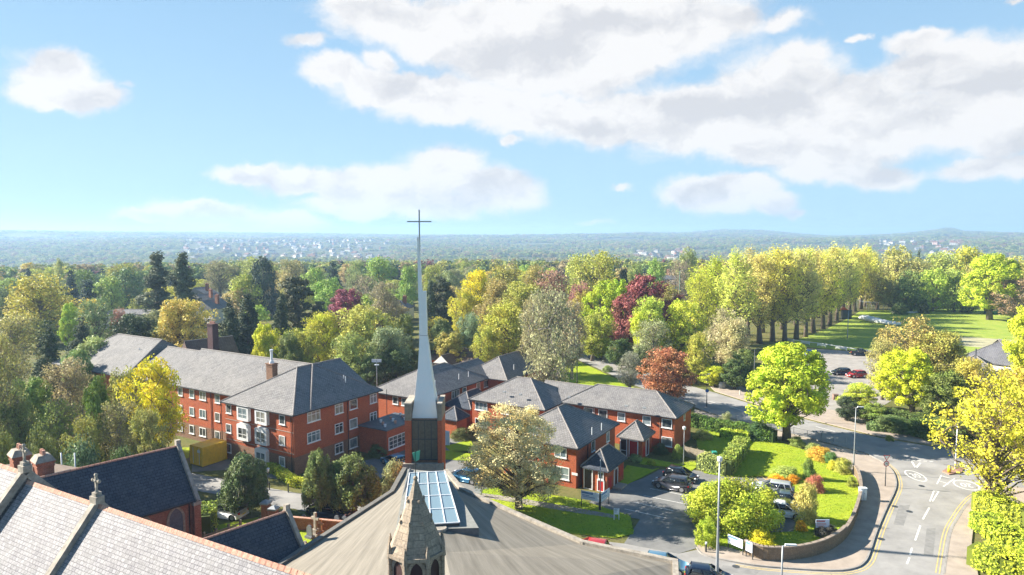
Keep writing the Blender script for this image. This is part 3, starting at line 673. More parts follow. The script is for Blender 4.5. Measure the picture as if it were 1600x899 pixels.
c30 = G(1430.5, 744); ring(mw, c30, 1.0, 2.0, .16, -.1, .036); ground_text(mw, '30', c30, 1.5, -.1, .036, .72, 1.35)
c20 = G(1510, 758.5); ring(mw, c20, 1.35, 1.75, .16, -.35, .036); ground_text(mw, '20', c20, 1.5, math.pi - .35, .036, .9, 1.2)
tag(mw.build('road_marking', PAINT), kind='structure')
my = MB()
def offset(ch, d):
    out = []
    for i in range(len(ch)):
        t = (ch[min(i + 1, len(ch) - 1)] - ch[max(i - 1, 0)]); t.z = 0; t.normalize(); out.append(ch[i] + Vector((-t.y, t.x, 0)) * d)
    return out
for d in (.35, .62): stripe(my, offset(kerbL[:-9], d), .10)
for d in (.35, .62): stripe(my, offset(kerbR[:16], d), .10)
stripe(my, offset([G(*p) for p in [(1480, 700), (1375, 683.5), (1282, 660.5), (1200, 638.5)]], .4), .1)
tag(my.build('yellow_line', YPAINT), kind='structure')
# bay lines and the disabled bays
ml = MB()
for a, b2 in [((1016, 764), (1082, 777)), ((1006, 775), (1070, 788)), ((990, 785), (1052, 799)), ((976, 796), (1040, 810))]: stripe(ml, GP(a, b2), .09, .042)
tag(ml.build('road_marking', PAINT), kind='structure')
ml = MB()
stripe(ml, GP((1136, 757), (1151, 740)), .12, .042); stripe(ml, GP((1118, 753), (1142, 746)), .10, .042)
for a, b2 in [((1170, 761), (1188, 741)), ((1185, 741), (1199, 752)), ((1180, 748), (1190, 757)), ((1174, 755), (1180, 761)), ((1188, 741), (1202, 745))]: stripe(ml, GP(a, b2), .12, .042)
ground_text(ml, 'DISABLED', G(1142, 762.5), .9, -.35, .042, .8, 1.0); ground_text(ml, 'CAR', G(1167, 767), .9, -.35, .042, .8, 1.0)
cw = G(1156, 756); ring(ml, cw, .5, .5, .12, 0, .042, 18); stripe(ml, [cw + Vector((-.1, .3, 0)), cw + Vector((.05, 1.1, 0))], .14, .042); stripe(ml, [cw + Vector((.05, .5, 0)), cw + Vector((.8, .3, 0))], .14, .042)
tag(ml.build('yellow_line', YPAINT), kind='structure')

# wear on the tarmac
WEAR = plain('tarmac_patch', (.22, .215, .21), .9, var=.15, scale=1.5, c2=(.28, .27, .26), obj=False)
def patch(pts, z=.034): 
    o = sheet('road_patch', GP(*pts), z, WEAR)
patch([(1405, 790), (1422, 790), (1412, 822), (1396, 820)]); patch([(1448, 826), (1462, 826), (1458, 870), (1443, 868)]); patch([(1130, 884), (1190, 891), (1180, 899), (1120, 893)])
patch([(1350, 712), (1372, 714), (1400, 722), (1390, 724)], .033)
for px, py in ((1398, 792), (1421, 800), (1440, 760), (1377, 843), (1150, 886)):
    P = G(px, py); mb = MB(); mb.tube([Vector((P.x, P.y, .02)), Vector((P.x, P.y, .043))], .33, 14); tag(mb.build('manhole_cover', METALD), kind='structure')
# tufts of grass over the lawns and their edges
def in_poly(x, y, P):
    c = False; j = len(P) - 1
    for i in range(len(P)):
        if (P[i].y > y) != (P[j].y > y) and x < (P[j].x - P[i].x) * (y - P[i].y) / (P[j].y - P[i].y) + P[i].x: c = not c
        j = i
    return c
def tufts():
    pr = random.Random(2); C = []
    for P, dn_ in ((lawnA, 22), (GP((755, 766), (790, 762), (905, 782), (985, 808), (990, 835), (960, 842), (870, 832), (800, 805), (745, 782)), 22), (GP((1005, 716), (1060, 726), (1085, 722), (1092, 728), (1080, 737), (1040, 730), (1000, 726)), 22), (GP((445, 815), (560, 815), (560, 870), (445, 880)), 12)):
        xs = [p.x for p in P]; ys = [p.y for p in P]; n = int((max(xs) - min(xs)) * (max(ys) - min(ys)) * dn_)
        for _ in range(n):
            x, y = pr.uniform(min(xs), max(xs)), pr.uniform(min(ys), max(ys))
            if in_poly(x, y, P): C.append((x, y, .13))
        for a, b in zip(P, P[1:] + P[:1]):
            for _ in range(int((b - a).length * 14)): q = a.lerp(b, pr.random()); C.append((q.x + pr.gauss(0, .09), q.y + pr.gauss(0, .09), .12))
    C = np.array(C); rng = np.random.default_rng(3); N = rng.normal(size=(len(C), 3)); N[:, 2] = np.abs(N[:, 2]) + .6
    k = .5 + .5 * np.sin(C[:, 0] * .9 + np.sin(C[:, 1] * .7)) * np.sin(C[:, 1] * 1.1)
    me = leaf_mesh('grass', C, N, rng.uniform(.04, .085, len(C)), np.clip(rng.uniform(0, .55, len(C)) + .3 * k, 0, 1), LEAF)
    o = bpy.data.objects.new('grass', me); link(o); o.color = (.24, .31, .025, 1); tag(o, kind='stuff')
tufts()
# ------------------------------------------------------------------ buildings
U = Vector((.857, -.515, 0)).normalized(); V = Vector((-U.y, U.x, 0)); Z = Vector((0, 0, 1))
def inset(pts, d):
    n = len(pts); out = []
    ar = sum(pts[i].x * pts[(i + 1) % n].y - pts[(i + 1) % n].x * pts[i].y for i in range(n))
    s = 1 if ar > 0 else -1
    for i in range(n):
        a, b, c = pts[i - 1], pts[i], pts[(i + 1) % n]
        d1 = (b - a); d1.z = 0; d1.normalize(); d2 = (c - b); d2.z = 0; d2.normalize()
        n1 = Vector((-d1.y, d1.x, 0)) * s; n2 = Vector((-d2.y, d2.x, 0)) * s
        k = 1 + n1.dot(n2); out.append(b + (n1 + n2) * (d / max(k, .2)))
    return out
def roof_block(root, N, Lu, Lv, he, rise, axis='u', h0=True, h1=True, u=U, v=V, mat=None, fas=.16, ridge=RIDGE, name='roof', gut=True, h0s=1.0, h1s=1.0):
    """hipped or gabled roof over a rectangle: N near corner, -u side Lu long, +v side Lv long"""
    mat = mat or SLATE; N = Vector((N[0], N[1], 0))
    c = [N, N - u * Lu, N - u * Lu + v * Lv, N + v * Lv]
    if axis == 'v':
        hf = Lu / 2; r0 = N - u * hf + v * (hf * h0s if h0 else 0); r1 = N - u * hf + v * (Lv - (hf * h1s if h1 else 0))
    else:
        hf = Lv / 2; r0 = N + v * hf - u * (hf * h0s if h0 else 0); r1 = N + v * hf - u * (Lu - (hf * h1s if h1 else 0))
    e = [p + Z * he for p in c]; R0 = r0 + Z * (he + rise); R1 = r1 + Z * (he + rise)
    mb = MB(); lo = [p - Z * fas for p in e]
    if axis == 'v': faces = [(e[1], e[0], R0), (e[0], e[3], R1, R0), (e[3], e[2], R1), (e[2], e[1], R0, R1)]
    else: faces = [(e[0], e[3], R0), (e[3], e[2], R1, R0), (e[2], e[1], R1), (e[1], e[0], R0, R1)]
    for f in faces:
        n = (f[1] - f[0]).cross(f[2] - f[0]); mb.poly(f if n.z > 0 or abs(n.z) < 1e-6 else f[::-1])
    for i in range(4): mb.poly([lo[i], lo[(i + 1) % 4], e[(i + 1) % 4], e[i]][::-1])
    mb.poly(lo)
    o = mb.build(name, mat, root)
    mr = MB(); up = Z * .02
    hips = []
    if axis == 'v': hips = ([(e[0], R0), (e[1], R0)] if h0 else []) + ([(e[3], R1), (e[2], R1)] if h1 else [])
    else: hips = ([(e[0], R0), (e[3], R0)] if h0 else []) + ([(e[1], R1), (e[2], R1)] if h1 else [])
    for a, b in hips + [(R0, R1)]:
        if (a - b).length > .05: mr.tube([a + up, b + up], .10, 6)
    mr.build('ridge_tile', ridge, root)
    if gut:
        mg = MB()
        for i in range(4):
            a, b = lo[i], lo[(i + 1) % 4]; d = (b - a).normalized(); nn = Vector((d.y, -d.x, 0)); 
            if nn.dot((a + b) / 2 - (lo[0] + lo[2]) / 2) < 0: nn = -nn
            cpt = (a + b) / 2 + nn * .06 + Z * .07; mg.box(cpt, ((b - a).length + .1, .12, .12), (d, nn, Z))
        mg.build('gutter', GUTTER, root)
    return c, (R0, R1)
def walls(root, c, z1, z0=0, mat=BRICK, ins=.4, low=None, lowh=2.3, name='wall'):
    w = inset([Vector((p.x, p.y, 0)) for p in c], ins)
    zb = z0
    if low:
        m = MB(); m.prism(w, z0, lowh, top=False); m.build('ground_floor_wall', low, root); zb = lowh
    m = MB(); m.prism(w, zb, z1, top=False); m.build(name, mat, root)
    return w
class Wall:
    """a wall face from a to b seen from outside with outward normal n"""
    def __init__(s, a, b, n=None):
        s.a = Vector((a.x, a.y, 0)); s.b = Vector((b.x, b.y, 0)); s.t = (s.b - s.a).normalized(); s.n = n or Vector((s.t.y, -s.t.x, 0))
    def at(s, px, h=2.):                      # where the photo column px crosses it
        dx = (px - 800) / F
        # x = dx * depth, depth = y*cp - (h-CH)*sp
        k0 = s.a.x - dx * (s.a.y * cp - (h - CH) * sp_); k1 = s.t.x - dx * s.t.y * cp
        return s.a - s.t * (k0 / k1)
def window(root, wall, p, zc, w, h, lights=2, top=True, name='window', frame=WHITE, glass=None, depth=.07, fw=.09, box=0, arch=False, rows=1, pane=True):
    t, n = wall.t, wall.n; c = Vector((p.x, p.y, zc)); mb = MB(); ax = (t, n, Z); d = depth
    if box:                                   # projecting white bay surround
        q = c + n * box / 2
        for sx in (-1, 1): mb.box(q + t * sx * (w / 2 + .12), (.24, box, h + .5), ax)
        mb.box(q + Z * (h / 2 + .13), (w + .24 * 2 - .48, box, .26), ax); mb.box(q - Z * (h / 2 + .14), (w + .1 - .1, box, .28), ax)
        if arch:
            pts = [q + t * (w / 2 + .24) * math.cos(a) + Z * (h / 2 + .25 + .35 * math.sin(a)) for a in [math.pi * i / 10 for i in range(11)]]
            fr = [x + n * box / 2 for x in pts]; bk = [x - n * box / 2 for x in pts]
            mb.add(fr, [tuple(range(11))]); mb.add(fr + bk, [(i, i + 1, 12 + i, 11 + i) for i in range(10)])
        c = c + n * (box - .06)
    q = c + n * d / 2
    for sx in (-1, 1): mb.box(q + t * sx * (w / 2 - fw / 2), (fw, d, h), ax)
    for sz in (-1, 1): mb.box(q + Z * sz * (h / 2 - fw / 2), (w - 2 * fw, d - .004, fw), ax)
    if not box: mb.box(c + n * .07 - Z * (h / 2 + .04), (w + .14, .14, .07), ax)       # sill
    for i in range(1, lights): mb.box(q + t * (-w / 2 + w * i / lights), (fw * .8, d - .008, h - 2 * fw), ax)
    if top: mb.box(q + Z * (-h * .12 if top == 'low' else h * .2), (w - 2 * fw, d - .012, fw * .7), ax)
    for r in range(1, rows): mb.box(q + Z * (-h / 2 + h * r / rows), (w - 2 * fw, d - .012, fw * .6), ax)
    o = mb.build(name, frame, root)
    if pane:
        g = MB(); g.box(c + n * .018, (w - .03, .03, h - .03), ax); g.build('pane', glass or GLASSES[(int(abs(c.x * 7.3) + abs(c.z * 5.1)) * 7) % 4], o)
    return o
def vent(root, P, h=.5):
    m = MB(); m.tube([P - Z * .2, P + Z * h], .06, 6); m.build('vent_pipe', METALW, root)
def downpipe(root, wall, p, z1, z0=.1, mat=GUTTER):
    m = MB(); q = Vector((p.x, p.y, 0)) + wall.n * .07; m.tube([q + Z * z0, q + Z * z1], .045, 6); m.build('downpipe', mat, root)
def smallvent(root, P):
    m = MB(); m.box(P + Z * .12, (.45, .3, .22), (U, V, Z)); m.build('roof_vent', METALG, root)

# --- A: the three storey care flats
A = empty('apartment_building', G(457.7, 649.7, 7.8) * 1); A.location.z = 0
def rooted(e_): e_.location = (0, 0, 0); return e_
rooted(A)
NA = G(457.7, 649.7, 7.8); he = 7.8
cA1, _ = roof_block(A, NA, 13.9, 15.0, he, 4.1, 'v', True, False)
NA2 = NA + V * 2.82 + U * (-.02)
cA2, RA2 = roof_block(A, NA2, 31.5, 13.4, he, 4.15, 'u', True, False)
wA = walls(A, [NA, NA - U * 13.9, NA - U * 13.9 + V * 8, NA + V * 8], he - .1, low=BRICKLOW)
wA2 = walls(A, [NA2 + U * 0, NA2 - U * 61, NA2 - U * 61 + V * 13.4, NA2 + V * 13.4], he - .11, low=BRICKLOW, ins=.405)
# lower linking roof and the far wing
N3 = NA2 - U * 31.0 + V * .0
roof_block(A, N3, 9.5, 13.4, he, 3.75, 'u', False, False)
N4 = NA2 - U * 40.3 - V * .7
cA4, _ = roof_block(A, N4, 22, 14.8, he, 4.75, 'u', True, True, h0s=.22, name='wing_roof')
tag(A, 'three storey red brick flats with grey hipped roofs and white bay windows', 'apartment block')
FA = Wall(wA[1] if (wA[1] - wA[0]).dot(U) < 0 else wA[0], wA[0], -V); 
FA = Wall(wA[1], wA[0], -V)
zf = [1.5, 4.2, 6.85]
for px, w, bx in ((357.5, 1.05, 0), (383, 1.75, 1), (411.5, 1.75, 1), (441, 1.05, 0)):
    for k, z in enumerate(zf):
        if k == 0 and px == 383: continue
        p = FA.at(px, z)
        if bx: window(A, FA, p, z - .05, w, 1.45, 2, 'low', name='bay_window', box=.45, arch=(k < 2))
        else: window(A, FA, p, z, w, 1.2, 1, False)
RA = Wall(wA[0], wA[3] + V * 9, U)
for px, w, l in ((490, 1.95, 3), (529.5, 1.35, 2), (552, 1.35, 1), (583, 1.25, 2)):
    for k, z in enumerate(zf):
        if k == 0 and px in (583, 490): continue
        window(A, RA, RA.at(px, z), z, w * 1.1, 1.35, l, l > 1)
WA2 = Wall(wA2[1], wA2[0], -V)
for px in (300, 317, 340):
    for k, z in enumerate(zf): window(A, WA2, WA2.at(px, z), z, 1.5 if px == 317 else 1.1, 1.25, 2 if px == 317 else 1, False)
for px in (282, 283.5, 240, 215, 190):
    for k, z in enumerate(zf[:2] if px < 250 else zf): 
        if px != 283.5: window(A, WA2, WA2.at(px, z), z, 1.1, 1.25, 1, False)
for wl_, px in ((FA, 347.5), (FA, 456), (RA, 543.5), (RA, 604), (WA2, 331)): downpipe(A, wl_, wl_.at(px, 4), he - .2)
for z in (2.75, 5.45):
    m = MB(); a, b = FA.a, FA.b; m.box((a + b) / 2 + FA.n * .02 + Z * z, ((b - a).length, .04, .07), (FA.t, FA.n, Z)); m.build('string_course', PAVE, A)
# entrance canopy on the shaded side, recess shade painted as a flat dark panel
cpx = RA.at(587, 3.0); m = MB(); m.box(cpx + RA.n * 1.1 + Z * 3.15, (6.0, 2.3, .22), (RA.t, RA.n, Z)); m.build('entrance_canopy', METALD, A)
m = MB(); m.box(RA.at(572, 1.5) + RA.n * .03 + Z * 1.5, (2.6, .06, 3.0), (RA.t, RA.n, Z)); m.build('recess_shade', METALD, A)
m = MB(); m.box(RA.at(594, 1.5) + RA.n * 1.0 + Z * 1.5, (.3, 2.0, 3.0), (RA.t, RA.n, Z)); m.build('porch_wall', BRICKLOW, A)
# brick chimney with steel flue and pots on the roof
def chimney(root, P, w, d, h, pots=0, mat=BRICKOLD, flue=False, ax=(U, V, Z)):
    m = MB(); m.box(P + Z * h / 2, (w, d, h), ax); ch = m.build('chimney', mat, root)
    m = MB(); m.box(P + Z * (h + .06), (w + .2, d + .2, .14), ax); m.box(P + Z * (h - .25), (w + .12, d + .12, .1), ax); m.build('cap', mat, ch)
    for i in range(pots):
        q = P + ax[0] * ((i - (pots - 1) / 2) * w / max(pots, 1)) + Z * (h + .12); m = MB(); m.tube([q, q + Z * .1, q + Z * .45], [.14, .13, .11], 8); m.build('pot', TERRA, ch)
    if flue:
        m = MB(); q = P + Z * (h + .1); m.tube([q, q + Z * .35, q + Z * .36, q + Z * 1.7], [.38, .3, .18, .18], 10); m.tube([q + Z * 1.72, q + Z * 1.95], .24, 10); m.build('flue', METALW, ch)
    return ch
pc = G(425, 584, 10.7); chimney(A, pc - Z * .8, 1.25, .9, HT(569, pc.y) - pc.z + .8, flue=True, mat=BRICKLOW)
for a, b, hh in ((335, 560, 10.5), (385, 566, 10.4), (410, 575.5, 11), (537, 590, 10), (218, 547, 11)): vent(A, G(a, b, hh), .35)
for px, py in ((225, 549), (335, 561), (385, 567)):
    smallvent(A, G(px, py, 10.3))
vent(A, G(540, 596, 9.6), .7)
# metal aerial mast by the roof edge
m = MB(); p = G(590, 612, 6); p = Vector((XT(589, 112, 5), 112, 0)); m.tube([p, p + Z * (HT(562, 112))], .06, 6); am = m.build('pole', METALG, None)
ae = rooted(empty('aerial_mast')); am.parent = ae; reg(ae, am); tag(ae, 'grey mast with small aerials behind the roof of the brick flats', 'mast')
m = MB(); top = p + Z * HT(562, 112); m.box(top - Z * .2, (1.6, .1, .5)); m.box(top - Z * .9, (.7, .5, .12)); m.build('aerial', METALW, ae)
# link block between flats and the tower
Lk = rooted(empty('link_building')); tag(Lk, 'low brick link block with white lattice window beside the bell tower', 'building')
pN = Vector((NA.x, NA.y, 0)) + V * 13 + U * 1.0
lw = [pN, pN - U * 4, pN - U * 4 + V * 6, pN + V * 6]
b0 = G(605, 715); b1 = G(640, 700)
rl = b0 + U * 0; t_ = (b1 - b0).normalized(); 
fA = [b0, b0 + V * 7.5, b0 + V * 7.5 - U * 5, b0 - U * 5]
m = MB(); m.prism(fA, 0, 3.6); m.build('wall', BRICK, Lk)
WL = Wall(b0, b0 + V * 7.5, U)
window(Lk, WL, b0 + V * 3.0, 1.75, 5.4, 1.7, 6, False, rows=3)
m = MB(); m.prism([p_ + (p_ - fA[0]) * 0 for p_ in inset(fA, -.15)], 3.6, 3.75); m.build('flat_roof', LEAD, Lk)
# planted roof terrace seen above the link
for i in range(9):
    q = b0 + V * (1 + i * .7) - U * (1.2 + (i % 3)); m = MB(); m.tube([q + Z * 3.76, q + Z * 4.15], [.16, .2], 8)
    tag(m.build('plant_pot', TERRA if i % 2 else METALW), 'small %s plant pot on the flat link roof' % ('terracotta' if i % 2 else 'white'), 'plant pot', 'plant pots on the link roof')

def house(name, label, cat='house'):
    r = rooted(empty(name)); tag(r, label, cat); return r
# --- B: rear two storey range
B = house('terraced_house', 'long two storey brick range with stepped hipped roofs behind the bell tower', 'terrace')
NB = G(661.8, 624.7, 5.0)
roof_block(B, NB, 11.2, 18.5, 5, 3.0, 'v', True, True)
roof_block(B, NB + V * 8 - U * .03, 9.4, 14, 5, 2.45, 'v', False, False)
wB = walls(B, [NB, NB - U * 11.2, NB - U * 11.2 + V * 19, NB + V * 19], 4.9)
NB2 = G(792.7, 595.1, 5.0)
roof_block(B, NB2, 9.4, 16.2, 5, 3.0, 'v', True, True)
wB2 = walls(B, [NB2, NB2 - U * 9.4, NB2 - U * 9.4 + V * 16.2, NB2 + V * 16.2], 4.9)
RB = Wall(wB[0], wB[3], U); FB = Wall(wB[1], wB[0], -V)
for px, w, l in ((688, 1.3, 1), (711.5, 2.1, 3), (725.5, 1.1, 1), (747, 1.1, 1), (760.5, 1.9, 3)): window(B, RB, RB.at(px, 4), 4.05, w, 1.25, l, False)
for px in (618, 632): window(B, FB, FB.at(px, 4), 4.05, 1.1, 1.2, 1, False)
for px in (716, 742): window(B, RB, RB.at(px, 1.5), 1.5, 1.3, 1.2, 2, False)
for px, py, hh in ((680, 601, 6.3), (717, 591, 6.5), (732, 587, 6.5), (803, 576, 7)): vent(B, G(px, py, hh), .7)
def porch(root, N, Lu, Lv, he=2.6, rise=1.9, mat=SLATE):
    roof_block(root, N, Lu, Lv, he, rise, 'u' if Lu > Lv else 'v', True, True, mat=mat, name='porch_roof', gut=False)
# small dark pyramid porch over the pale door, and a lean-to beside it
pb = G(704, 656, 2.7); porch(B, pb + U * 1.2, 3.4, 3.4, 2.7, 1.6, SLATED)
m = MB(); c0 = pb + U * .8; m.prism([Vector((q.x, q.y, 0)) for q in (c0 + V * .4, c0 - U * 2.6 + V * .4, c0 - U * 2.6 + V * 3, c0 + V * 3)], 0, 2.6); m.build('porch_wall', BRICK, B)
Wd = Wall(pb - U * 1.6, pb + U * 1.0, -V)
m = MB(); pd = G(698, 696, 0); m.box(pd + Z * 1.05, (1.0, .08, 2.1), (U, V, Z)); m.build('door', plain('pale_blue_door', (.62, .74, .80), .5), B)
N5 = G(718, 634, 3.1); roof_block(B, G(736, 640, 3.0), 5.5, 6, 3.0, 1.9, 'v', True, False, mat=SLATED, name='porch_roof', gut=False)
wp = walls(B, [G(736, 640, 3.0), G(736, 640, 3.0) - U * 5.5, G(736, 640, 3.0) - U * 5.5 + V * 6, G(736, 640, 3.0) + V * 6], 2.95, name='porch_wall')
# --- C: middle hipped house
C1 = house('brick_house', 'square two storey brick house with grey hipped roof, half behind the pale blossom tree')
NC = G(851.6, 641.4, 5.0)
roof_block(C1, NC, 13.2, 10.8, 5, 3.0, 'u', True, True)
wC = walls(C1, [NC, NC - U * 13.2, NC - U * 13.2 + V * 10.8, NC + V * 10.8], 4.9)
FC = Wall(wC[1], wC[0], -V)
for px, w, l in ((752, 2.2, 3), (790, 1.3, 2), (815, 1.3, 2)):
    for z in (4.05, 1.5): window(C1, FC, FC.at(px, z), z, w, 1.25, l, False)
for px, py in ((788, 614), (813, 618), (817, 593)): smallvent(C1, G(px, py, 6.4))
# --- C2: front house with the red panelled porch
C2 = house('brick_house', 'two storey brick house with dark porch and red panels beside the notice board')
NC2 = G(903, 701.5, 5.0)
roof_block(C2, NC2, 10.8, 12.6, 5, 3.05, 'v', True, True)
wC2 = walls(C2, [NC2, NC2 - U * 10.8, NC2 - U * 10.8 + V * 12.6, NC2 + V * 12.6], 4.9)
FC2 = Wall(wC2[1], wC2[0], -V); RC2 = Wall(wC2[0], wC2[3], U)
window(C2, FC2, FC2.at(876, 1.5), 1.6, 2.3, 1.5, 2, 'low'); window(C2, FC2, FC2.at(832.5, 1.5), 1.7, 1.1, 1.3, 1, False); window(C2, FC2, FC2.at(800, 1.5), 1.7, 1.1, 1.3, 1, False)
for px in (876, 832): window(C2, FC2, FC2.at(px, 4), 4.05, 1.6, 1.2, 2, False)
for px, w in ((926.5, 1.05), (949.5, .95)): window(C2, RC2, RC2.at(px, 4), 3.9, w, 1.35, 1, False)
m = MB(); q = FC2.at(898, 1); m.box(q + FC2.n * .03 + Z * 1.75, (.75, .05, .3), (FC2.t, FC2.n, Z)); m.build('name_plate', METALW, C2)
for px in (917.7, ): downpipe(C2, RC2, RC2.at(px, 3), 4.8)
for px, py in ((925, 677), (940, 670)): vent(C2, G(px, py, 6.2), .7)
NP = G(951, 737.6, 2.7)
porch(C2, NP, 3.6, 5.9, 2.7, 1.9, SLATED)
pw = walls(C2, [NP - V * 0, NP - U * 3.8, NP - U * 3.8 + V * 5.9, NP + V * 5.9], 2.6, ins=.35, name='porch_wall')
WP = Wall(pw[1], pw[0], -V); WR = Wall(pw[0], pw[3], U)
def panel(root, wall, p, zc, w, h, mat=REDP, name='red_panel', d=.04):
    m = MB(); m.box(Vector((p.x, p.y, zc)) + wall.n * d / 2, (w, d, h), (wall.t, wall.n, Z)); return m.build(name, mat, root)
def framed_door(root, wall, p, w, h, mat, name='door'):
    o = panel(root, wall, p, h / 2 + .12, w, h, mat, name, .05)
    m = MB(); q = Vector((p.x, p.y, 0)) + wall.n * .05
    for s in (-1, 1): m.box(q + wall.t * s * (w / 2 + .05) + Z * (h / 2 + .12), (.11, .1, h), (wall.t, wall.n, Z))
    m.box(q + Z * (h + .17), (w + .21, .1, .1), (wall.t, wall.n, Z)); m.box(q + Z * (.1), (w + .21, .12, .06), (wall.t, wall.n, Z)); m.build('frame', WHITE, o); return o
DARKW = plain('dark_opening', (.03, .02, .025), .3)
framed_door(C2, WP, WP.a + WP.t * .75, .95, 2.3, DARKW); framed_door(C2, WP, WP.a + WP.t * 2.35, .7, 1.2, REDP)
window(C2, WP, WP.a + WP.t * 2.35, 1.95, .7, .9, 1, False)
panel(C2, WR, WR.a + WR.t * .95, 1.05, 1.0, 1.3); panel(C2, WR, WR.a + WR.t * 4.3, 1.35, 1.0, 1.3)
framed_door(C2, WR, WR.a + WR.t * 2.6, .9, 2.0, plain('maroon_door', (.10, .01, .015), .4))
m = MB(); m.box(WR.a + WR.t * 2.5 + WR.n * .6 + Z * .12, (1.8, 1.1, .24), (WR.t, WR.n, Z)); m.build('step', PAVE, C2)
# --- D: right hand wing
D = house('terraced_house', 'long two storey brick wing with porch, next to the lawn and the road', 'terrace')
ND = G(1057, 654, 5.0)
roof_block(D, ND, 17.8, 8.6, 5, 2.35, 'u', True, True)
roof_block(D, ND - U * 5 + V * .02, 17.5, 8.5, 5, 1.95, 'u', False, False)
wD = walls(D, [ND, ND - U * 22, ND - U * 22 + V * 8.6, ND + V * 8.6], 4.9)
FD = Wall(wD[1], wD[0], -V); RD = Wall(wD[0], wD[3], U)
for px, w in ((919.5, 1.5), (942, 1.4), (971, 1.15), (1010.5, 1.2), (1042, 1.45)): window(D, FD, FD.at(px, 4), 4.0, w, 1.25, 1, False)
window(D, FD, FD.at(1042, 1.5), 1.45, 1.5, 1.3, 1, False)
window(D, RD, RD.at(1069, 4), 4.1, .6, 1.1, 1, False)
downpipe(D, FD, FD.at(928.5, 3), 4.8, mat=METALW); downpipe(D, FD, FD.at(1031, 3), 4.8, mat=BRICKLOW)
for px, py in ((889, 622), (979, 636), (1007, 639)): smallvent(D, G(px, py, 5.9))
NDp = G(1006, 689, 2.7); porch(D, NDp, 3.9, 4.6, 2.7, 1.9)
pw = walls(D, [NDp, NDp - U * 3.9, NDp - U * 3.9 + V * 4.6, NDp + V * 4.6], 2.6, ins=.35, name='porch_wall')
WP = Wall(pw[1], pw[0], -V); WR = Wall(pw[0], pw[3], U)
framed_door(D, WP, WP.a + WP.t * .6, .8, 2.2, DARKW); framed_door(D, WP, WP.a + WP.t * 2.0, 1.1, 2.2, REDP); framed_door(D, WR, WR.a + WR.t * 1.9, .9, 2.1, plain('maroon_door2', (.10, .01, .02), .4)); panel(D, WR, WR.a + WR.t * .7, 1.0, .7, 1.2)
m = MB(); q = WP.a + WP.t * .5 + WP.n * .8
for s in (0, .9): m.tube([q + WP.t * s + Z * .1, q + WP.t * s + Z * 1.1], .035, 6)
m.tube([q + Z * 1.1, q + WP.t * .9 + Z * 1.1], .035, 6); m.build('handrail', METALW, D)
# --- bungalow behind
E = house('bungalow', 'low brown roofed bungalow with pointed gable between the spire and rear trees', 'bungalow')
NE = G(732, 568, 3.0)
BROWNR = bricky('brown_roof', (.20, .13, .105), (.15, .10, .085), (.05, .04, .04), .33, .3, .03, weather=(.22, .17, .13))
roof_block(E, NE, 13, 8, 3.0, 2.3, 'u', False, False, mat=BROWNR); wE = walls(E, [NE, NE - U * 13, NE - U * 13 + V * 8, NE + V * 8], 2.9)
NE2 = G(703, 570, 3.0); roof_block(E, NE2, 4.5, 5, 3.0, 1.7, 'v', False, False, mat=BROWNR); wE2 = walls(E, [NE2, NE2 - U * 4.5, NE2 - U * 4.5 + V * 5, NE2 + V * 5], 2.9)
FE = Wall(wE[1], wE[0], -V)
gm_ = MB(); g0 = NE2 - V * .01; gm_.poly([g0 - U * .2 + Z * 0, g0 - U * 4.3, g0 - U * 2.25 + Z * 1.65]); gm_.build('gable', WHITE, E)
for px in (673, 680): window(E, FE, FE.at(px, 1.5), 1.5, 1.3, 1.3, 2, False)

# --- bell tower with the white spire
T = rooted(empty('bell_tower')); tag(T, 'brick bell tower with dark glazed panel and tall white tapering spire topped by cross', 'church tower')
TY = 70.; tx0, tx1 = XT(633, TY, 7), XT(690.5, TY, 7); zt = HT(632.5, TY); zs = HT(656, TY) + .25; dz = 3.7
xl, xr = XT(643, TY, 7), XT(684, TY, 7)
m = MB(); m.prism([(tx0, TY), (xl, TY), (xl, TY + dz), (tx0, TY + dz)], 0, zt); m.build('pier', BRICK, T)
m = MB(); m.prism([(xr, TY), (tx1, TY), (tx1, TY + dz), (xr, TY + dz)], 0, zt); m.build('pier', BRICK, T)
for a, b in ((tx0, xl), (xr, tx1)):
    m = MB(); m.prism([(a - .04, TY - .04), (b + .04, TY - .04), (b + .04, TY + dz + .04), (a - .04, TY + dz + .04)], zt, zt + .15); m.build('coping', STONE, T)
    m = MB(); m.prism([(a - .015, TY - .015), (b + .015, TY - .015), (b + .015, TY + dz + .015), (a - .015, TY + dz + .015)], zt - 1.7, zt - .001, top=False); m.build('stone_band', plain('tower_band_stone', (.24, .20, .15), .85, var=.25), T)
m = MB(); m.prism([(xl, TY + .5), (xr, TY + .5), (xr, TY + dz - .3), (xl, TY + dz - .3)], 0, zs - .3); m.build('wall', BRICKLOW, T)
PANEL = plain('bronze_panel', (.10, .095, .07), .45, var=.3, scale=3)
zb = HT(720, TY)
m = MB(); m.box(((xl + xr) / 2, TY + .42, (zb + zs - .4) / 2), (xr - xl - .02, .12, zs - .4 - zb)); pn = m.build('glazed_panel', PANEL, T)
m = MB()
for i in range(5): m.box((xl + .03 + (xr - xl - .06) * i / 4, TY + .33, (zb + zs - .4) / 2), (.07, .06, zs - .4 - zb))
for i in range(3): m.box(((xl + xr) / 2, TY + .325, zb + (zs - .4 - zb) * (0 if i == 0 else .52 if i == 1 else 1)), (xr - xl - .04, .07, .09))
m.build('mullion', METALD, pn)
m = MB(); m.prism([(tx0 - .2, TY - .25), (tx1 + .2, TY - .25), (tx1 + .2, TY + .2), (tx0 - .2, TY + .2)], 0, HT(724, TY)); m.build('plinth', STONE, T)
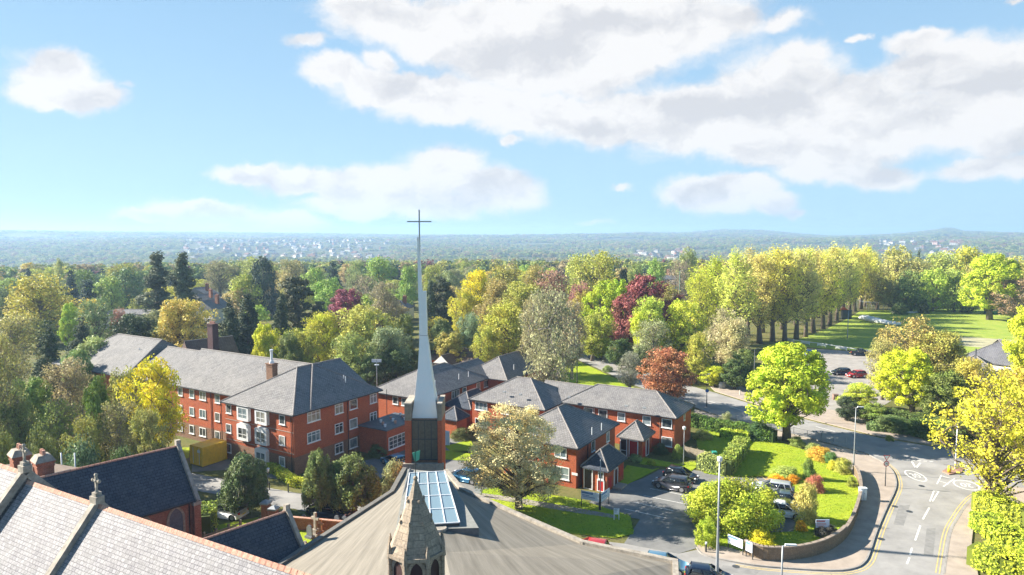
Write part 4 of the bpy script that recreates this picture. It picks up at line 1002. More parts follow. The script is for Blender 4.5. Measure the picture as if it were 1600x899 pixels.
# the spire: four concave sides, narrowing to a slender blade
SPM = plain('white_spire_cladding', (.86, .87, .86), .45, var=.05, scale=.8, c2=(.76, .82, .82))
prof = [(655, 642.3, 684.6), (640, 644.6, 682), (610, 648.2, 676.8), (575, 651.2, 671.5), (545, 652.6, 668), (527, 652.8, 665.2), (500, 652.4, 664.6), (457, 651.0, 663.2)]
Ys = TY + dz / 2 + .2
m = MB(); rings = []
for py, a, b in prof:
    z = HT(py, TY + .6) ; cx = XT((a + b) / 2, TY + .6, z); w = (b - a) / F * TY; d = w * .95
    rings.append([(cx - w / 2, Ys - d / 2, z), (cx + w / 2, Ys - d / 2, z), (cx + w / 2, Ys + d / 2, z), (cx - w / 2, Ys + d / 2, z)])
vs = [p for r in rings for p in r]; fs = [(i * 4 + j, i * 4 + (j + 1) % 4, (i + 1) * 4 + (j + 1) % 4, (i + 1) * 4 + j) for i in range(len(rings) - 1) for j in range(4)]
fs += [(3, 2, 1, 0), tuple(range(len(vs) - 4, len(vs)))]; m.add(vs, fs)
spi = m.build('spire', SPM, T)
m = MB(); r = rings[-1]; zt2 = HT(371, Ys); zc2 = HT(405, Ys)
w = r[1][0] - r[0][0]
m.hexa([(r[0][0], Ys - w * .45, r[0][2]), (r[0][0] + w * .46, Ys - w * .45, r[0][2]), (r[0][0] + w * .46, Ys + w * .45, r[0][2]), (r[0][0], Ys + w * .45, r[0][2])], [(r[0][0] - w * .10, Ys - w * .2, zt2), (r[0][0] + w * .18, Ys - w * .2, zt2), (r[0][0] + w * .18, Ys + w * .2, zt2), (r[0][0] - w * .10, Ys + w * .2, zt2)]); m.build('fin', SPM, spi)
m = MB()
for py in (527, 652): 
    z = HT(py, TY + .6); k = 5 if py == 527 else 0; rr = rings[k]; 
    cxm = (rr[0][0] + rr[1][0]) / 2; ww = rr[1][0] - rr[0][0]
    m.box((cxm, Ys, rr[0][2]), (ww + .05, ww * .95 + .05, .05))
m.build('seam', METALG, spi)
zc = HT(328, Ys - .4); zb2 = HT(458, Ys - .4); xc = XT(655.2, Ys, 31); zbar = HT(346.5, Ys)
m = MB(); m.box((xc, Ys, (zc + zb2) / 2), (.13, .13, zc - zb2)); m.box((xc, Ys, zbar), (2.55, .125, .13)); m.build('cross', METALG, T)
# ------------------------------------------------------------------ foreground church with slate nave
CHU = rooted(empty('church')); tag(CHU, 'old brick church with big pale slate roof, stone gable copings and cross finials', 'church')
ra, rb = G(40, 751, 13), G(400, 872, 13); d1 = (rb - ra).normalized(); dn = Vector((d1.y, -d1.x, 0))     # towards the camera, down the lit slope
if dn.y > 0: dn = -dn
pit = math.radians(50); sl = dn * math.cos(pit) - Z * math.sin(pit); slb = -dn * math.cos(pit) - Z * math.sin(pit); L_ = 13.0
r0 = ra + d1 * .3; r1 = rb + d1 * 9
g1 = G(152, 789, 13)
m = MB(); m.poly([r0, r0 + sl * L_, r1 + sl * L_, r1]); m.poly([r0, r1, r1 + slb * L_, r0 + slb * L_]); m.poly([r1, r1 + sl * L_, r1 + slb * L_]); m.build('roof', SLATEL, CHU)
rl0 = ra - d1 * 14 + Z * .55; rl1 = ra + Z * .55 - d1 * .1
m = MB(); m.poly([rl0, rl0 + sl * L_, rl1 + sl * L_, rl1]); m.poly([rl0, rl1, rl1 + slb * L_, rl0 + slb * L_]); m.poly([rl1, rl1 + sl * L_, rl1 + slb * L_]); m.build('roof', SLATEL, CHU)
wz = 13 - math.sin(pit) * (L_ - .8); ww = math.cos(pit) * (L_ - .8)
m = MB(); q = [rl0 + dn * ww, r1 + dn * ww - d1 * .3, r1 - dn * ww - d1 * .3, rl0 - dn * ww]; m.prism(q, 0, wz, top=False); m.build('wall', BRICKOLD, CHU)
for a, b in ((r0, r1), (rl0, rl1)):
    mr_ = MB()
    n_ = int((b - a).length / .45)
    for i in range(n_):
        p = a.lerp(b, i / n_); q = a.lerp(b, (i + .94) / n_)
        for s in (sl, slb): mr_.poly([p + Z * .10, q + Z * .10, q + s * .24 + Z * .05, p + s * .24 + Z * .05])
    mr_.build('ridge_tile', TERRA, CHU)
def coping(root, apex, s1, s2, ln, along, w=.42, h=.42, name='gable_coping', extra=0.0):
    for s in (s1, s2):
        nrm = Z - s * Z.dot(s); nrm.normalize()
        m = MB(); a = apex + nrm * (h / 2 - .1) + s * .0; b = apex + s * ln + nrm * (h / 2 - .1)
        m.box((a + b) / 2, (ln, w, h), (s, along, nrm)); k = int(ln / 1.1)
        m.build(name, STONE, root)
coping(CHU, g1, sl, slb, 13.0, d1); coping(CHU, ra + Z * .4, sl, slb, 13.0, d1, h=.5)
def finial(root, P, s=1.0):
    m = MB(); u_ = d1
    m.box(P + Z * .12 * s, (.75 * s, .6 * s, .5 * s), (d1, dn, Z)); m.box(P + Z * .48 * s, (.45 * s, .42 * s, .3 * s), (d1, dn, Z))
    m.tube([P + Z * .5 * s, P + Z * .8 * s, P + Z * 1.0 * s], [.16 * s, .09 * s, .08 * s], 8)
    m.box(P + Z * 1.35 * s, (.15 * s, .14 * s, .9 * s), (d1, dn, Z)); m.box(P + Z * 1.42 * s, (.72 * s, .13 * s, .14 * s), (d1, dn, Z))
    for dx, dz_ in ((-.36, 1.42), (.36, 1.42), (0, 1.82), (0, 1.42)): m.blob(P + d1 * dx * s + Z * dz_ * s, (.13 * s, .12 * s, .13 * s), 3, 8, 5, .1)
    for k in range(12):
        a, b = 2 * math.pi * k / 12, 2 * math.pi * (k + 1) / 12
        m.tube([P + Z * 1.42 * s + (d1 * math.cos(t) + Z * math.sin(t)) * .26 * s for t in (a, b)], .04 * s, 5)
    m.build('cross_finial', STONE, root)
finial(CHU, g1 + Z * .25, .92); finial(CHU, ra + Z * .75, .95)
# transept: slope's shade painted into the dark slate colour, gable turned away
TT = Vector((.655, .756, 0)).normalized(); TN = Vector((TT.y, -TT.x, 0))
def chapel(root, corner, apex, back, he, hr, win=None, cop=.36):
    half = abs((apex - corner).dot(TN)); N = Vector((corner.x, corner.y, 0)) - TT * back
    roof_block(root, N, half * 2, back, he, hr - he, 'v', False, False, u=TN, v=TT, mat=SLATED, ridge=TERRA, name='transept_roof')
    wv = walls(root, [N, N - TN * half * 2, N - TN * half * 2 + TT * back, N + TT * back], he - .1, mat=BRICKOLD, ins=.22, name='transept_wall')
    ap = N - TN * half + TT * back + Z * hr
    s1 = (N + TT * back + Z * he - ap); ln = s1.length; s1.normalize(); s2 = (N - TN * half * 2 + TT * back + Z * he - ap).normalized()
    m = MB(); m.poly([ap - Z * .1 - TT * .15, N + TT * (back - .15) + Z * (he - .1), N - TN * half * 2 + TT * (back - .15) + Z * (he - .1)]); m.build('gable', BRICKOLD, root)
    coping(root, ap + Z * .05, s1, s2, ln + .25, TT, w=.34, h=cop)
    m = MB(); m.box(ap + Z * .35, (.4, .4, .5), (TN, TT, Z)); m.build('gable_cap', STONE, root)
    k = N + TT * (back - .1); m = MB(); m.box(k - TN * .1 + Z * (he / 2 - .3), (.7, .6, he - .2), (TN, TT, Z)); m.build('buttress', BRICKOLD, root)
    m = MB(); m.box(k - TN * .1 + Z * (he - .25), (.8, .7, .3), (TN, TT, Z)); m.build('buttress_cap', STONE, root)
    return Wall(wv[0], wv[3], TN)
cn = G(308, 781, 6.0); apx = G(268, 703, 10.0)
WT = chapel(CHU, cn, apx, 17.5, 6.0, 10.2)
def gothic(root, wall, p, zc, w, h, opening):
    t, n = wall.t, wall.n; c = Vector((p.x, p.y, zc))
    def arch(w_, h_, off):
        a = w_ / 2; pts = [(-a, -h_ / 2), (a, -h_ / 2)]
        hs = h_ / 2 - w_ * .8
        for i in range(7):
            th = math.radians(60) * i / 6; pts.append((-a + w_ * math.cos(th), hs + w_ * math.sin(th)))
        for i in range(6, -1, -1):
            th = math.radians(60) * i / 6; pts.append((a - w_ * math.cos(th), hs + w_ * math.sin(th)))
        return [c + t * x + Z * z + n * off for x, z in pts]
    o1, i1 = arch(w + .44, h + .44, .07), arch(w, h, .075); k = len(o1)
    m = MB(); m.add(o1 + i1, [(i, (i + 1) % k, k + (i + 1) % k, k + i) for i in range(k)])
    o0 = arch(w + .44, h + .44, -.02); m.add(o1 + o0, [(i, k + i, k + (i + 1) % k, (i + 1) % k) for i in range(k)]); fr = m.build('stone_arch', STONEB, root)
    m = MB(); m.poly(arch(w + .1, h + .1, .03)); m.build('window', opening, fr); return fr
LEADGL = plain('leaded_glass', (.10, .12, .15), .25, var=.3, scale=6)
gothic(CHU, WT, WT.at(275, 4.2), 4.35, 1.15, 2.6, LEADGL); gothic(CHU, WT, WT.at(225, 4.2), 4.35, 1.15, 2.6, LEADGL)
downpipe(CHU, WT, WT.at(296, 4), 5.8)
# small dark roofed aisle with stone coping by the graveyard
WT2 = chapel(CHU, G(474, 862, 4.6), G(427, 808, 7.2), 11, 4.6, 7.3)
# low vestry block with two brick chimneys beyond the nave
VE = rooted(empty('vestry')); tag(VE, 'flat roofed vestry behind the church with two stout brick chimneys', 'building')
vp = [G(x, y, 9.3) for x, y in ((-60, 762), (-40, 732), (60, 722), (138, 735), (112, 752), (60, 772))]
m = MB(); m.prism(vp, 0, 9.0, top=False); m.build('wall', BRICKOLD, VE)
m = MB(); m.prism(inset([Vector((p.x, p.y, 0)) for p in vp], -.2), 9.0, 9.3); m.build('flat_roof', plain('brown_roof_felt', (.20, .15, .12), .9, var=.2, scale=1.5), VE)
ax3 = (TN, TT, Z)
for px, py, w_, tp, cap in ((69, 752, 1.35, 713, 1), (33, 746, 1.25, 704, 1)):
    P = G(px, py, 9.4); zt_ = HT(tp + 9, P.y); h = zt_ - 9.3
    ch = chimney(VE, P - Z * .1, w_, 1.2, h, 0, BRICKOLD, ax=ax3)
    m = MB(); top = P + Z * (h + .05); m.hexa([top + TN * a * .8 + TT * b * .75 for a, b in ((-1, -1), (1, -1), (1, 1), (-1, 1))], [top + Z * .5 + TN * a * .5 + TT * b * .45 for a, b in ((-1, -1), (1, -1), (1, 1), (-1, 1))]); m.build('sloped_cap', STONE, ch)
    for i in (-1, 1):
        m = MB(); q = top + Z * .4 + TN * i * .25; m.tube([q, q + Z * .2, q + Z * .5], [.17, .15, .13], 8); m.build('pot', TERRA, ch)

# ------------------------------------------------------------------ modern church with the fan shaped roof
MC = rooted(empty('modern_church')); tag(MC, 'low modern church with fan shaped brown grey roof and long raised skylight', 'church')
FELT = None
m_, nt, b = mat_new('roof_sheet'); L = nt.links; b.inputs['Roughness'].default_value = .65
geo = nd(nt, 'ShaderNodeNewGeometry'); c0_ = G(664, 728, 6.5)
sb = nd(nt, 'ShaderNodeVectorMath', operation='SUBTRACT'); L.new(geo.outputs['Position'], sb.inputs[0]); sb.inputs[1].default_value = c0_
sx = nd(nt, 'ShaderNodeSeparateXYZ'); L.new(sb.outputs[0], sx.inputs[0])
an = math_(nt, 'ARCTAN2', sx.outputs[0], sx.outputs[1]); ln_ = nd(nt, 'ShaderNodeVectorMath', operation='LENGTH'); L.new(sb.outputs[0], ln_.inputs[0])
cb = nd(nt, 'ShaderNodeCombineXYZ'); L.new(math_(nt, 'MULTIPLY', an, 26.0), cb.inputs[0]); L.new(math_(nt, 'MULTIPLY', ln_.outputs['Value'], .09), cb.inputs[1])
n_ = nd(nt, 'ShaderNodeTexNoise'); n_.inputs['Scale'].default_value = 1.6; n_.inputs['Detail'].default_value = 8; n_.inputs['Roughness'].default_value = .65; L.new(cb.outputs[0], n_.inputs['Vector'])
r_ = nd(nt, 'ShaderNodeMapRange'); r_.inputs[1].default_value = .32; r_.inputs[2].default_value = .68; L.new(n_.outputs[0], r_.inputs[0])
mx = nd(nt, 'ShaderNodeMix', data_type='RGBA'); L.new(r_.outputs[0], mx.inputs[0]); mx.inputs[6].default_value = (.165, .145, .115, 1); mx.inputs[7].default_value = (.31, .275, .225, 1)
L.new(mx.outputs[2], b.inputs['Base Color']); FELT = m_
C0 = G(664, 736, 6.4); C1_ = G(735, 1030, 8.3)
Lf = [G(632, 735, 6.1), G(612, 771, 5.7), G(472, 862, 4.9), G(430, 890, 4.8), G(330, 1030, 4.8)]
Rf = [G(697, 738, 6.1), G(722, 767, 5.8), G(820, 811, 5.3), G(910, 850, 4.9), G(1055, 880, 4.8), G(1060, 1030, 4.8)]
m = MB(); 
for i in range(len(Lf) - 1): m.add([C0.lerp(C1_, i / 4), C0.lerp(C1_, (i + 1) / 4), Lf[i + 1], Lf[i]], [(0, 3, 2), (0, 2, 1)])
for i in range(len(Rf) - 1): m.add([C0.lerp(C1_, i / 5), C0.lerp(C1_, (i + 1) / 5), Rf[i + 1], Rf[i]], [(0, 1, 2), (0, 2, 3)])
m.build('roof', FELT, MC)
for nm, ch, sgn in (('wall', Lf, 1), ('wall', Rf, -1)):
    m = MB()
    for a, b_ in zip(ch[:-1], ch[1:]): m.poly([Vector((a.x, a.y, 0)), Vector((b_.x, b_.y, 0)), b_ - Z * .3, a - Z * .3])
    m.build(nm, BRICK, MC)
for ch, mt in ((Lf, plain('parapet_felt', (.16, .15, .135), .8, var=.2)), (Rf, STONE)):
    m = MB()
    for i, (a, b_) in enumerate(zip(ch[:-1], ch[1:])):
        d = (b_ - a).normalized(); n = Vector((-d.y, d.x, 0)).normalized(); up_ = n.cross(d) if n.cross(d).z > 0 else d.cross(n)
        m.box((a + b_) / 2 + Z * (-.05 + .004 * i), ((b_ - a).length + .3, .42, .62), (d, n, up_))
    m.build('parapet', mt, MC)
# raised wedge with the skylight
zk = 7.4
wd_ = [G(637, 733, zk), G(697, 739, zk), G(748, 825, zk), G(618, 828, zk)]
m = MB(); m.prism([Vector((p.x, p.y, 0)) for p in wd_], 5.2, zk - .02, top=False); wk = m.build('skylight_base', LEAD, MC)
m = MB(); m.poly([Vector((p.x, p.y, zk)) for p in wd_][::-1]); o_ = m.build('skylight_kerb', plain('pale_felt', (.24, .24, .22), .8, var=.15), MC)
m = MB(); m.tube([G(641, 733, 7.5), G(630, 775, 7.3), G(622, 830, 7.2)], .11, 6); m.build('pipe', LEAD, MC)
sk = [G(640, 755, zk), G(695, 752, zk), G(718, 822, zk), G(628, 827, zk)]
zs0, zs1 = zk + .9, zk + .25
tl, tr_, br_, bl = (Vector((p.x, p.y, z)) for p, z in zip(sk, (zs0, zs0, zs1, zs1)))
SKG = plain('skylight_glass', (.20, .28, .33), .04, spec=1.0)
m = MB(); m.poly([tl, bl, br_, tr_]); 
base_ = [Vector((p.x, p.y, zk)) for p in (tl, tr_, br_, bl)]
sg = m.build('skylight', SKG, MC)
m = MB()
for a, b_, c, d in ((tl, bl, 3, 0), (bl, br_, 2, 3), (br_, tr_, 1, 2), (tr_, tl, 0, 1)): m.poly([a - Z * .01, b_ - Z * .01, Vector((b_.x, b_.y, zk)), Vector((a.x, a.y, zk))])
m.build('kerb', METALD, sg)
m = MB()
for i in range(5):
    a, b_ = tl.lerp(tr_, i / 4), bl.lerp(br_, i / 4); m.tube([a + Z * .03, b_ + Z * .03], .055, 4)
for i in range(5):
    a, b_ = tl.lerp(bl, i / 4), tr_.lerp(br_, i / 4); m.tube([a + Z * .035, b_ + Z * .035], .055, 4)
m.build('glazing_bar', METALW, sg)
p = G(688, 836, 6.9); m = MB(); m.tube([p - Z * .6, p + Z * .45], [.45, .42], 10); m.tube([p + Z * .45, p + Z * .6], [.55, .5], 10); m.build('roof_vent', STONE, MC)
p = G(712, 769, 6.0) + U * 1.2
# stone turret with weather vane, standing before the modern church
TU = rooted(empty('stone_turret')); tag(TU, 'octagonal stone turret spire with gothic arches and green copper weather vane', 'church turret')
tY = 35.; zb_ = HT(873, tY - 1.3); ztip = HT(748, tY); txc = XT(650, tY, 15)
R_ = 1.52; ph0 = math.radians(22.5 + 8)
def octo(r, z, cx=None, n=8): return [(txc + r * math.cos(ph0 + 2 * math.pi * i / n), tY + r * math.sin(ph0 + 2 * math.pi * i / n), z) for i in range(n)]
m = MB(); rr_ = [(1.0, 0), (.88, .1), (.58, .40), (.25, .74), (.06, .985), (.05, 1.0)]
vs = [p for k, f in rr_ for p in octo(R_ * k, zb_ + (ztip - zb_) * f)]
fs = [(i * 8 + j, i * 8 + (j + 1) % 8, (i + 1) * 8 + (j + 1) % 8, (i + 1) * 8 + j) for i in range(5) for j in range(8)] + [tuple(range(40, 48))]
m.add(vs, fs); spt = m.build('spire', STONEB, TU)
m = MB(); m.blob((txc, tY, ztip + .02), (.13, .13, .13), 1, 8, 6, .05); m.build('ball', STONEB, spt)
for f in (.42, .70): 
    for i in range(8):
        k = np.interp(f, [q[1] for q in rr_], [q[0] for q in rr_]); a = ph0 + 2 * math.pi * i / 8
        m = MB(); m.blob((txc + R_ * k * math.cos(a), tY + R_ * k * math.sin(a), zb_ + (ztip - zb_) * f), (.09, .09, .12), i, 6, 4, .2); m.build('crocket', STONEB, spt)
m = MB(); m.prism(octo(R_ * .9, 0), 0, zb_ + .02); m.build('drum', STONEB, TU)
m = MB(); m.prism(octo(R_ * 1.07, 0), zb_ - .16, zb_ + .03); m.prism(octo(R_ * 1.12, 0), zb_ - 2.9, zb_ - 2.6); m.build('cornice', STONEB, TU)
DK = plain('arch_recess_shade', (.05, .02, .02), .8)  # dark colour painted in for the shade inside the arch openings
oc = [Vector(p) for p in octo(R_ * .9, 0)]
for i in range(8):
    a, b_ = oc[i], oc[(i + 1) % 8]; mid = (a + b_) / 2; nn = (mid - Vector((txc, tY, 0))).normalized()
    wl_ = Wall(b_, a, nn); gothic(TU, wl_, mid, zb_ - 1.05, .62, 1.5, DK)
    m = MB(); q = Vector((a.x, a.y, 0)) + (a - Vector((txc, tY, 0))).normalized() * .12
    m.tube([q + Z * (zb_ - 2.8), q + Z * (zb_ - .2)], .1, 7); m.tube([q + Z * (zb_ - .25), q + Z * (zb_ + .12), q + Z * (zb_ + .6)], [.17, .13, .02], 7); m.build('pinnacle', STONEB, TU)
m = MB(); zv = HT(704, tY); m.tube([(txc, tY, ztip), (txc, tY, zv)], .022, 6); m.build('vane_pole', METALD, TU)
m = MB(); zq = HT(722, tY); 
m.hexa([Vector((txc - .02, tY - .01, zq)), Vector((txc + .2, tY - .01, zq + .12)), Vector((txc + .2, tY + .01, zq + .12)), Vector((txc - .02, tY + .01, zq))],
       [Vector((txc - .16, tY - .01, zq + .48)), Vector((txc + .26, tY - .01, zq + .62)), Vector((txc + .26, tY + .01, zq + .62)), Vector((txc - .16, tY + .01, zq + .48))])
m.build('weather_vane', plain('verdigris', (.10, .42, .30), .6, var=.2), TU)

# ------------------------------------------------------------------ other buildings further off
def far_house(name, label, cat, px, Y, w, d, he, rise, ang, wm, rm, wins=3, chim=1, base=None, axis='u', hips=(True, True), floors=2, gable=None):
    r = rooted(empty(name)); tag(r, label, cat); u = Vector((math.cos(ang), math.sin(ang), 0)); v = Vector((-u.y, u.x, 0))
    c = Vector((XT(px, Y, he), Y, 0)); N = c + u * w / 2 - v * d / 2
    roof_block(r, N, w, d, he, rise, axis, hips[0], hips[1], u=u, v=v, mat=rm, gut=False)
    wv = walls(r, [N, N - u * w, N - u * w + v * d, N + v * d], he - .1, mat=wm, z0=(base or 0) - .5)
    if not hips[0]:                            # fill the gable ends
        half = (w if axis == 'v' else d) / 2
        for k in ((0, 1) if axis == 'v' else (0, 1)):
            m = MB()
            if axis == 'v': q = N + v * (.4 if k == 0 else d - .4); tri = [q - u * .4, q - u * (w - .4), q - u * w / 2]
            else: q = N - u * (.4 if k == 0 else w - .4); tri = [q + v * .4, q + v * (d - .4), q + v * d / 2]
            m.poly([tri[0] + Z * (he - .15), tri[1] + Z * (he - .15), tri[2] + Z * (he + rise - .2)]); m.build('gable', wm, r)
    W1 = Wall(wv[1], wv[0], -v); ln = (wv[0] - wv[1]).length
    for i in range(wins):
        for f in range(floors): window(r, W1, W1.a + W1.t * ln * (i + .5) / wins, he - 1.2 - 2.6 * f, 1.5, 1.3, 2, False)
    for i in range(chim):
        P = c + u * (w * (.25 if i == 0 else -.3)) + Z * (he + rise * .5); chimney(r, P, 1.2, .8, rise * .5 + 1.4, 3, BRICKOLD, ax=(u, v, Z))
    return r
REND = plain('cream_render', (.62, .58, .50), .85, var=.08)
far_house('pavilion', 'sports pavilion with pyramid grey roof at the edge of the cricket field', 'pavilion', 1562, 146, 12, 13, 3.0, 4.3, -.95, REND, bricky('pavilion_tiles', (.17, .17, .19), (.13, .13, .15), (.05, .05, .06), .4, .33, .03, weather=(.2, .2, .22)), 3, 0, floors=1)
mh = far_house('manor_house', 'large brick manor with lead roof, parapet and tall chimneys among trees beyond the copper beech', 'manor house', 1046, 330, 18, 14, 8.6, 1.4, -.1, BRICKOLD, LEAD, 7, 0)
for px, tp in ((1027, 424), (1044, 422), (1064, 429), (1069, 429), (1075, 429)):
    Yc = 326 if px > 1060 else 332; P = Vector((XT(px, Yc, 9), Yc, 7.)); chimney(mh, P, 1.3, 1.0, HT(tp, Yc) - 7., 2, BRICKOLD)
far_house('brick_house', 'brick house with steep gable behind the cricket field trees', 'house', 1419, 318, 9, 9, 5.0, 4.0, .1, BRICKOLD, BROWNR, 2, 1, axis='v', hips=(False, False))
far_house('terraced_house', 'long pale rendered terrace beyond the far side of the cricket field', 'terrace', 1508, 330, 42, 8, 4.6, 2.0, .05, WHITE, SLATE, 14, 2)
far_house('bungalow', 'low pale bungalow beyond the far cricket field hedge, beside the big yellow tree', 'bungalow', 1462, 335, 16, 8, 3.0, 1.8, .02, REND, BROWNR, 5, 1, floors=1)
far_house('detached_house', 'detached house with tall dark chimney and white gable in the dark firs', 'house', 328, 126, 8, 9, 6.0, 4.6, -.75, BRICKOLD, BROWNR, 2, 0, axis='v', hips=(False, False))
P = Vector((XT(333.5, 122, 9), 122, 4)); chh = rooted(empty('chimney_stack')); chimney(chh, P - Z * 4, 1.5, 1.2, HT(507, 122), 5, bricky('purple_brick', (.13, .06, .06), (.10, .045, .05), (.1, .08, .08), .225, .075, .012)); tag(chh, 'tall dark purple brick chimney stack with a row of five pots', 'chimney')
for px, Y, w, ang, lb in ((322, 255, 11, -.5, 'slate roofed white house down the gap between tall dark trees'), (331, 232, 10, -.4, 'grey roofed semi with white gable nearest in the gap beside the tall firs'), (314, 285, 12, -.2, 'dark roofed house furthest up the gap behind the tall firs')):
    far_house('detached_house', lb, 'house', px, Y, w, 9, 5.0, 2.8, ang, REND, SLATE, 3, 1, axis='v', hips=(False, False))
far_house('flat_block', 'long low building with pale roof edge behind the tall firs', 'building', 208, 215, 22, 9, 5.2, 1.0, -.05, REND, SLATE, 7, 0)
far_house('detached_house', 'small white house glimpsed behind bare trees left of the spire', 'house', 622, 240, 10, 8, 4.2, 2.5, -.2, WHITE, SLATE, 3, 1)
far_house('detached_house', 'brown roofed house glimpsed between trees beside the purple beech', 'house', 583, 205, 10, 8, 5, 3, -.5, BRICKOLD, BROWNR, 3, 1)
far_house('lodge', 'small white lodge half hidden by trees next to the pavilion', 'house', 1523, 140, 6, 6, 3.0, 2.0, -.6, WHITE, SLATE, 2, 0, floors=1)
# distant suburb
def small_house_mesh(k):
    pr = random.Random(k); m = MB(); w, d, h, r = pr.uniform(11, 17), 8.5, 5.4, 3.2
    m.prism([(-w / 2, -d / 2), (w / 2, -d / 2), (w / 2, d / 2), (-w / 2, d / 2)], -3, h, top=False)
    m.mi = 1; e = [Vector((x, y, h)) for x, y in ((-w / 2 - .5, -d / 2 - .5), (w / 2 + .5, -d / 2 - .5), (w / 2 + .5, d / 2 + .5), (-w / 2 - .5, d / 2 + .5))]
    q = 0 if k % 2 else 4; a, b_ = Vector((-w / 2 + q, 0, h + r)), Vector((w / 2 - q, 0, h + r))
    m.poly([e[0], e[1], b_, a]); m.poly([e[2], e[3], a, b_]); m.poly([e[1], e[2], b_]); m.poly([e[3], e[0], a])
    m.mi = 2
    for i in range(4):
        for z in (1.2, 3.9): m.box((-w / 2 + w * (i + .5) / 4, -d / 2 - .03, z), (1.7, .1, 1.4))
    m.box((w * .2, 0, h + r + .3), (1.1, .8, 1.8)); 
    o = m.build('detached_house', [(REND, BRICKOLD, plain('grey_render', (.42, .41, .39), .85))[k % 3], (BROWNR, SLATE, bricky('red_clay', (.26, .11, .07), (.2, .09, .06), (.08, .05, .04), .33, .3, .03))[(k // 2) % 3], GLASS if k % 2 else WHITE], uv=True); me = o.data
    bpy.data.objects.remove(o); return me
shm_ = [small_house_mesh(k) for k in range(6)]
prd = random.Random(11); HOUSES = []
def suburb(n, x0, x1, d0, d1_, lab, grp):
    for i in range(n):
        px = prd.uniform(x0, x1); d = d0 + (d1_ - d0) * prd.random() ** .8; a = math.atan((px - 800) / F); x, y = d * math.sin(a), d * math.cos(a)
        if any((x - q[0]) ** 2 + (y - q[1]) ** 2 < 24 ** 2 for q in HOUSES): continue
        HOUSES.append((x, y)); o = bpy.data.objects.new('detached_house', prd.choice(shm_)); link(o); o.location = (x, y, terr(x, y)); o.rotation_euler = (0, 0, prd.choice((-.7, -.9, -.5, -1.1, .7)) + prd.uniform(-.2, .2)); k_ = prd.uniform(1.15, 1.5); o.scale = (k_, k_, k_)
        tag(o, lab, 'house', grp)
suburb(150, 290, 610, 1700, 3400, 'tiny pale house in the hazy suburb on the far slope beyond the firs', 'houses of the hazy suburb beyond the firs')
suburb(30, 990, 1075, 1500, 2400, 'tiny roof in the hazy estate beyond the manor house', 'houses beyond the manor house')
suburb(34, 1370, 1500, 2100, 3300, 'tiny house at the foot of the far hill beyond the sports ground', 'houses at the foot of the far hill')
suburb(16, 60, 280, 2500, 4000, 'tiny house scattered in the hazy woods past the tall firs', 'houses scattered in the hazy woods')
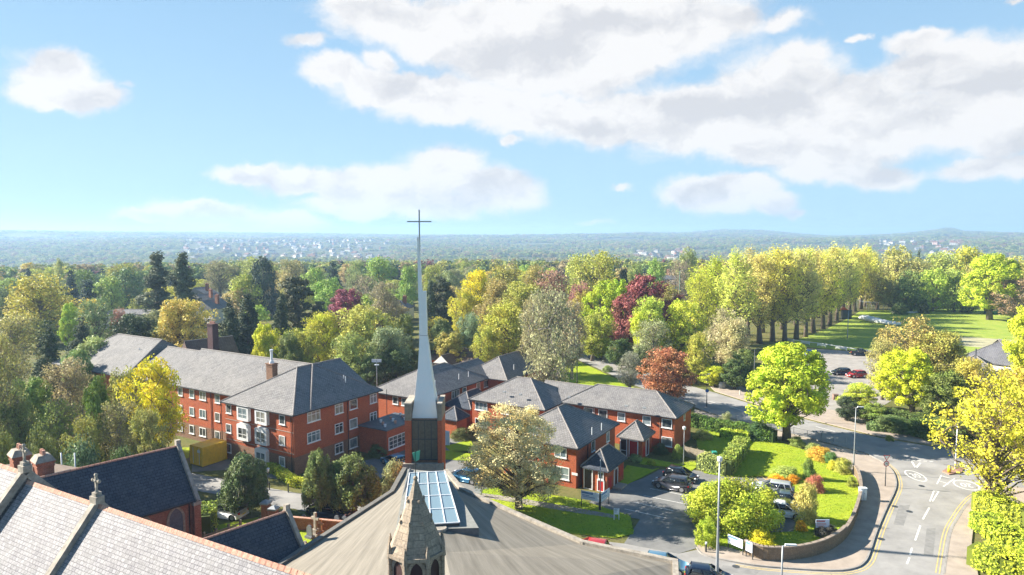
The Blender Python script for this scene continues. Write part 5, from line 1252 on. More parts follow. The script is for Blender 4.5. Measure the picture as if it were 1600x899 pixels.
# ------------------------------------------------------------------ trees
YG = (.30, .34, .03); GOLD = (.50, .40, .03); OLIVE = (.27, .27, .06); OLV2 = (.31, .28, .08); DULL = (.17, .18, .08); GREEN = (.13, .20, .035); DG = (.050, .075, .030); DGB = (.045, .07, .045); GREY = (.15, .17, .10)
BRN = (.30, .22, .12); COP = (.22, .07, .065); PUR = (.24, .075, .10); LIMEG = (.32, .42, .03); CREAM = (.55, .47, .30); PALEG = (.30, .34, .14); YEL = (.62, .50, .03); IVY = (.08, .12, .035)
TL = [
 # kind, px, top, dist, width px, colour, label
 ('midairy', 62, 428, 185, 92, (.40, .36, .07), 'large rounded yellow olive tree rising alone above dark conifers'),
 ('midairy', 40, 455, 195, 60, (.36, .34, .10), 'dull yellow tree leaning against the large yellow olive tree'),
 ('conifer', 78, 500, 118, 54, DG, 'dense dark green conifer standing in front of the yellow olive tree'),
 ('midcon', 111, 416, 260, 30, DGB, 'slim blue-green conifer next to the pale poplar'),
 ('midcon', 138, 435, 232, 44, DGB, 'broad blue-green conifer below the slim one by the poplar'),
 ('column', 93, 403, 330, 13, (.45, .42, .16), 'pale narrow poplar poking up above the conifers'),
 ('midleaf', 196, 420, 262, 50, (.11, .16, .06), 'domed dark green tree behind the pale green one'),
 ('midleaf', 174, 434, 235, 50, (.26, .32, .08), 'pale green round tree before the domed dark green one'),
 ('midairy', 190, 411, 300, 50, OLIVE, 'olive topped tree behind the domed dark green tree'),
 ('midairy', 130, 422, 290, 45, GREEN, 'mid green tree between the poplar and the domed tree'),
 ('redwood', 247, 391, 196, 66, (.10, .125, .06), 'tall ragged fir with twin tops, the bushier of two giants'),
 ('redwood', 286, 393, 190, 62, (.095, .12, .055), 'tall ragged fir with one pointed top beside its twin topped neighbour'),
 ('airy', 281, 468, 138, 92, (.48, .36, .10), 'golden brown rounded tree of fine twigs behind the grey roof'),
 ('airy', 262, 485, 142, 50, (.40, .35, .09), 'smaller golden tree leaning on the golden brown one'),
 ('midairy', 12, 448, 200, 44, (.12, .16, .07), 'green tree cut by the picture edge next to the yellow olive tree'),
 ('bare', 22, 492, 130, 95, (.33, .30, .10), 'grey olive bare tree in the thicket edge'),
 ('bare', 3, 520, 78, 80, (.30, .30, .10), 'tall pale trunked tree at the picture edge above the chimneys'),
 ('midairy', 150, 468, 168, 66, (.20, .24, .10), 'grey green feathery tree below the pale green round tree'),
 ('midairy', 187, 480, 165, 24, (.33, .17, .12), 'little red leaved tree among dark evergreens'),
 ('leafy', 214, 492, 138, 78, DG, 'dark evergreen with pale glints behind the far wing'),
 ('conifer', 128, 495, 150, 46, DG, 'dark pointed evergreen near the lime coloured sapling'),
 ('leafy', 107, 473, 176, 28, (.35, .42, .05), 'lime coloured young tree among the dark evergreens'),
 ('leafy', 155, 527, 118, 80, (.24, .30, .10), 'pale green bushy tree touching the hipped end of the far wing'),
 ('leafy', 188, 530, 124, 46, (.22, .29, .09), 'pale green bushy tree behind the far wing ridge'),
 ('leafy', 128, 545, 110, 50, (.20, .26, .08), 'soft green tree nestling beside the dense dark conifer'),
 ('airy', 249, 558, 87, 92, (.58, .50, .03), 'bright yellow tree standing in front of the brick flats'),
 ('leafy', 155, 590, 80, 44, (.12, .19, .035), 'ivy clad narrow green tree beside the bright yellow tree'),
 ('bare', 110, 560, 90, 95, (.34, .29, .15), 'leafless grey brown tree behind the ivy clad one'),
 ('airy', 205, 575, 92, 70, (.34, .33, .09), 'greyish half bare tree between the yellow tree and the ivy clad one'),
 ('bare', 190, 625, 78, 85, (.30, .26, .10), 'tangled brown bare tree by the foot of the flats'),
 ('leafy', 52, 590, 86, 70, (.21, .27, .07), 'leafy green tree under the thicket of bare trees'),
 ('bare', 95, 625, 76, 85, (.24, .26, .07), 'dull bare tree in the middle of the thicket'),
 ('airy', 30, 625, 78, 70, (.20, .23, .08), 'green brown tree behind the pale trunk'),
 ('airy', 228, 640, 74, 60, (.28, .27, .08), 'scrubby brown tree beside the dark slate roof'),
 ('airy', 140, 650, 72, 60, (.28, .30, .07), 'small scrubby tree above the glossy laurel'),
 ('shrub', 130, 690, 66, 85, (.13, .19, .09), 'glossy laurel bush behind the vestry chimneys'),
 ('shrub', 190, 700, 68, 60, (.10, .13, .05), 'dark bush against the dark slate roof'),
 ('shrub', 62, 672, 70, 60, (.14, .17, .05), 'olive bush above the stouter chimney'),
 ('shrub', 10, 680, 68, 50, (.17, .20, .05), 'yellow green bush at the base of the pale trunk'),
 ('shrub', 232, 690, 82, 50, (.34, .36, .04), 'low yellow green shrub under the bright yellow tree'),
 ('conifer', 387, 455, 150, 58, (.05, .07, .035), 'dark fir with a broad base behind the flats chimney'),
 ('conifer', 360, 464, 145, 56, (.06, .08, .04), 'dark fir beside the purple brick chimney stack'),
 ('cedar', 462, 428, 165, 82, (.085, .10, .045), 'big spreading dark cedar above the flats'),
 ('conifer', 442, 455, 155, 40, DG, 'narrow dark fir in front of the big cedar'),
 ('midleaf', 412, 403, 250, 40, DGB, 'dark ivy covered oval tree behind the fir tops'),
 ('midairy', 398, 402, 330, 62, (.30, .34, .10), 'broad light green tree on the skyline past the fir tops'),
 ('midairy', 455, 404, 320, 48, (.31, .29, .12), 'olive brown tree on the skyline behind the cedar'),
 ('midleaf', 495, 419, 282, 36, (.23, .31, .06), 'fresh green round tree past the cedar'),
 ('midcon', 521, 406, 330, 28, DGB, 'blue dark conifer on the skyline past the cedar'),
 ('midleaf', 592, 402, 325, 48, (.22, .32, .06), 'bright green dome shaped tree on the skyline short of the spire'),
 ('midairy', 556, 405, 335, 30, PALEG, 'pale green tree beside the bright green dome'),
 ('midleaf', 636, 416, 262, 32, (.22, .31, .07), 'green tree close against the spire shaft'),
 ('midleaf', 380, 430, 245, 52, (.30, .36, .06), 'yellow green round tree in the gap between firs'),
 ('midairy', 343, 408, 330, 52, (.26, .24, .12), 'half bare tree on the skyline past the tall firs'),
 ('midbare', 572, 430, 240, 60, (.30, .26, .15), 'pale bare tree behind the purple beech'),
 ('bare', 600, 440, 185, 62, (.27, .24, .14), 'bare tree with a thick fork near the white house'),
 ('midleaf', 514, 435, 240, 50, (.24, .33, .07), 'light green tree above the purple beech'),
 ('leafy', 537, 451, 196, 52, PUR, 'purple leaved beech above the yellow green trees'),
 ('airy', 560, 476, 134, 105, (.42, .43, .10), 'big pale yellow green tree behind the flats and the spire'),
 ('airy', 505, 488, 136, 66, (.45, .44, .05), 'brighter yellow green tree beside the big pale one'),
 ('leafy', 415, 506, 126, 42, (.45, .44, .03), 'small bright yellow green tree by the roof flue'),
 ('leafy', 452, 520, 124, 40, (.15, .17, .05), 'dull green tree behind the roof flue'),
 ('airy', 480, 515, 128, 56, (.33, .34, .06), 'olive green tree close over the flats ridge'),
 ('airy', 600, 512, 128, 76, (.22, .27, .13), 'grey green tree behind the aerial mast'),
 ('airy', 545, 520, 122, 70, (.30, .33, .10), 'soft green tree directly behind the flats roof'),
 ('leafy', 634, 492, 150, 42, (.14, .17, .04), 'dark golden green tree before the spire shaft'),
 ('leafy', 618, 545, 126, 66, IVY, 'dark green ivy thicket behind the aerial mast'),
 ('leafy', 577, 560, 120, 40, IVY, 'dark hedge tree at the edge of the flats roof'),
 ('leafy', 648, 548, 138, 36, (.10, .13, .03), 'dark evergreen bush tree by the spire foot'),
 ('cedar', 692, 430, 198, 54, (.06, .075, .035), 'dark layered cedar just past the spire'),
 ('midcon', 673, 432, 190, 24, DG, 'slim dark conifer touching the spire'),
 ('midairy', 672, 415, 280, 40, OLIVE, 'olive tree behind the layered cedar'),
 ('airy', 750, 423, 198, 50, YEL, 'vivid golden yellow tree past the spire'),
 ('airy', 728, 450, 180, 46, (.50, .43, .06), 'duller golden tree under the vivid yellow one'),
 ('leafy', 690, 500, 150, 40, (.12, .15, .05), 'dark green bush tree beside the spire shaft'),
 ('leafy', 705, 520, 146, 50, (.36, .35, .08), 'yellowish hedge tree above the bungalow'),
 ('airy', 736, 490, 150, 46, (.24, .30, .18), 'blue grey willow above the bungalow'),
 ('airy', 778, 436, 178, 60, (.34, .29, .10), 'brown olive oak with dark limbs near the golden tree'),
 ('midairy', 787, 411, 225, 72, OLIVE, 'olive oak with a wide dome behind the brown olive one'),
 ('airy', 760, 470, 160, 56, (.36, .30, .11), 'light brown budding tree under the olive oak'),
 ('airy', 815, 440, 170, 78, (.36, .36, .08), 'yellow olive tree in the centre of the wood'),
 ('airy', 795, 475, 145, 84, (.37, .38, .06), 'yellow green tree directly behind the rear brick range'),
 ('airy', 764, 510, 140, 46, (.38, .40, .07), 'yellow green bushy tree beside the bungalow gable'),
 ('bare', 858, 450, 113, 98, (.35, .31, .18), 'big bare tree with crooked pale limbs behind the brick houses'),
 ('bare', 832, 465, 128, 60, (.33, .30, .14), 'bare budding tree leaning behind the crooked one'),
 ('bare', 893, 470, 140, 58, (.32, .28, .16), 'grey twiggy tree over the far pavement'),
 ('midairy', 862, 420, 228, 62, (.31, .20, .13), 'reddish brown budding tree in the rear of the wood'),
 ('midairy', 832, 416, 240, 46, OLV2, 'olive tree behind the reddish brown budding tree'),
 ('midairy', 905, 396, 258, 60, (.34, .36, .09), 'pale olive tree high on the skyline beside a fuller one'),
 ('midairy', 936, 394, 240, 78, (.35, .34, .07), 'full olive dome, highest before the manor house'),
 ('midairy', 905, 440, 195, 40, (.34, .16, .14), 'dusky pink budding tree below the full olive dome'),
 ('airy', 915, 455, 185, 46, (.35, .31, .06), 'ochre tree next to the dusky pink one'),
 ('leafy', 948, 440, 176, 56, LIMEG, 'brilliant lime green tree beside the copper beech'),
 ('leafy', 970, 436, 185, 34, LIMEG, 'smaller lime green tree topping the brilliant one'),
 ('airy', 925, 490, 160, 60, (.33, .35, .06), 'yellow olive tree above the far barriers'),
 ('midleaf', 974, 420, 236, 22, DGB, 'small dark evergreen by the copper beech top'),
 ('leafy', 1005, 430, 176, 70, COP, 'large copper beech in front of the manor house'),
 ('leafy', 978, 462, 168, 56, (.24, .08, .07), 'lower dark copper beech leaning on the large one'),
 ('leafy', 1058, 462, 178, 34, (.18, .06, .06), 'small copper tree at the foot of the manor chimneys'),
 ('airy', 1018, 465, 158, 62, (.38, .42, .07), 'yellow green tree in front of the copper beech'),
 ('leafy', 1000, 490, 150, 34, (.42, .46, .04), 'bright yellow bough tree across the copper beech'),
 ('bare', 1020, 500, 142, 66, (.30, .30, .15), 'grey willow scrub over the far road'),
 ('airy', 1066, 470, 158, 66, (.42, .44, .05), 'yellow green tree beside the grey willow scrub'),
 ('midairy', 1040, 445, 205, 46, OLV2, 'olive brown tree in front of the manor wall'),
 ('leafy', 970, 530, 150, 42, IVY, 'ivy thicket above the far verge'),
 ('leafy', 1002, 540, 142, 40, (.16, .20, .08), 'grey green thicket above the far road'),
 ('leafy', 940, 528, 162, 40, (.30, .38, .04), 'bright hedge tree beside the red barriers'),
 ('bare', 985, 550, 128, 40, (.24, .25, .18), 'silvery bare sapling on the verge next to the copper brown tree'),
 ('airy', 1046, 545, 117, 92, (.36, .15, .08), 'copper brown round tree behind the brick wing'),
 ('airy', 1088, 520, 135, 50, (.35, .38, .06), 'green tree behind the copper brown one'),
 ('golden', 1130, 480, 146, 74, (.45, .41, .22), 'cream flowering tree above the road bend'),
 ('airy', 1150, 500, 140, 50, (.40, .36, .18), 'pale twiggy tree beside the cream flowering one'),
 ('leafy', 1118, 572, 132, 40, (.38, .42, .03), 'yellow green bush tree over the utility box'),
 ('leafy', 1148, 562, 130, 42, IVY, 'dark ivy clump behind the roadside kiosk'),
 ('leafy', 1165, 545, 134, 40, (.14, .19, .05), 'dark green undergrowth tree next to the big maple'),
 ('lime', 1118, 398, 190, 74, (.44, .44, .05), 'tall bright yellow lime tree, first of the avenue side'),
 ('lime', 1092, 420, 185, 56, (.44, .45, .05), 'yellow green tree crowding the first avenue lime'),
 ('midairy', 1075, 388, 300, 34, (.28, .33, .12), 'soft green skyline tree above the manor chimneys'),
 ('midleaf', 1022, 405, 300, 28, (.22, .32, .06), 'green skyline tree before the manor house roof'),
 ('midleaf', 995, 412, 280, 26, (.20, .26, .07), 'small dark green skyline tree near the copper beech top'),
 ('midbare', 1062, 405, 262, 50, (.30, .24, .16), 'brown budding tree beside the manor chimneys'),
 # far side of the cricket field
 ('midairy', 1402, 385, 300, 60, (.38, .36, .10), 'olive skyline tree just past the avenue'),
 ('midairy', 1434, 403, 290, 52, (.32, .31, .10), 'olive brown tree above the field hedge'),
 ('midcon', 1435, 386, 330, 15, DGB, 'small lone dark conifer on the skyline over the field'),
 ('midairy', 1470, 392, 300, 62, (.36, .36, .09), 'pale olive tree over the long pale terrace'),
 ('midleaf', 1508, 386, 310, 54, (.42, .42, .05), 'yellow green rounded tree on the skyline'),
 ('midairy', 1540, 400, 285, 50, (.33, .32, .10), 'olive tree between the skyline tree and the big bright one'),
 ('maple', 1549, 397, 238, 86, (.40, .45, .035), 'big bright yellow green tree at the field corner'),
 ('midairy', 1588, 400, 270, 70, (.40, .36, .10), 'ochre tree behind the big bright tree'),
 ('bare', 1584, 434, 232, 66, (.38, .25, .15), 'reddish bare tree with a stout trunk beside the green container'),
 ('midleaf', 1425, 424, 262, 44, (.15, .21, .05), 'dark green tree on the field edge before the gabled house'),
 ('midairy', 1397, 440, 265, 44, (.27, .29, .10), 'greyish tree on the field edge near the nets'),
 ('midleaf', 1458, 420, 265, 44, (.36, .42, .07), 'fresh light green tree on the field edge'),
 ('midleaf', 1492, 422, 262, 52, (.28, .35, .07), 'light green tree before the long pale terrace'),
 ('midairy', 1372, 420, 270, 50, OLV2, 'olive tree just past the end of the avenue'),
 ('midleaf', 1516, 440, 258, 40, (.17, .23, .05), 'shaded green tree next to the big bright tree'),
 ('midairy', 1625, 410, 235, 60, (.36, .36, .06), 'yellow olive tree at the field edge beyond the container'),
 ('leafy', 1606, 482, 135, 60, (.46, .50, .035), 'bright yellow green tree cut by the picture edge over the pavilion'),
 # roadside trees
 ('golden', 1426, 493, 128, 112, (.42, .36, .10), 'wide budding olive tree between car park and pavilion'),
 ('golden', 1380, 525, 122, 60, (.40, .36, .12), 'thin budding tree beside the red parked car'),
 ('maple', 1428, 545, 111, 92, (.46, .50, .03), 'rounded brilliant lime yellow tree above the road'),
 ('airy', 1478, 520, 124, 88, (.36, .34, .08), 'olive tree behind the lime yellow one'),
 ('leafy', 1478, 580, 106, 62, (.15, .18, .04), 'shadowy green tree next to the lime yellow one'),
 ('airy', 1520, 560, 112, 66, (.45, .38, .08), 'budding golden tree before the pavilion'),
 ('airy', 1590, 575, 92, 80, (.48, .40, .06), 'golden tree at the picture edge under the pavilion'),
 ('leafy', 1342, 600, 116, 52, (.36, .41, .05), 'green sapling bush next to the drive of the car park'),
 ('leafy', 1322, 620, 108, 36, (.055, .075, .04), 'dark rounded evergreen bush at the mouth of the drive'),
 ('leafy', 1362, 630, 106, 40, (.20, .26, .05), 'hedge tree right of the mouth of the drive'),
 ('leafy', 1395, 650, 101, 50, (.13, .18, .06), 'dark green hedge tree along the far pavement'),
 ('leafy', 1440, 655, 99, 52, (.10, .14, .04), 'shaded hedge tree along the far pavement'),
 ('leafy', 1478, 655, 97, 44, (.14, .18, .05), 'ivy green hedge tree near the beacon post'),
]
for k, px, tp, Y, w, c, lb in TL:
    nm = {'midcon': 'conifer', 'conifer': 'conifer', 'spruce': 'conifer', 'redwood': 'fir_tree', 'cedar': 'cedar_tree', 'shrub': 'shrub', 'column': 'poplar_tree', 'lime': 'lime_tree'}.get(k, 'tree')
    TP(k, px, tp, Y, w, c, lb, name=nm, cat='shrub' if k == 'shrub' else 'tree')
# the big trees with visible trunks
p = G(1222, 688); tree('maple', p.x + .7, p.y, HT(537, p.y), 12.9, (.38, .44, .035), 'big spreading yellow green maple on the lawn beside the road', name='maple_tree', var=0)
p = G(809, 796); tree('blossom', p.x + .1, p.y, HT(632, p.y) + .2, 12.0, (.52, .48, .23), 'round tree in pale cream blossom in front of the brick house', name='blossom_tree')
p = G(1554, 800); tree('golden', p.x, p.y, HT(578, p.y), 12.6, (.56, .52, .05), 'wide golden yellow tree leaning over the road junction', name='tree', var=1)
tree('golden', p.x + 7, p.y + 4, HT(600, p.y), 11, (.54, .50, .05), 'second golden yellow tree at the picture edge beside the junction', name='tree', var=0)
for px, by, tp, w, sp, lb in ((378, 800, 712, 74, 0, 'clipped drooping holly with grey bare crown beside the white car'), (497, 818, 706, 54, 1, 'narrow drooping holly over the graveyard wall'), (553, 812, 712, 82, 0, 'weeping tree with pale bare ribs beside the modern church roof')):
    Y = {378: 70.5, 497: 70.5, 553: 71.5}[px]
    tree('weeping', XT(px, Y, 4), Y, HT(tp, Y), w / F * Y * 1.05, (.16, .20, .06) if px != 378 else (.10, .14, .05), lb, name='weeping_tree')
TP('shrub', 618, 722, 72.5, 56, (.26, .29, .12), 'pale green spreading tree tight against the church roof', name='tree')
TP('airy', 655, 700, 74, 20, (.25, .28, .10), 'thin shrub behind the tower pier', name='shrub', cat='shrub')
for x, y, h, w, c, k, lb in ((72, 74, 11, 9, OLIVE, 'airy', 'olive tree just past the picture edge beyond the golden yellow trees'), (80, 88, 12, 10, GREEN, 'leafy', 'green tree past the picture edge behind the junction'), (66, 60, 8, 8, YG, 'leafy', 'yellow green tree past the picture edge by the square cut hedge'), (88, 104, 13, 10, OLIVE, 'airy', 'olive tree past the picture edge near the pavilion'), (84, 66, 10, 9, GREEN, 'leafy', 'green tree in the garden past the picture edge')):
    tree(k, x, y, h, w, c, lb, name='tree')
# avenue limes, each its own tree, in two rows running away
avl = []
for i, (px, by) in enumerate(((1150, 545), (1187, 537), (1207, 534), (1226, 534), (1244, 531), (1259, 527), (1271, 520), (1286, 514), (1296, 508), (1307, 501), (1317, 496), (1327, 491), (1336, 487), (1345, 483), (1168, 528), (1192, 520), (1222, 515), (1243, 508), (1262, 502), (1278, 497), (1290, 492), (1310, 486), (1352, 479), (1362, 476))):
    p = G(px, by); pr = random.Random(i * 5 + 3)
    tp = 384 + pr.uniform(-2, 7) + (6 if i < 2 else 0)
    c = [(.53, .54, .11), (.52, .48, .14), (.60, .60, .08), (.54, .51, .13), (.48, .44, .17)][i % 5]
    ORD = ['first', 'second', 'third', 'fourth', 'fifth', 'sixth', 'seventh', 'eighth', 'ninth', 'tenth', 'eleventh', 'twelfth', 'thirteenth', 'fourteenth']
    tree('lime', p.x, p.y, HT(tp, p.y), 11.5 + pr.uniform(-1, 2), c, ('tall lime with bare trunk in the avenue row along the field, %s from the road' % ORD[i]) if i < 14 else ('tall lime in the avenue row away from the field, %s from the road' % ORD[i - 14]), name='lime_tree', group='lime trees of the avenue')
# hedges and garden shrubs
def hedge(pts, w, h, c, label, n_per=420, z=0.08, name='hedge'):
    pr = np.random.default_rng(len(label)); C = []; N = []
    for a, b in zip(pts[:-1], pts[1:]):
        d = (b - a); L0 = d.length; d.normalize(); nn = Vector((-d.y, d.x, 0)); n = int(L0 * n_per)
        t = pr.uniform(-.15, L0 + .15, n); f = pr.uniform(0, 1, n); s = pr.uniform(-w / 2, w / 2, n); hh = pr.uniform(0, h, n)
        top = f < .42; sd = np.sign(s)
        wob = 1 + .12 * np.sin(t * 2.1) + .08 * np.sin(t * 5.3)
        xx = np.where(top, s, sd * w / 2) * wob; zz = np.where(top, h, hh) * (1 + .05 * np.sin(t * 3.3))
        P = np.array(a)[None] + np.outer(t, np.array(d)) + np.outer(xx, np.array(nn)); P[:, 2] = z + zz; P += pr.normal(0, .05, P.shape)
        C.append(P); N.append(np.where(top[:, None], np.array([0, 0, 1.])[None], np.outer(sd, np.array(nn))) + pr.normal(0, .55, P.shape))
    C = np.vstack(C); N = np.vstack(N)
    me = leaf_mesh('hedge', C, N, pr.uniform(.07, .15, len(C)), pr.uniform(0, 1, len(C)), LEAF)
    r = rooted(empty(name)); tag(r, label, 'hedge'); o = bpy.data.objects.new('foliage', me); link(o, r); o.color = (*c, 1)
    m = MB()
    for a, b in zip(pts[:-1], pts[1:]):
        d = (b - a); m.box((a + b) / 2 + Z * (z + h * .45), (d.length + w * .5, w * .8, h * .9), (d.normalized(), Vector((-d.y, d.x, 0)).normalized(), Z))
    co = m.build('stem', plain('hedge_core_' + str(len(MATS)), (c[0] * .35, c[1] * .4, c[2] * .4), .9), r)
    return r
hedge([G(1096, 733), G(1132, 742)], 1.6, 1.9, (.30, .34, .10), 'clipped ivy green hedge end facing the parking bays')
hedge([G(1134, 742), G(1160, 706)], 1.8, 2.0, (.26, .32, .06), 'clipped green hedge running back from the parking bays across the lawn')
hedge([G(1080, 664), G(1110, 672), G(1150, 679), G(1205, 690)], 2.2, 1.6, (.10, .17, .03), 'dark green shrub hedge between lawn and road railings')
hedge([G(1128, 684), G(1168, 688)], 1.4, 1.1, (.34, .42, .04), 'brighter low hedge in front of the dark roadside one')
hedge([G(1537, 826), G(1560, 846), G(1585, 858), G(1650, 880)], 2.6, 1.6, (.38, .45, .04), 'bright green hedge top beside the pavement, farther one')
hedge([G(1530, 884), G(1575, 900), G(1640, 915)], 2.6, 1.9, (.40, .44, .04), 'square cut yellow green hedge nearest the road junction mouth')
hedge([G(1536, 800), G(1562, 812), G(1600, 826)], 2.4, 2.2, (.42, .45, .04), 'loose yellow green hedge under the golden yellow tree')
hedge([G(424, 735), G(460, 760), G(500, 765)], 1.0, .9, (.38, .42, .04), 'low yellow green hedge at the foot of the brick flats')
hedge([G(318, 842), G(326, 826)], 1.9, 2.6, (.24, .30, .04), 'rounded clipped yew beside the dark chapel')
hedge([G(1360, 672), G(1420, 678), G(1470, 692)], 2.2, 1.0, (.15, .22, .07), 'ivy bank along the far pavement')
hedge([G(1386, 662), G(1440, 672), G(1500, 684), G(1600, 700)], 2.5, 2.2, (.11, .15, .04), 'tall dark hedge behind the ivy bank')
SH = [ # px, ground row, width px, height m, colour, label
 (1162, 838, 142, 4.3, (.32, .37, .035), 'huge domed green and yellow shrub between car park and wall'),
 (1109, 857, 42, 2.7, (.32, .39, .035), 'bright green shrub at the car park mouth beside the bollard'),
 (1192, 862, 52, 1.7, (.58, .50, .03), 'golden yellow shrub against the brick boundary wall'),
 (1266, 820, 46, 4.2, (.46, .42, .12), 'tall cream flowering shrub beside the silver cars'),
 (1279, 772, 34, 2.0, (.48, .17, .12), 'red leaved shrub on the lawn behind the cream flowering one'),
 (1267, 752, 26, 2.6, (.16, .22, .05), 'upright dark green shrub on the lawn'),
 (1236, 752, 50, 1.5, (.34, .38, .10), 'pale sprawling shrub next to the upright dark green one'),
 (1217, 757, 34, 1.0, (.70, .36, .02), 'orange flowering low shrub behind the silver estate car'),
 (1240, 757, 26, 1.0, (.66, .34, .02), 'smaller orange flowering shrub beside the pale sprawling one'),
 (1288, 722, 44, 1.7, (.60, .36, .06), 'orange blossoming shrub on the lawn edge near the road'),
 (1273, 712, 30, 1.5, (.30, .33, .10), 'grey green shrub next to the orange blossoming one'),
 (1303, 727, 30, 1.5, (.15, .24, .08), 'dark leaved shrub on the lawn edge'),
 (1322, 742, 34, 1.9, (.36, .38, .07), 'olive green rounded shrub by the wall and lamp post'),
 (1331, 762, 20, 1.2, (.26, .30, .05), 'small green shrub close to the wall end'),
 (1303, 736, 20, 1.2, (.55, .46, .05), 'small yellow shrub beside the olive green rounded one'),
 (1253, 832, 22, 1.1, (.66, .40, .03), 'small orange flowering bush near the notice sign'),
 (1292, 840, 44, 1.2, (.07, .07, .06), 'dark purple brown low shrub behind the brick wall'),
 (1249, 700, 30, 1.4, (.22, .28, .07), 'green shrub at the foot of the big maple'),
 (1190, 690, 50, 2.6, (.07, .12, .045), 'dark laurel behind the big maple'),
 (1100, 688, 34, 1.3, (.36, .35, .10), 'pale yellowish shrub at the end of the brick wing'),
 (1034, 712, 30, 1.5, (.07, .10, .035), 'dark round shrub under the wing window'),
 (1060, 718, 20, 1.9, (.26, .30, .07), 'small leafy shrub by the garden lamp post'),
 (1000, 716, 17, 2.4, (.40, .45, .04), 'bright climbing shrub beside the pyramid porch'),
 (994, 722, 26, .8, (.30, .33, .14), 'low lavender tinted shrub below the bright climbing one'),
 (1018, 727, 16, .7, (.36, .38, .05), 'tiny yellow green shrub on the small lawn'),
 (1138, 672, 24, 2.6, (.34, .38, .18), 'thin pale sapling by the pavement railings'),
 (1232, 806, 36, 1.6, (.16, .20, .05), 'dark twiggy shrub below the cream flowering one'),
 (765, 752, 44, 1.9, (.36, .30, .14), 'brownish shrub beside the blue car'),
 (722, 690, 40, 1.7, (.14, .15, .05), 'dark shrub by the pale door'),
 (1392, 690, 16, .8, (.20, .26, .05), 'small weed clump on the far verge'),
 (1410, 452 + 40, 30, 4.5, (.09, .13, .045), 'rounded dark green shrub on the edge of the cricket field'),
 (1447, 491, 18, 5.5, (.04, .06, .03), 'almost black upright shrub at the field edge'),
 (1510, 489, 16, 4.5, (.045, .07, .035), 'dark square shrub before the long pale terrace'),
 (950, 582, 20, 1.4, (.24, .30, .10), 'low shrub on the far verge'),
 (586, 716, 44, 1.6, (.12, .15, .05), 'shrub beside the flats entrance canopy'),
]
for px, gy, w, h, c, lb in SH:
    p = G(px, gy); wm = w / F * p.y * (1.0 if w > 100 else .97); tree('bigshrub' if w > 100 else 'shrub', p.x - (.2 if w > 100 else 0), p.y + wm * (.34 if w > 100 else .25), h, wm, c, lb, name='shrub', cat='shrub', rot=.4 if w > 100 else None)
# infill of the middle-distance wood
pf = random.Random(4)
def in_open(x, y):
    px = 800 + x / y * F; d = y; gy = HZ + CH / y * F
    if 1150 < px < 1700 and y < 288 and px > 1150 + (gy - 480) * -.4: return True
    if px > 1175 and y < 262: return True
    if 860 < px < 1130 and 90 < y < 175: return True
    if y < 140: return True
    return False
FC_ = [((.32, .33, .08), 'olive'), ((.42, .42, .06), 'yellow olive'), ((.16, .22, .06), 'mid green'), ((.36, .29, .12), 'brownish budding'), ((.28, .36, .06), 'fresh green'), ((.50, .42, .07), 'golden'), ((.24, .26, .11), 'grey green'), ((.42, .42, .06), 'yellow olive')]
LM = [(0, 'the dull yellow tree at the picture edge'), (62, 'the large yellow olive tree'), (93, 'the pale poplar'), (138, 'the broad blue-green conifer'), (196, 'the domed dark green tree'), (245, 'the twin topped giant fir'), (290, 'the pointed giant fir'), (335, 'the houses in the gap'), (375, 'the pair of dark firs'), (412, 'the ivy covered oval tree'), (462, 'the big spreading cedar'), (500, 'the fresh green round tree'), (537, 'the purple beech'), (592, 'the bright green dome'), (632, 'the white house by the spire'), (660, 'the white spire'), (692, 'the layered cedar'), (750, 'the vivid golden tree'), (787, 'the wide olive oak'), (825, 'the yellow olive centre tree'), (860, 'the crooked bare tree'), (905, 'the dusky pink tree'), (936, 'the full olive dome'), (970, 'the lime green trees'), (1005, 'the copper beech'), (1046, 'the manor house'), (1085, 'the manor chimneys'), (1120, 'the first avenue lime'), (1170, 'the near end of the avenue'), (1230, 'the middle of the avenue'), (1300, 'the far part of the avenue'), (1350, 'the cricket nets'), (1402, 'the gabled house at the field'), (1435, 'the lone skyline conifer'), (1470, 'the fresh light green field tree'), (1508, 'the long pale terrace'), (1549, 'the big bright field corner tree'), (1600, 'the green container')]
cnt = 0
while cnt < 235:
    y = 150 + 290 * pf.random() ** .75; px = pf.uniform(-30, 1640); x = XT(px, y, 5)
    if in_open(x, y) or (290 < px < 350 and y < 330) or (1000 < px < 1085 and y < 330): continue
    cnt += 1; zt_ = pf.uniform(6.5, 11) if y < 300 else pf.uniform(7, 13)
    if pf.random() < .16: c, nm_, k = DGB if pf.random() < .5 else DG, 'dark', 'midcon'; 
    else:
        (c, nm_) = pf.choice(FC_); k = pf.choice(('midleaf', 'midairy', 'midairy', 'midleaf'))
    w = pf.uniform(8, 14) if k != 'midcon' else pf.uniform(5, 7.5)
    lm = min(LM, key=lambda q: abs(q[0] - px))[1]; bd = 'close behind' if y < 215 else 'beyond' if y < 300 else 'far beyond'
    zone = 'behind the flats' if px < 620 else 'behind the brick houses' if px < 1100 else 'beyond the cricket field'
    tree(k, x, y, zt_, w, c, '%s%s %s %s %s' % ('tall ' if zt_ > 11 else 'low ' if zt_ < 8.5 else '', nm_, 'conifer' if k == 'midcon' else 'tree', bd, lm), name='conifer' if k == 'midcon' else 'tree', group='%s %ss of the wood %s' % (nm_, 'conifer' if k == 'midcon' else 'tree', zone))

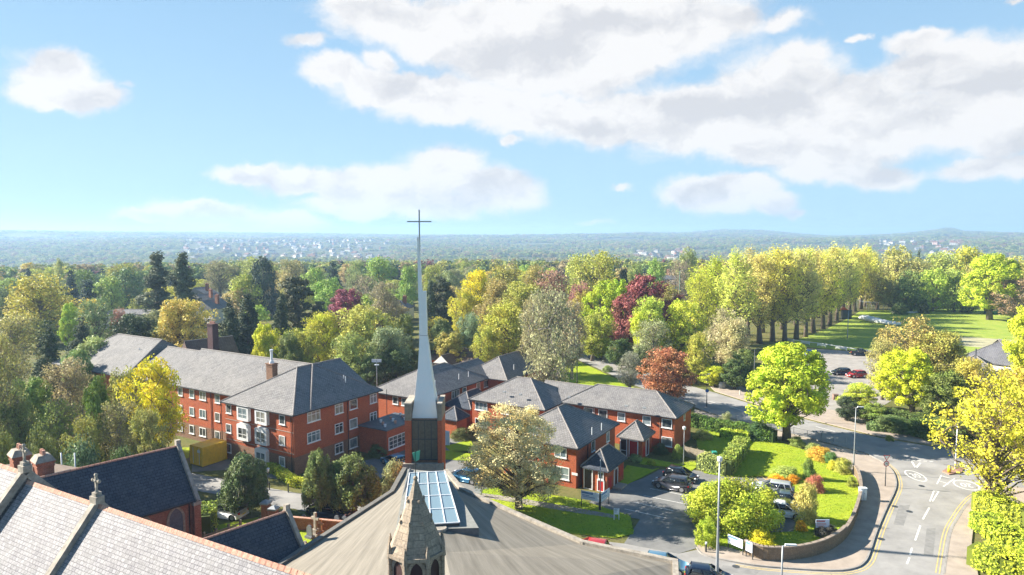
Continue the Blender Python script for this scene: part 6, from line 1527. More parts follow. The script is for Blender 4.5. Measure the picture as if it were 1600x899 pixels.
# ------------------------------------------------------------------ far woodland nobody could count
def far_forest():
    rng = np.random.default_rng(9); pts = []; sc_ = []; tint = []; idx = []
    def zone(d0, d1, sp, s0, s1, h, dens=1.0):
        n = int(.70 * (d1 ** 2 - d0 ** 2) / sp ** 2 * dens)
        d = np.sqrt(rng.uniform(d0 ** 2, d1 ** 2, n)); a = rng.uniform(-.70, .70, n)
        x, y = d * np.sin(a), d * np.cos(a); px = 800 + np.tan(a) * F
        fld = (np.sin(x * .006 + 1) * np.sin(y * .0045 + x * .002) + .4 * np.sin(x * .017) * np.sin(y * .013))
        keep = fld < (.75 if d0 < 3000 else .55)
        sub = ((px > 290) & (px < 610) & (d > 1650) & (d < 3450)) | ((px > 990) & (px < 1075) & (d > 1450) & (d < 2450)) | ((px > 1370) & (px < 1500) & (d > 2050) & (d < 3350))
        keep &= ~(sub & (rng.uniform(0, 1, n) < .86))
        for i in np.nonzero(keep)[0]:
            s = rng.uniform(s0, s1); hh = h * rng.uniform(.7, 1.25) * (.6 if sub[i] else 1)
            pts.append((x[i], y[i], terr(x[i], y[i]))); sc_.append((s / 11., s / 11., hh / 12.))
            r = rng.uniform()
            c = (.32, .36, .08) if r < .38 else (.18, .26, .06) if r < .55 else (.38, .30, .14) if r < .76 else (.05, .075, .045) if r < .88 else (.33, .32, .07) if r < .97 else (.22, .09, .09)
            k = rng.uniform(.8, 1.2); tint.append((c[0] * k, c[1] * k, c[2] * k, 1)); idx.append(int(rng.integers(0, 3)) if not .76 <= r < .88 else 3)
    zone(430, 1500, 14.5, 9, 15, 9.5); zone(1500, 3500, 23, 15, 24, 10); zone(3500, 7000, 50, 38, 60, 12)
    me = bpy.data.meshes.new('far_woodland'); me.from_pydata(pts, [], [])
    a = me.attributes.new('sc', 'FLOAT_VECTOR', 'POINT'); a.data.foreach_set('vector', np.array(sc_, np.float32).ravel())
    a = me.attributes.new('tint', 'FLOAT_COLOR', 'POINT'); a.data.foreach_set('color', np.array(tint, np.float32).ravel())
    a = me.attributes.new('idx', 'INT', 'POINT'); a.data.foreach_set('value', np.array(idx, np.int32))
    a = me.attributes.new('rz', 'FLOAT_VECTOR', 'POINT'); rz = np.zeros((len(pts), 3), np.float32); rz[:, 2] = rng.uniform(0, 6.28, len(pts)); a.data.foreach_set('vector', rz.ravel())
    o = bpy.data.objects.new('far_woodland', me); link(o); tag(o, kind='stuff')
    # far crown meshes
    fm, nt, b = mat_new('far_leaves'); at = nd(nt, 'ShaderNodeAttribute'); at.attribute_type = 'INSTANCER'; at.attribute_name = 'tint'
    av = nd(nt, 'ShaderNodeAttribute'); av.attribute_name = 'var'; k = nd(nt, 'ShaderNodeMapRange'); nt.links.new(av.outputs['Fac'], k.inputs[0]); k.inputs[3].default_value = .6; k.inputs[4].default_value = 1.4
    s = nd(nt, 'ShaderNodeVectorMath', operation='SCALE'); nt.links.new(at.outputs['Color'], s.inputs[0]); nt.links.new(k.outputs[0], s.inputs['Scale']); nt.links.new(s.outputs[0], b.inputs['Base Color']); b.inputs['Roughness'].default_value = .8
    tr = nd(nt, 'ShaderNodeBsdfTranslucent'); nt.links.new(s.outputs[0], tr.inputs[0]); ms = nd(nt, 'ShaderNodeMixShader'); ms.inputs[0].default_value = .25
    nt.links.new(b.outputs[0], ms.inputs[1]); nt.links.new(tr.outputs[0], ms.inputs[2]); nt.links.new(ms.outputs[0], [x for x in nt.nodes if x.type == 'OUTPUT_MATERIAL'][0].inputs[0])
    cl = bpy.data.collections.new('far_crowns')
    for i in range(4):
        cm, wd, _ = make_tree(900 + i, env='conifer' if i == 3 else 'broad', clumps=34, leaves=520, lsize=1.0, t0=.04, csz=.2, limbs=0, fill=.35, H=12., W=6. if i == 3 else 11., mat=fm)
        cl.objects.link(bpy.data.objects.new('crown_%d' % i, cm))
    ng = bpy.data.node_groups.new('scatter', 'GeometryNodeTree'); ng.interface.new_socket('Geometry', in_out='INPUT', socket_type='NodeSocketGeometry'); ng.interface.new_socket('Geometry', in_out='OUTPUT', socket_type='NodeSocketGeometry')
    gi = ng.nodes.new('NodeGroupInput'); go = ng.nodes.new('NodeGroupOutput'); ip = ng.nodes.new('GeometryNodeInstanceOnPoints'); ci = ng.nodes.new('GeometryNodeCollectionInfo')
    ci.inputs['Collection'].default_value = cl; ci.inputs['Separate Children'].default_value = True; ci.inputs['Reset Children'].default_value = True; ip.inputs['Pick Instance'].default_value = True
    def na(nm_, ty):
        n = ng.nodes.new('GeometryNodeInputNamedAttribute'); n.data_type = ty; n.inputs['Name'].default_value = nm_; return [x for x in n.outputs if x.enabled][0]
    m2p = ng.nodes.new('GeometryNodeMeshToPoints')
    ng.links.new(gi.outputs[0], m2p.inputs['Mesh']); ng.links.new(m2p.outputs[0], ip.inputs['Points']); ng.links.new(ci.outputs[0], ip.inputs['Instance'])
    ng.links.new(na('idx', 'INT'), ip.inputs['Instance Index']); ng.links.new(na('sc', 'FLOAT_VECTOR'), ip.inputs['Scale']); ng.links.new(na('rz', 'FLOAT_VECTOR'), ip.inputs['Rotation'])
    ng.links.new(ip.outputs[0], go.inputs[0])
    md = o.modifiers.new('scatter', 'NODES'); md.node_group = ng
    print('far trees', len(pts))
far_forest()
# ------------------------------------------------------------------ vehicles
import bmesh
def bevelled(mb, name, mat, parent, off=.05, seg=2, smooth=True):
    o = mb.build(name, mat, parent, uv=False); me = o.data; bm = bmesh.new(); bm.from_mesh(me)
    bmesh.ops.remove_doubles(bm, verts=bm.verts, dist=1e-4)
    bmesh.ops.bevel(bm, geom=[e for e in bm.edges if e.calc_face_angle(0) > .35], offset=off, segments=seg, affect='EDGES', clamp_overlap=True)
    bmesh.ops.recalc_face_normals(bm, faces=bm.faces)
    bm.to_mesh(me); bm.free()
    me.polygons.foreach_set('use_smooth', [smooth] * len(me.polygons)); me.update(); return o
LAMPG = plain('headlamp', (.8, .82, .85), .15, spec=.8); TAIL = plain('tail_lamp', (.45, .01, .01), .2); PLATEW = plain('plate_white', (.8, .8, .78), .5); PLATEY = plain('plate_yellow', (.75, .6, .08), .5)
CARS = {'hatch': (4.1, 1.78, 1.48), 'suv': (4.45, 1.86, 1.64), 'estate': (4.7, 1.82, 1.5), 'saloon': (4.7, 1.84, 1.44), 'pickup': (5.1, 1.88, 1.78)}
def make_car(kind, paint, label, loc, ang, group=None, name='parked_car'):
    L0, W0, H0 = CARS[kind]; r = empty(name, (loc[0], loc[1], loc[2] if len(loc) > 2 else .04), ang); tag(r, label, 'car', group)
    g = .2 if kind in ('suv', 'pickup') else .16; belt = H0 * .60
    hood = L0 * (.5 - (.27 if kind != 'saloon' else .28)); tailx = -L0 / 2
    prof = [(-L0 / 2 + .05, g + .12), (-L0 / 2, .55), (-L0 / 2 + .03, belt - .08), (-L0 / 2 + .12, belt + .02)]
    if kind == 'saloon': prof += [(-L0 / 2 + .85, belt + .06)]
    prof += [(hood - .05, belt + .03), (L0 / 2 - .75, belt - .09), (L0 / 2 - .12, belt - .27), (L0 / 2, .52), (L0 / 2 - .06, g + .08)]
    # wheel arches cut in the side profile
    wr = .33 if kind not in ('suv', 'pickup') else .37; xf, xr = L0 / 2 - .85, -L0 / 2 + .82
    low = []
    for xc in (xf, xr):
        arc = [(xc + (wr + .07) * math.cos(a), .30 + (wr + .07) * math.sin(a)) for a in [math.pi * i / 6 for i in range(7)]]
        low += [(arc[0][0], g)] + arc + [(arc[-1][0], g)]
    full = prof + low; n = len(full); m = MB(); ys = [(-W0 / 2 + .0, 1), (W0 / 2, 1)]
    a_ = [(x, -W0 / 2, z) for x, z in full]; b_ = [(x, W0 / 2, z) for x, z in full]
    tri = tessellate_polygon([[Vector((x, z, 0)) for x, z in full]])
    m.add(a_ + b_, [(i, (i + 1) % n, n + (i + 1) % n, n + i) for i in range(n)] + [tuple(t) for t in tri] + [tuple(n + i for i in t[::-1]) for t in tri])
    # taper plan and tumblehome
    m.v = [(x, y * (1 - .10 * max(0, (abs(x) - L0 * .33) / (L0 * .17)) ** 2) * (1 - .05 * max(0, (z - .6) / .4)), z) for x, y, z in m.v]
    body = bevelled(m, 'body', paint, r, .035, 2)
    # glasshouse
    ws = hood + .12; rs = {'hatch': -L0 / 2 + .25, 'suv': -L0 / 2 + .22, 'estate': -L0 / 2 + .2, 'saloon': -L0 / 2 + .75, 'pickup': -L0 / 2 + 1.7}[kind]
    tf = ws - .95; tb = rs + (.28 if kind != 'saloon' else .7); wb, wt_ = W0 / 2 - .05, W0 / 2 - .24; zb0, zt0 = belt, H0 - .05
    m = MB(); m.hexa([(rs, -wb, zb0), (ws, -wb, zb0), (ws, wb, zb0), (rs, wb, zb0)], [(tb, -wt_, zt0), (tf, -wt_, zt0), (tf, wt_, zt0), (tb, wt_, zt0)]); bevelled(m, 'windows', CARGLASS, r, .04, 2)
    m = MB(); m.hexa([(tb - .06, -wt_ - .03, zt0 - .03), (tf + .05, -wt_ - .03, zt0 - .03), (tf + .05, wt_ + .03, zt0 - .03), (tb - .06, wt_ + .03, zt0 - .03)], [(tb + .08, -wt_ + .1, H0), (tf - .15, -wt_ + .1, H0), (tf - .15, wt_ - .1, H0), (tb + .08, wt_ - .1, H0)]); bevelled(m, 'roof', paint, r, .02, 1)
    m = MB()
    def pillar(x0, x1):
        for s in (-1, 1): m.tube([(x0, s * (wb + .005), zb0), (x1, s * (wt_ + .01), zt0)], .035, 4)
    pillar(ws, tf); pillar(rs + .05, tb); pillar((ws + rs) / 2 - .05, (tf + tb) / 2 - .02)
    if kind in ('estate', 'suv'): pillar(rs + .75, tb + .65)
    m.build('pillar', paint, r, uv=False)
    for sx, xc in ((1, xf), (1, xr)):
        for s in (-1, 1):
            m = MB(); y0 = s * (W0 / 2 - .11); m.tube([(xc, y0 - .10, .02 + wr), (xc, y0 + .10, .02 + wr)], wr, 18); w = m.build('wheel', RUBBER, r, uv=False)
            m = MB(); m.tube([(xc, y0 + s * .095, .02 + wr), (xc, y0 + s * .112, .02 + wr)], wr * .66, 14); m.build('rim', CHROME, w, uv=False)
    for s in (-1, 1):
        m = MB(); m.box((L0 / 2 - .14, s * (W0 / 2 - .30), belt - .30), (.22, .34, .15)); bevelled(m, 'headlight', LAMPG, r, .03, 1)
        m = MB(); m.box((-L0 / 2 + .08, s * (W0 / 2 - .22), belt - .14), (.16, .24, .24)); bevelled(m, 'tail_light', TAIL, r, .02, 1)
        m = MB(); m.box((ws - .25, s * (W0 / 2 + .07), belt + .07), (.13, .18, .12)); bevelled(m, 'mirror', paint, r, .03, 1)
    m = MB(); m.box((L0 / 2 - .005, 0, .45), (.03, .52, .11)); m.build('number_plate', PLATEW, r, uv=False)
    m = MB(); m.box((-L0 / 2 - .0, 0, .62), (.03, .52, .11)); m.build('number_plate', PLATEY, r, uv=False)
    if kind == 'pickup': pass
    return r
def paint(name, c, metal=.35): return plain('paint_' + name, c, .28, metal=metal, coat=.7)
AU = math.atan2(U.y, U.x); ROADA = math.atan2(-.30, 1)
PGREY = paint('dark_grey', (.06, .06, .07)); PBLK = paint('black', (.012, .014, .018)); PSIL = paint('silver', (.55, .57, .60)); PBLU = paint('blue', (.01, .09, .19)); PLBL = paint('pale_blue', (.10, .24, .36)); PRED = paint('red', (.45, .02, .015), .1); PWHT = paint('white', (.75, .76, .77), 0); PSLT = paint('slate', (.10, .14, .17)); PNVY = paint('navy', (.012, .022, .05))
def at_(px, py): p = G(px, py); return (p.x, p.y)
make_car('suv', PGREY, 'dark grey off-roader in the first marked bay, showing its light wheels', at_(1050, 764) + (.045,), AU + math.pi)
make_car('hatch', PBLK, 'black hatchback parked nose out behind the dark grey off-roader', at_(1064, 750) + (.045,), AU)
make_car('estate', PSIL, 'silver estate car with dark windows next to the hatched bay', at_(1207, 771) + (.045,), AU + math.pi + .12)
make_car('saloon', PSLT, 'slate blue saloon between silver estate and white hatchback', at_(1221, 787) + (.045,), AU + math.pi + .12)
make_car('hatch', PWHT, 'white hatchback half hidden behind the huge domed shrub', at_(1226, 806) + (.045,), AU + .1)
make_car('suv', PBLU, 'metallic blue crossover parked between bell tower and blossom tree', at_(729, 752) + (.045,), AU + math.pi)
make_car('hatch', PLBL, 'light blue hatchback on the road beside the modern church corner', at_(1040, 893), ROADA)
make_car('hatch', PNVY, 'dark navy car on the road cut off by the picture edge', at_(1108, 912), ROADA)
make_car('hatch', PRED, 'red car mostly hidden behind the modern church roof edge', at_(921, 868), ROADA + math.pi)
make_car('suv', PWHT, 'white off-roader parked behind the clipped drooping holly', at_(354, 808), ROADA + math.pi)
make_car('saloon', PNVY, 'dark blue car behind the graveyard wall', at_(515, 806), ROADA)
make_car('hatch', PLBL, 'pale blue car in the shade behind the bell tower', at_(616, 727) + (.045,), AU + 2.9)
make_car('pickup', PBLK, 'black pickup by the white and black rail of the sports ground car park', at_(1345, 556) + (.06,), -.15)
make_car('hatch', PNVY, 'dark blue hatchback standing in the sports ground car park', at_(1314, 586) + (.06,), 3.1)
make_car('hatch', PRED, 'bright red hatchback under the thin budding tree', at_(1338, 590) + (.06,), 3.3)
make_car('hatch', paint('mid_blue', (.02, .10, .35)), 'blue car with its boot to the white rail, past the big maple', at_(1264, 556) + (.06,), 1.4)
make_car('hatch', PWHT, 'white car glimpsed past the far hedge of the cricket field', (XT(1397, 322), 322, 0), .1)
# ------------------------------------------------------------------ street furniture
def thing(name, label, cat, group=None): r = rooted(empty(name)); tag(r, label, cat, group); return r
def post(r, P, h, rad, mat, name='pole', taper=1.0, z0=0):
    m = MB(); m.tube([P + Z * z0, P + Z * min(z0 + 1.2, h * .5), P + Z * (h * .5 + .01), P + Z * h], [rad * 1.35, rad * 1.3, rad * (1 + taper) / 2, rad * taper], 8); return m.build(name, mat, r, uv=False, smooth=True)
def lamp(px, base, top, label, side=1, mat=METALG, Y=None, rad=.075, head=.9, ang=0, hm=METALW, cat='street lamp', nm='street_lamp', arm=True):
    if Y is None: P = G(px, base)
    else: P = Vector((XT(px, Y, 6), Y, 0))
    h = HT(top, P.y); r = thing(nm, label, cat); post(r, P, h, rad, mat, taper=.6)
    if arm:
        d = Vector((math.cos(ang), math.sin(ang), 0)); m = MB(); m.tube([P + Z * (h - .1), P + Z * (h + .03) + d * .2], .04, 6); n = Vector((-d.y, d.x, 0))
        c = P + Z * (h + .04) + d * (.2 + head / 2); m.hexa([c - d * head / 2 - n * .1, c + d * head / 2 - n * .14, c + d * head / 2 + n * .14, c - d * head / 2 + n * .1], [c - d * head / 2 - n * .08 + Z * .12, c + d * head / 2 - n * .12 + Z * .07, c + d * head / 2 + n * .12 + Z * .07, c - d * head / 2 + n * .08 + Z * .12]); m.build('lamp_head', hm, r, uv=False)
    else:
        m = MB(); m.tube([P + Z * (h - .05), P + Z * (h + .1), P + Z * (h + .4), P + Z * (h + .5)], [.08, .2, .24, .05], 10); m.build('lamp_head', hm, r, uv=False)
    return r
lamp(1122.5, 0, 722, 'tallest pale grey column rising between church corner and domed shrub', Y=56.5, rad=.115, arm=False, mat=METALG)
lamp(1223.5, 0, 853, 'street lamp with flat white head in front of the brick boundary wall', Y=53, rad=.10, head=.9)
lamp(1333.5, 738, 637, 'slim street lamp with white head by the olive shrub and pavement', rad=.07, head=.75)
lamp(901.5, 604, 520, 'dark tall lamp post beside the far green verge', rad=.09, mat=METALD, hm=METALD)
lamp(1176.5, 656, 546, 'black lamp post just behind the big maple crown', rad=.11, mat=METALD, hm=METALD)
lamp(1068, 728, 672, 'garden lamp post in front of the brick wing end', rad=.05, head=.35, mat=METALG, arm=False)
lamp(419.5, 800, 738, 'thin dark lamp post beside the graveyard brick pillar', rad=.045, mat=METALD, arm=False)
lamp(1104, 636, 585, 'roadside pole with blue sign and small box near the kiosk', rad=.06, mat=METALD, head=.3)
lamp(1061, 556, 424, 'tall green sports floodlight mast against the copper beech', Y=205, rad=.16, mat=plain('green_paint', (.06, .16, .12)), head=1.0)
r = thing('traffic_sign', 'small blue round sign on the roadside pole near the kiosk', 'traffic sign'); P = G(1104, 636); m = MB(); m.tube([P + Z * 2.9 - Vector((0, .12, 0)), P + Z * 2.9 - Vector((0, .16, 0))], .32, 14); m.build('sign_face', plain('sign_blue', (.02, .12, .45), .5), r, uv=False)
for px, by, tp, lb in ((1324, 530, 487, 'slim pole with white box beside the avenue'), (1520, 640, 545, 'dark telegraph pole rising through the budding trees before the pavilion'),):
    P = G(px, by); r = thing('utility_pole', lb, 'pole'); post(r, P, HT(tp, P.y), .11, METALD if px > 1400 else METALG)
# pole with grey upper half in front of the porch, and the notice boards
r = thing('flag_pole', 'grey pole with black lower half standing at the corner of the angled notice board', 'pole'); P = G(937.5, 798); post(r, P, HT(718, P.y), .055, METALG, taper=.8); m = MB(); m.tube([P, P + Z * 1.7], .09, 8); m.build('sleeve', METALD, r, uv=False)
def board(name, label, a, b, z0, z1, bandc=(.10, .22, .50), marks=3, leg=METALD, face=(.72, .77, .84), cat='notice board', seed=1):
    r = thing(name, label, cat); a, b = Vector((a.x, a.y, 0)), Vector((b.x, b.y, 0)); t = (b - a).normalized(); n = Vector((t.y, -t.x, 0)); 
    if n.y > 0: n = -n
    w = (b - a).length; m = MB(); m.box((a + b) / 2 + Z * (z0 + z1) / 2, (w, .06, z1 - z0), (t, n, Z)); o = m.build('panel', plain('board_' + str(len(MATS)), face, .5), r)
    for q in (a, b): m = MB(); m.tube([q - n * .06, q - n * .06 + Z * z1], .05, 6); m.build('leg', leg, r)
    pr = random.Random(seed); h = z1 - z0
    m = MB(); c0 = (a + b) / 2 + n * .033
    m.poly([c0 + t * x + Z * z for x, z in ((-w * .47, z1 - h * .08), (-w * .47, z1 - h * .30), (w * .15, z1 - h * .30), (w * .2, z1 - h * .08))])
    for i in range(marks):
        z = z1 - h * (.45 + .16 * i); L1 = w * pr.uniform(.35, .8); m.poly([c0 + t * x + Z * zz for x, zz in ((-w * .45, z), (-w * .45, z - h * .07), (-w * .45 + L1, z - h * .07), (-w * .45 + L1, z))])
    m.build('print', plain('print_' + str(len(MATS)), bandc, .5), o); return r
Pc = G(937.5, 799); a = G(907.5, 794)
board('notice_board', 'longer pale panel of the angled housing notice board by the blossom tree lawn', G(908, 793), Pc - U * .12, 1.0, 1.95, (.10, .20, .42), 2)
board('notice_board', 'shorter pale panel of the angled notice board facing the parking bays', Pc + U * .08 + V * .1, G(952, 789), 1.0, 1.95, (.12, .26, .5), 2, seed=3)
board('notice_board', 'white panel of the low board beside the car park mouth', G(1137, 860), G(1160, 870), .75, 1.6, (.12, .26, .5), 2, seed=4)
board('notice_board', 'small white end panel next to the golden yellow shrub', G(1165, 872), G(1175, 877), .75, 1.7, (.15, .3, .5), 2, seed=5)
board('notice_board', 'pale blue sign with red mark on the lawn behind the curved wall', G(1274, 838), G(1295, 838), .9, 1.7, (.45, .15, .2), 3, face=(.55, .66, .82), seed=6)
board('sign_board', 'small white sign on two legs at the edge of the parking bays', G(959.5, 814), G(967, 814), .7, 1.3, (.3, .4, .5), 2, leg=METALW, seed=7)
board('sign_board', 'small pale sign beside the gravel path and blue car', G(742, 776), G(752, 778), .5, 1.3, (.3, .36, .4), 2, leg=METALG, face=(.42, .46, .50), seed=8)
# speed limit and give way signs
REDS = plain('sign_red', (.60, .02, .03), .5); WHS = plain('sign_white', (.82, .82, .84), .5); BLKS = plain('sign_black', (.02, .02, .02), .5)
def disc(mb, c, rad, d, n=24): mb.add([c + Vector((rad * math.cos(t), d, rad * math.sin(t))) for t in [2 * math.pi * i / n for i in range(n)]], [tuple(range(n))])
r = thing('traffic_sign', 'upside down triangle above a round 30 sign on a black post at the kerb', 'traffic sign'); P = G(1383, 761.5); hs = HT(711, P.y)
post(r, P, hs - .05, .045, METALD)
zc3 = hs - 1.05; f = Vector((0, -.07, 0))
m = MB(); disc(m, P + f + Z * zc3, .34, 0); o = m.build('speed_disc', REDS, r, uv=False); m = MB(); disc(m, P + f * 1.15 + Z * zc3, .255, 0); m.build('face', WHS, o, uv=False)
vs_, fs_ = glyphs('30', .36); m = MB(); m.add([P + f * 1.4 + Z * zc3 + Vector((v[0], 0, v[1])) for v in vs_], fs_); m.build('numeral', BLKS, o, uv=False)
def trid(c, s, d): return [c + Vector((x * s, d, z * s)) for x, z in ((-1, .6), (1, .6), (0, -1.13))]
m = MB(); m.poly(trid(P + f + Z * (zc3 + .78), .42, 0)); o = m.build('give_way_plate', REDS, r, uv=False); m = MB(); m.poly(trid(P + f * 1.15 + Z * (zc3 + .79), .29, 0)); m.build('face', WHS, o, uv=False)
r = thing('traffic_sign', 'round red ringed speed sign poking from the bright green hedge', 'traffic sign'); P = G(1544, 800); zc3 = HT(765, P.y)
post(r, P, zc3 + .3, .045, METALD); m = MB(); disc(m, P + f + Z * zc3, .38, 0); o = m.build('speed_disc', REDS, r, uv=False); m = MB(); disc(m, P + f * 1.15 + Z * zc3, .28, 0); m.build('face', WHS, o, uv=False)
m = MB(); m.add([P + f * 1.4 + Z * zc3 + Vector((v[0], 0, v[1])) for v in vs_], fs_); m.build('numeral', BLKS, o, uv=False)
# refuge island
mb = MB(); isl = [G(1472, 738), G(1483, 743), G(1502, 740), G(1506, 734), G(1494, 731), G(1480, 733)]; mb.prism([(p.x, p.y) for p in isl], .02, .16); tag(mb.build('traffic_island', plain('red_paviour', (.35, .20, .14), .9, var=.2)), kind='structure')
r = thing('traffic_bollard', 'yellow keep left bollard on the traffic island', 'bollard'); P = G(1483, 740.5); m = MB(); m.box(P + Z * .6, (.42, .26, .95)); bevelled(m, 'body', plain('bollard_yellow', (.80, .62, .02), .5), r, .08, 2); m = MB(); disc(m, P + Vector((0, -.14, .85)), .14, 0, 16); m.build('sign_disc', WHS, r, uv=False)
r = thing('beacon_pole', 'white beacon pole with blue round sign on the traffic island', 'pole'); P = G(1492.5, 734.5); h = HT(664, P.y); post(r, P, h, .07, METALW); m = MB(); m.blob(P + Z * (h + .15), (.2, .2, .2), 2, 10, 7, .02); m.build('globe', METALW, r); zz = HT(699, P.y); m = MB(); disc(m, P + Vector((0, -.1, zz)), .3, 0); m.build('sign_face', plain('sign_blue2', (.02, .14, .55), .5), r, uv=False)
# white cabinet, kiosk, bollards
def cabinet(label, P, w, d, h, mat=METALW, name='utility_cabinet', cat='utility box'):
    r = thing(name, label, cat); m = MB(); m.box(P + Z * h / 2, (w, d, h)); bevelled(m, 'body', mat, r, .03, 1); m = MB(); m.box(P + Z * (h + .03), (w + .08, d + .08, .06)); m.build('lid', mat, r); m = MB(); m.box(P + Vector((0, -d / 2 - .008, h / 2)), (.012, .012, h * .9)); m.box(P + Vector((.1, -d / 2 - .01, h * .6)), (.03, .03, .12)); m.build('handle', METALD, r)
cabinet('white roadside cabinet against the outer face of the curved wall', G(1347.5, 783) + Z * .14, .75, .45, 1.35)
cabinet('grey kiosk on the far pavement beside the dark ivy', G(1128, 608), 1.2, .6, 1.35, METALG)
cabinet('low brown litter bin at the mouth of the car park drive', G(1305, 625), .9, .6, 1.0, plain('brown_bin', (.25, .16, .13)), 'litter_bin', 'bin')
for px, py, h, w, mt, lb in ((1103, 864.5, 1.05, .09, METALD, 'black bollard with white band at the car park mouth'), (1156, 618, 1.0, .1, REND, 'pale marker post near the kiosk'), (1354, 660, 1.4, .12, WOODF, 'wooden marker post beside the dark hedge'), (421, 766, 1.0, .08, METALD, 'black bollard beneath the brick flats, nearer the white sided holly'), (450.5, 770, 1.1, .08, METALD, 'black bollard beneath the brick flats, beside the narrow holly')):
    r = thing('bollard', lb, 'bollard'); P = G(px, py); m = MB(); m.tube([P, P + Z * h * .95, P + Z * h], [w, w, w * .6], 8); b_ = m.build('post', mt, r)
    if px == 1103: m = MB(); m.tube([P + Z * h * .85, P + Z * h * 1.02], w * 1.15, 8); m.build('cap', METALW, r)
# guard railing
def railing(label, pts, h=1.05, gap=2.0, bars=True, mat=METALD, nbar=.14):
    r = thing('railing', label, 'railing'); m = MB()
    for a, b in zip(pts[:-1], pts[1:]):
        n = max(1, round((b - a).length / gap))
        for i in range(n + 1): q = a.lerp(b, i / n); mm = MB(); mm.tube([q, q + Z * h], .035, 6); mm.build('post', mat, r, uv=False)
        for z in (h - .02, .15): m.tube([a + Z * z, b + Z * z], .022, 5)
        if bars:
            k = int((b - a).length / nbar)
            for i in range(k): q = a.lerp(b, i / k); m.tube([q + Z * .15, q + Z * h], .009, 3, False)
    m.build('rail', mat, r, uv=False)
zp = Z * .14
railing('grey pedestrian guard rail along the pavement by the big maple', [G(1205, 672) + zp, G(1240, 680) + zp, G(1283, 690) + zp, G(1322, 697) + zp], mat=METALG)
railing('dark guard rail along the pavement behind the roadside hedge', [G(1110, 651) + zp, G(1150, 660) + zp, G(1195, 670) + zp], mat=METALG)
# curved brick wall round the corner garden
WP_ = dup_smooth([G(*p) for p in [(1164, 866), (1180, 873), (1200, 877.5), (1232, 877), (1267, 871.5), (1298, 860), (1320, 843), (1333, 820), (1342, 793), (1345, 773), (1341, 752), (1335, 742)]], 3)
r = thing('garden_wall', 'curved brown brick boundary wall round the corner lawn', 'wall'); m = MB(); mc = MB()
for i, (a, b) in enumerate(zip(WP_[:-1], WP_[1:])):
    d = (b - a).normalized(); n = Vector((-d.y, d.x, 0)); c = (a + b) / 2; hh = 1.35 if i < 18 else 1.15
    m.box(c + Z * hh / 2, ((b - a).length + .04, .24, hh), (d, n, Z)); mc.box(c + Z * (hh + .04), ((b - a).length + .07, .32, .09), (d, n, Z))
m.build('brickwork', WALLB, r); mc.build('coping', plain('wall_coping', (.30, .24, .19), .85, var=.25), r)
# screen fence and bins at the end of the brick wing
r = thing('fence', 'grey boarded screen fence around the bin store beside the wing', 'fence'); a, b = G(1070, 714), G(1110, 724); d = (b - a).normalized(); m = MB(); k = 22
for i in range(k): q = a.lerp(b, (i + .5) / k); m.box(q + Z * .75, ((b - a).length / k * .9, .03, 1.4), (d, Vector((-d.y, d.x, 0)), Z))
m.build('board', WOODF, r); 
for i in range(5): q = a.lerp(b, i / 4) + Vector((0, .06, 0)); m = MB(); m.box(q + Z * .8, (.09, .09, 1.6)); m.build('post', WOODF, r)
for px, py, c, lb in ((1116, 718, (.03, .28, .22), 'green wheelie bin behind the screen fence'), (1112, 722, (.05, .05, .055), 'black wheelie bin beside the green one')):
    P = G(px, py); r = thing('wheelie_bin', lb, 'bin'); m = MB(); m.hexa([P + Vector((x, y, .05)) for x, y in ((-.22, -.22), (.22, -.22), (.22, .22), (-.22, .22))], [P + Vector((x, y, 1.0)) for x, y in ((-.28, -.32), (.28, -.32), (.28, .32), (-.28, .32))]); bm_ = plain('bin_' + str(px), c, .5); m.build('body', bm_, r); m = MB(); m.box(P + Z * 1.04, (.6, .7, .08)); m.build('lid', bm_, r)
    for s in (-.25, .25): m = MB(); m.tube([P + Vector((s - .03, .3, .1)), P + Vector((s + .03, .3, .1))], .1, 10); m.build('wheel', RUBBER, r)
# yellow waste container
r = thing('storage_container', 'yellow steel storage container with ribbed sides beside the flats', 'container'); YEM = plain('yellow_steel', (.78, .50, .02), .5, var=.15, scale=1.5); N = G(317, 731); Lx, Ly, hh = 2.5, 3.6, 2.6
m = MB(); m.prism([(p.x, p.y) for p in (N, N - U * Lx, N - U * Lx + V * Ly, N + V * Ly)], .1, hh); b_ = m.build('body', YEM, r)
m = MB()
for i in range(14): q = N + V * (Ly * (i + .5) / 14); m.box(q + U * .03 + Z * 1.35, (.06, .13, 2.3), (U, V, Z))
for i in range(3): q = N - U * (Lx * i / 2); m.box(q - V * .03 + Z * 1.35, (.1, .06, 2.5), (U, V, Z))
m.build('rib', YEM, b_)
for s in (.25, .75): m = MB(); q = N - U * Lx * s - V * .05; m.tube([q + Z * .3, q + Z * 2.4], .03, 6); m.build('lock_bar', METALW, r)
m = MB(); q = N - U * Lx * .3 - V * .02; m.box(q + Z * 2.0, (.6, .03, .35), (U, V, Z)); m.build('label_plate', METALW, r)
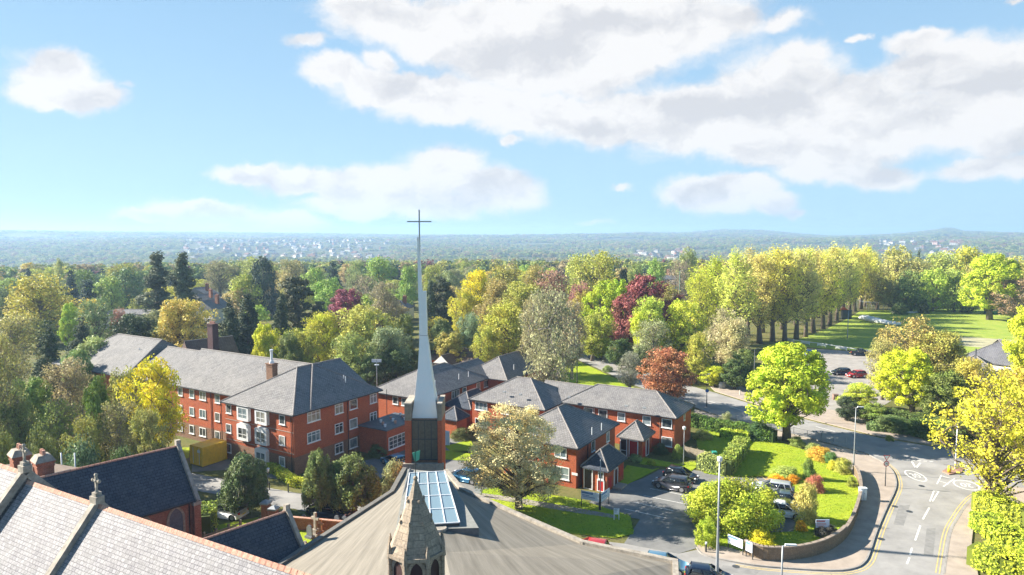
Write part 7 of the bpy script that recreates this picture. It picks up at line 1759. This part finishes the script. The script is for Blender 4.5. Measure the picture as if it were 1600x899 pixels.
# graveyard
def grave(px, py, kind, s, lb, mat=STONE):
    P = G(px, py) + Z * .09; r = thing('gravestone', lb, 'gravestone'); a3 = (U, V, Z)
    m = MB(); m.box(P + Z * .1 * s, (.8 * s, .5 * s, .2 * s), a3); m.build('base', mat, r)
    m = MB()
    if kind == 'cross':
        m.box(P + Z * .35 * s, (.5 * s, .4 * s, .3 * s), a3); m.box(P + Z * 1.1 * s, (.2 * s, .16 * s, 1.4 * s), a3); m.box(P + Z * 1.35 * s, (.75 * s, .155 * s, .18 * s), a3)
        n_ = 'cross'
    else:
        pts = [(-.32, .2), (.32, .2), (.32, .9)] + [(.32 * math.cos(t), .9 + .28 * math.sin(t)) for t in [math.pi * i / 6 for i in range(1, 6)]] + [(-.32, .9)]
        fr = [P + U * x * s + Z * z * s - V * .07 for x, z in pts]; bk = [p + V * .14 for p in fr]; k = len(fr); m.add(fr + bk, [tuple(range(k)), tuple(range(2 * k - 1, k - 1, -1))] + [(i, i + k, (i + 1) % k + k, (i + 1) % k) for i in range(k)]); n_ = 'slab'
    m.build(n_, mat, r)
GR = plain('dark_granite', (.14, .15, .17), .5, var=.2); PK = plain('pink_stone', (.50, .27, .18), .8, var=.2)
grave(502, 838, 'cross', .9, 'pinkish stone cross in the shaded graveyard', PK); grave(450, 822, 'cross', 1.0, 'weathered pale cross beside the brick pillar', STONE); grave(412, 815, 'cross', 1.2, 'pale carved cross on the grass in front of the lamp post')
grave(475, 822, 'slab', .95, 'pale upright gravestone near red flowers'); grave(527, 826, 'slab', 1.1, 'dark polished gravestone against the wall, first of two', GR); grave(539, 827, 'slab', 1.1, 'dark polished gravestone against the wall, nearer the church roof', GR)
grave(484, 842, 'slab', 1.1, 'leaning dark gravestone beside the rugged monument', GR); grave(493, 838, 'cross', 1.3, 'tall rugged stone monument among the graves'); grave(460, 850, 'cross', .8, 'small grey cross close to the chapel coping'); grave(477, 862, 'slab', .8, 'small mossy gravestone by the chapel coping'); grave(486, 868, 'slab', .7, 'low worn gravestone nearest the church parapet')
for px, py, c, lb in ((470, 826, (.6, .05, .08), 'red flowers lying on a grave'), (462, 824, (.8, .8, .8), 'white flowers lying on a grave')):
    P = G(px, py) + Z * .15; m = MB(); pr = random.Random(px)
    for i in range(14): m.blob(P + Vector((pr.uniform(-.5, .5), pr.uniform(-.25, .25), pr.uniform(0, .2))), (.09, .09, .08), i, 5, 4, .1)
    tag(m.build('flowers', plain('petals_' + str(px), c, .7)), lb, 'flowers')
r = thing('garden_wall', 'low red brick graveyard wall with stone capped pillars', 'wall'); a, b = G(434, 826), G(566, 838); d = (b - a).normalized(); n = Vector((-d.y, d.x, 0))
m = MB(); m.box((a + b) / 2 + Z * .65, ((b - a).length, .24, 1.3), (d, n, Z)); m.build('brickwork', BRICKOLD, r); m = MB(); m.box((a + b) / 2 + Z * 1.34, ((b - a).length, .34, .1), (d, n, Z)); m.build('coping', TERRA, r)
for q in (a - d * .4, a - d * 2.0 + n * 1.2):
    m = MB(); m.box(q + Z * 1.0, (.7, .7, 2.0), (d, n, Z)); pl = m.build('pillar', BRICKOLD, r); m = MB(); m.box(q + Z * 2.08, (.95, .95, .16), (d, n, Z)); m.hexa([q + d * x + n * y + Z * 2.16 for x, y in ((-.4, -.4), (.4, -.4), (.4, .4), (-.4, .4))], [q + d * x + n * y + Z * 2.4 for x, y in ((-.1, -.1), (.1, -.1), (.1, .1), (-.1, .1))]); m.build('cap', METALG, pl)
r = thing('fence', 'rustic low wooden fence in front of the clipped yew', 'fence')
ps = [G(319, 849), G(338, 843), G(358, 836), G(376, 829)]
for q in ps: m = MB(); m.box(q + Z * .55, (.2, .2, 1.1), (U, V, Z)); m.build('post', WOODF, r)
m = MB()
for a, b in zip(ps[:-1], ps[1:]):
    for z in (.35, .75): m.box((a + b) / 2 + Z * z, ((b - a).length, .06, .14), ((b - a).normalized(), Vector((-(b - a).y, (b - a).x, 0)).normalized(), Z))
m.build('rail', WOODF, r)
for px in (97, 118): P = G(px, 730, 5); r = thing('vent_post', 'slim white vent post behind the brick chimneys, %s the stouter chimney' % ('nearer' if px == 97 else 'further from'), 'post'); P0 = Vector((XT(px, 62, 8), 62, 0)); post(r, P0, HT(708, 62), .06, METALW)
# sports ground
r = thing('rail_fence', 'white rail fence with black gaps between car park and avenue lawn', 'fence'); ps = [G(1226, 533), G(1240, 536), G(1290, 543), G(1340, 551), G(1380, 556)]; k = 0
for a, b in zip(ps[:-1], ps[1:]):
    n_ = max(1, round((b - a).length / 2.6)); d = (b - a).normalized(); nn = Vector((-d.y, d.x, 0))
    for i in range(n_):
        q0, q1 = a.lerp(b, i / n_), a.lerp(b, (i + 1) / n_); k += 1
        m = MB(); m.box(q0 + Z * .5, (.14, .14, 1.0), (d, nn, Z)); m.build('post', WHITE, r)
        m = MB(); c = (q0 + q1) / 2
        if k % 2: m.box(c + Z * .62, ((q1 - q0).length, .05, .75), (d, nn, Z))
        else: m.box(c + Z * .85, ((q1 - q0).length, .05, .22), (d, nn, Z))
        m.build('rail', WHITE, r)
CV = plain('cover_sheet', (.80, .80, .80), .6, var=.05)
cvp = [(1352, 500), (1360, 502), (1368, 504), (1378, 506), (1388, 508), (1397, 509)]
for i, (px, py) in enumerate(cvp):
    P = G(px, py); m = MB(); m.blob(P + Z * .7, (2.3, 1.7, .95 if i < 3 else .7), i, 12, 7, .12)
    tag(m.build('ground_cover', CV, smooth=True), ['biggest white cricket cover bundle at the end of the row', 'white cover bundle next to the biggest one', 'white cover bundle third along from the biggest one', 'white cover bundle with a slack top, fourth in the row', 'flatter white cover bundle near the budding tree', 'last flat white cover bundle beside the budding tree'][i], 'cricket cover', 'white cricket covers in a row')
m = MB(); a, b = G(1395, 490), G(1435, 489); m.box((a + b) / 2 + Z * .35, ((b - a).length, 1.8, .5), ((b - a).normalized(), Vector((0, 1, 0)), Z)); tag(m.build('ground_cover', CV), 'long flat white cover by the far hedge of the field', 'cricket cover')
r = thing('cricket_nets', 'frame of cricket practice nets by the end of the avenue', 'sports net'); m = MB(); a = G(1357, 486); b = G(1388, 486)
for i in range(5):
    q = a.lerp(b, i / 4)
    for dy in (0, 9): m.tube([q + Vector((0, dy, 0)), q + Vector((0, dy, 3.2))], .07, 5)
    m.tube([q + Z * 3.2, q + Vector((0, 9, 3.2))], .06, 5)
for dy in (0, 9): m.tube([a + Vector((0, dy, 3.2)), b + Vector((0, dy, 3.2))], .06, 5)
m.build('frame', METALG, r, uv=False)
cabinet('green equipment container by the stout reddish tree', G(1560, 491), 9, 3, 2.4, plain('green_container', (.03, .18, .13)), 'container', 'container')
cabinet('dark sight screen box at the end of the avenue', G(1322, 499), 3.4, 1.0, 3.2, METALD, 'scoreboard', 'scoreboard')
r = thing('roller_umbrella', 'orange red object beside the dark box at the avenue end', 'parasol'); P = G(1318, 497); post(r, P, 3.2, .06, METALG); m = MB(); m.tube([P + Z * 3.0, P + Z * 3.9], [1.5, .1], 10); m.build('canopy', plain('orange_red', (.75, .10, .03), .6), r)
# works barriers by the far road
for i, (px, py) in enumerate(((911, 549), (916, 550), (921, 552))):
    P = G(px, py); r = thing('road_barrier', ['red and white works barrier farthest from the verge', 'red and white works barrier between two others', 'red and white works barrier closest to the verge'][i], 'barrier', 'works barriers by the far road'); 
    m = MB(); m.box(P + Z * .9, (1.7, .08, .35)); m.build('board', plain('barrier_red', (.65, .08, .05), .5) if i == 0 else MATS['barrier_red'], r)
    m = MB(); m.box(P + Z * .45, (1.7, .075, .2)); m.build('rail', WHS, r)
    for s in (-.8, .8): m = MB(); m.box(P + Vector((s, 0, .5)), (.08, .5, 1.0)); m.build('leg', METALD, r)
# person on the pavement by the railings
def person(label, P, h, top, legs, hd=0.):
    r = thing('person', label, 'person'); s = h / 1.75; ca, sa = math.cos(hd), math.sin(hd)
    W_ = lambda x, y, z: (P.x + (x * ca - y * sa) * s, P.y + (x * sa + y * ca) * s, P.z + z * s)
    V_ = [(0, 0, .95), (0, 0, 1.2), (0, .0, 1.42), (0, 0, 1.52), (0, 0.01, 1.66),
          (.10, 0, .90), (.11, .16, .50), (.11, .10, .08), (-.10, 0, .90), (-.11, -.08, .50), (-.11, -.26, .12),
          (.19, 0, 1.40), (.25, -.08, 1.14), (.24, .06, .92), (-.19, 0, 1.40), (-.25, .08, 1.14), (-.24, .22, .96), (.11, .26, .05), (-.11, -.14, .05)]
    E_ = [(0, 1), (1, 2), (2, 3), (3, 4), (0, 5), (5, 6), (6, 7), (7, 17), (0, 8), (8, 9), (9, 10), (10, 18), (2, 11), (11, 12), (12, 13), (2, 14), (14, 15), (15, 16)]
    R_s = [.16, .15, .16, .06, .11, .10, .07, .05, .10, .07, .05, .065, .05, .04, .065, .05, .04, .045, .045]
    me = bpy.data.meshes.new('body'); me.from_pydata([W_(*v) for v in V_], E_, []); o = bpy.data.objects.new('body', me); link(o, r)
    sk = o.modifiers.new('skin', 'SKIN'); sub = o.modifiers.new('sub', 'SUBSURF'); sub.levels = 1; sub.render_levels = 1
    for i, d in enumerate(me.skin_vertices[0].data): d.radius = (R_s[i] * s, R_s[i] * s); d.use_root = (i == 0)
    m_, nt, b = mat_new('clothes_' + str(len(MATS))); geo = nd(nt, 'ShaderNodeNewGeometry'); sx = nd(nt, 'ShaderNodeSeparateXYZ'); nt.links.new(geo.outputs['Position'], sx.inputs[0])
    cr = nd(nt, 'ShaderNodeValToRGB'); cr.color_ramp.interpolation = 'CONSTANT'; mr = nd(nt, 'ShaderNodeMapRange'); mr.inputs[1].default_value = P.z; mr.inputs[2].default_value = P.z + 2 * s; nt.links.new(sx.outputs[2], mr.inputs[0]); nt.links.new(mr.outputs[0], cr.inputs[0])
    e = cr.color_ramp.elements; e[0].color = (*legs, 1); e[1].position = .47; e[1].color = (*top, 1); q = e.new(.755); q.color = (.45, .28, .2, 1); nt.links.new(cr.outputs[0], b.inputs['Base Color']); me.materials.append(m_)
    m = MB(); m.blob(W_(0, -.015, 1.71), (.105 * s, .11 * s, .10 * s), 1, 8, 6, .05); m.build('hair', METALD, r)
person('person in dark clothes walking on the pavement behind the roadside hedge', G(1133, 662) + Z * .14, 1.75, (.03, .03, .05), (.04, .04, .06), .8)
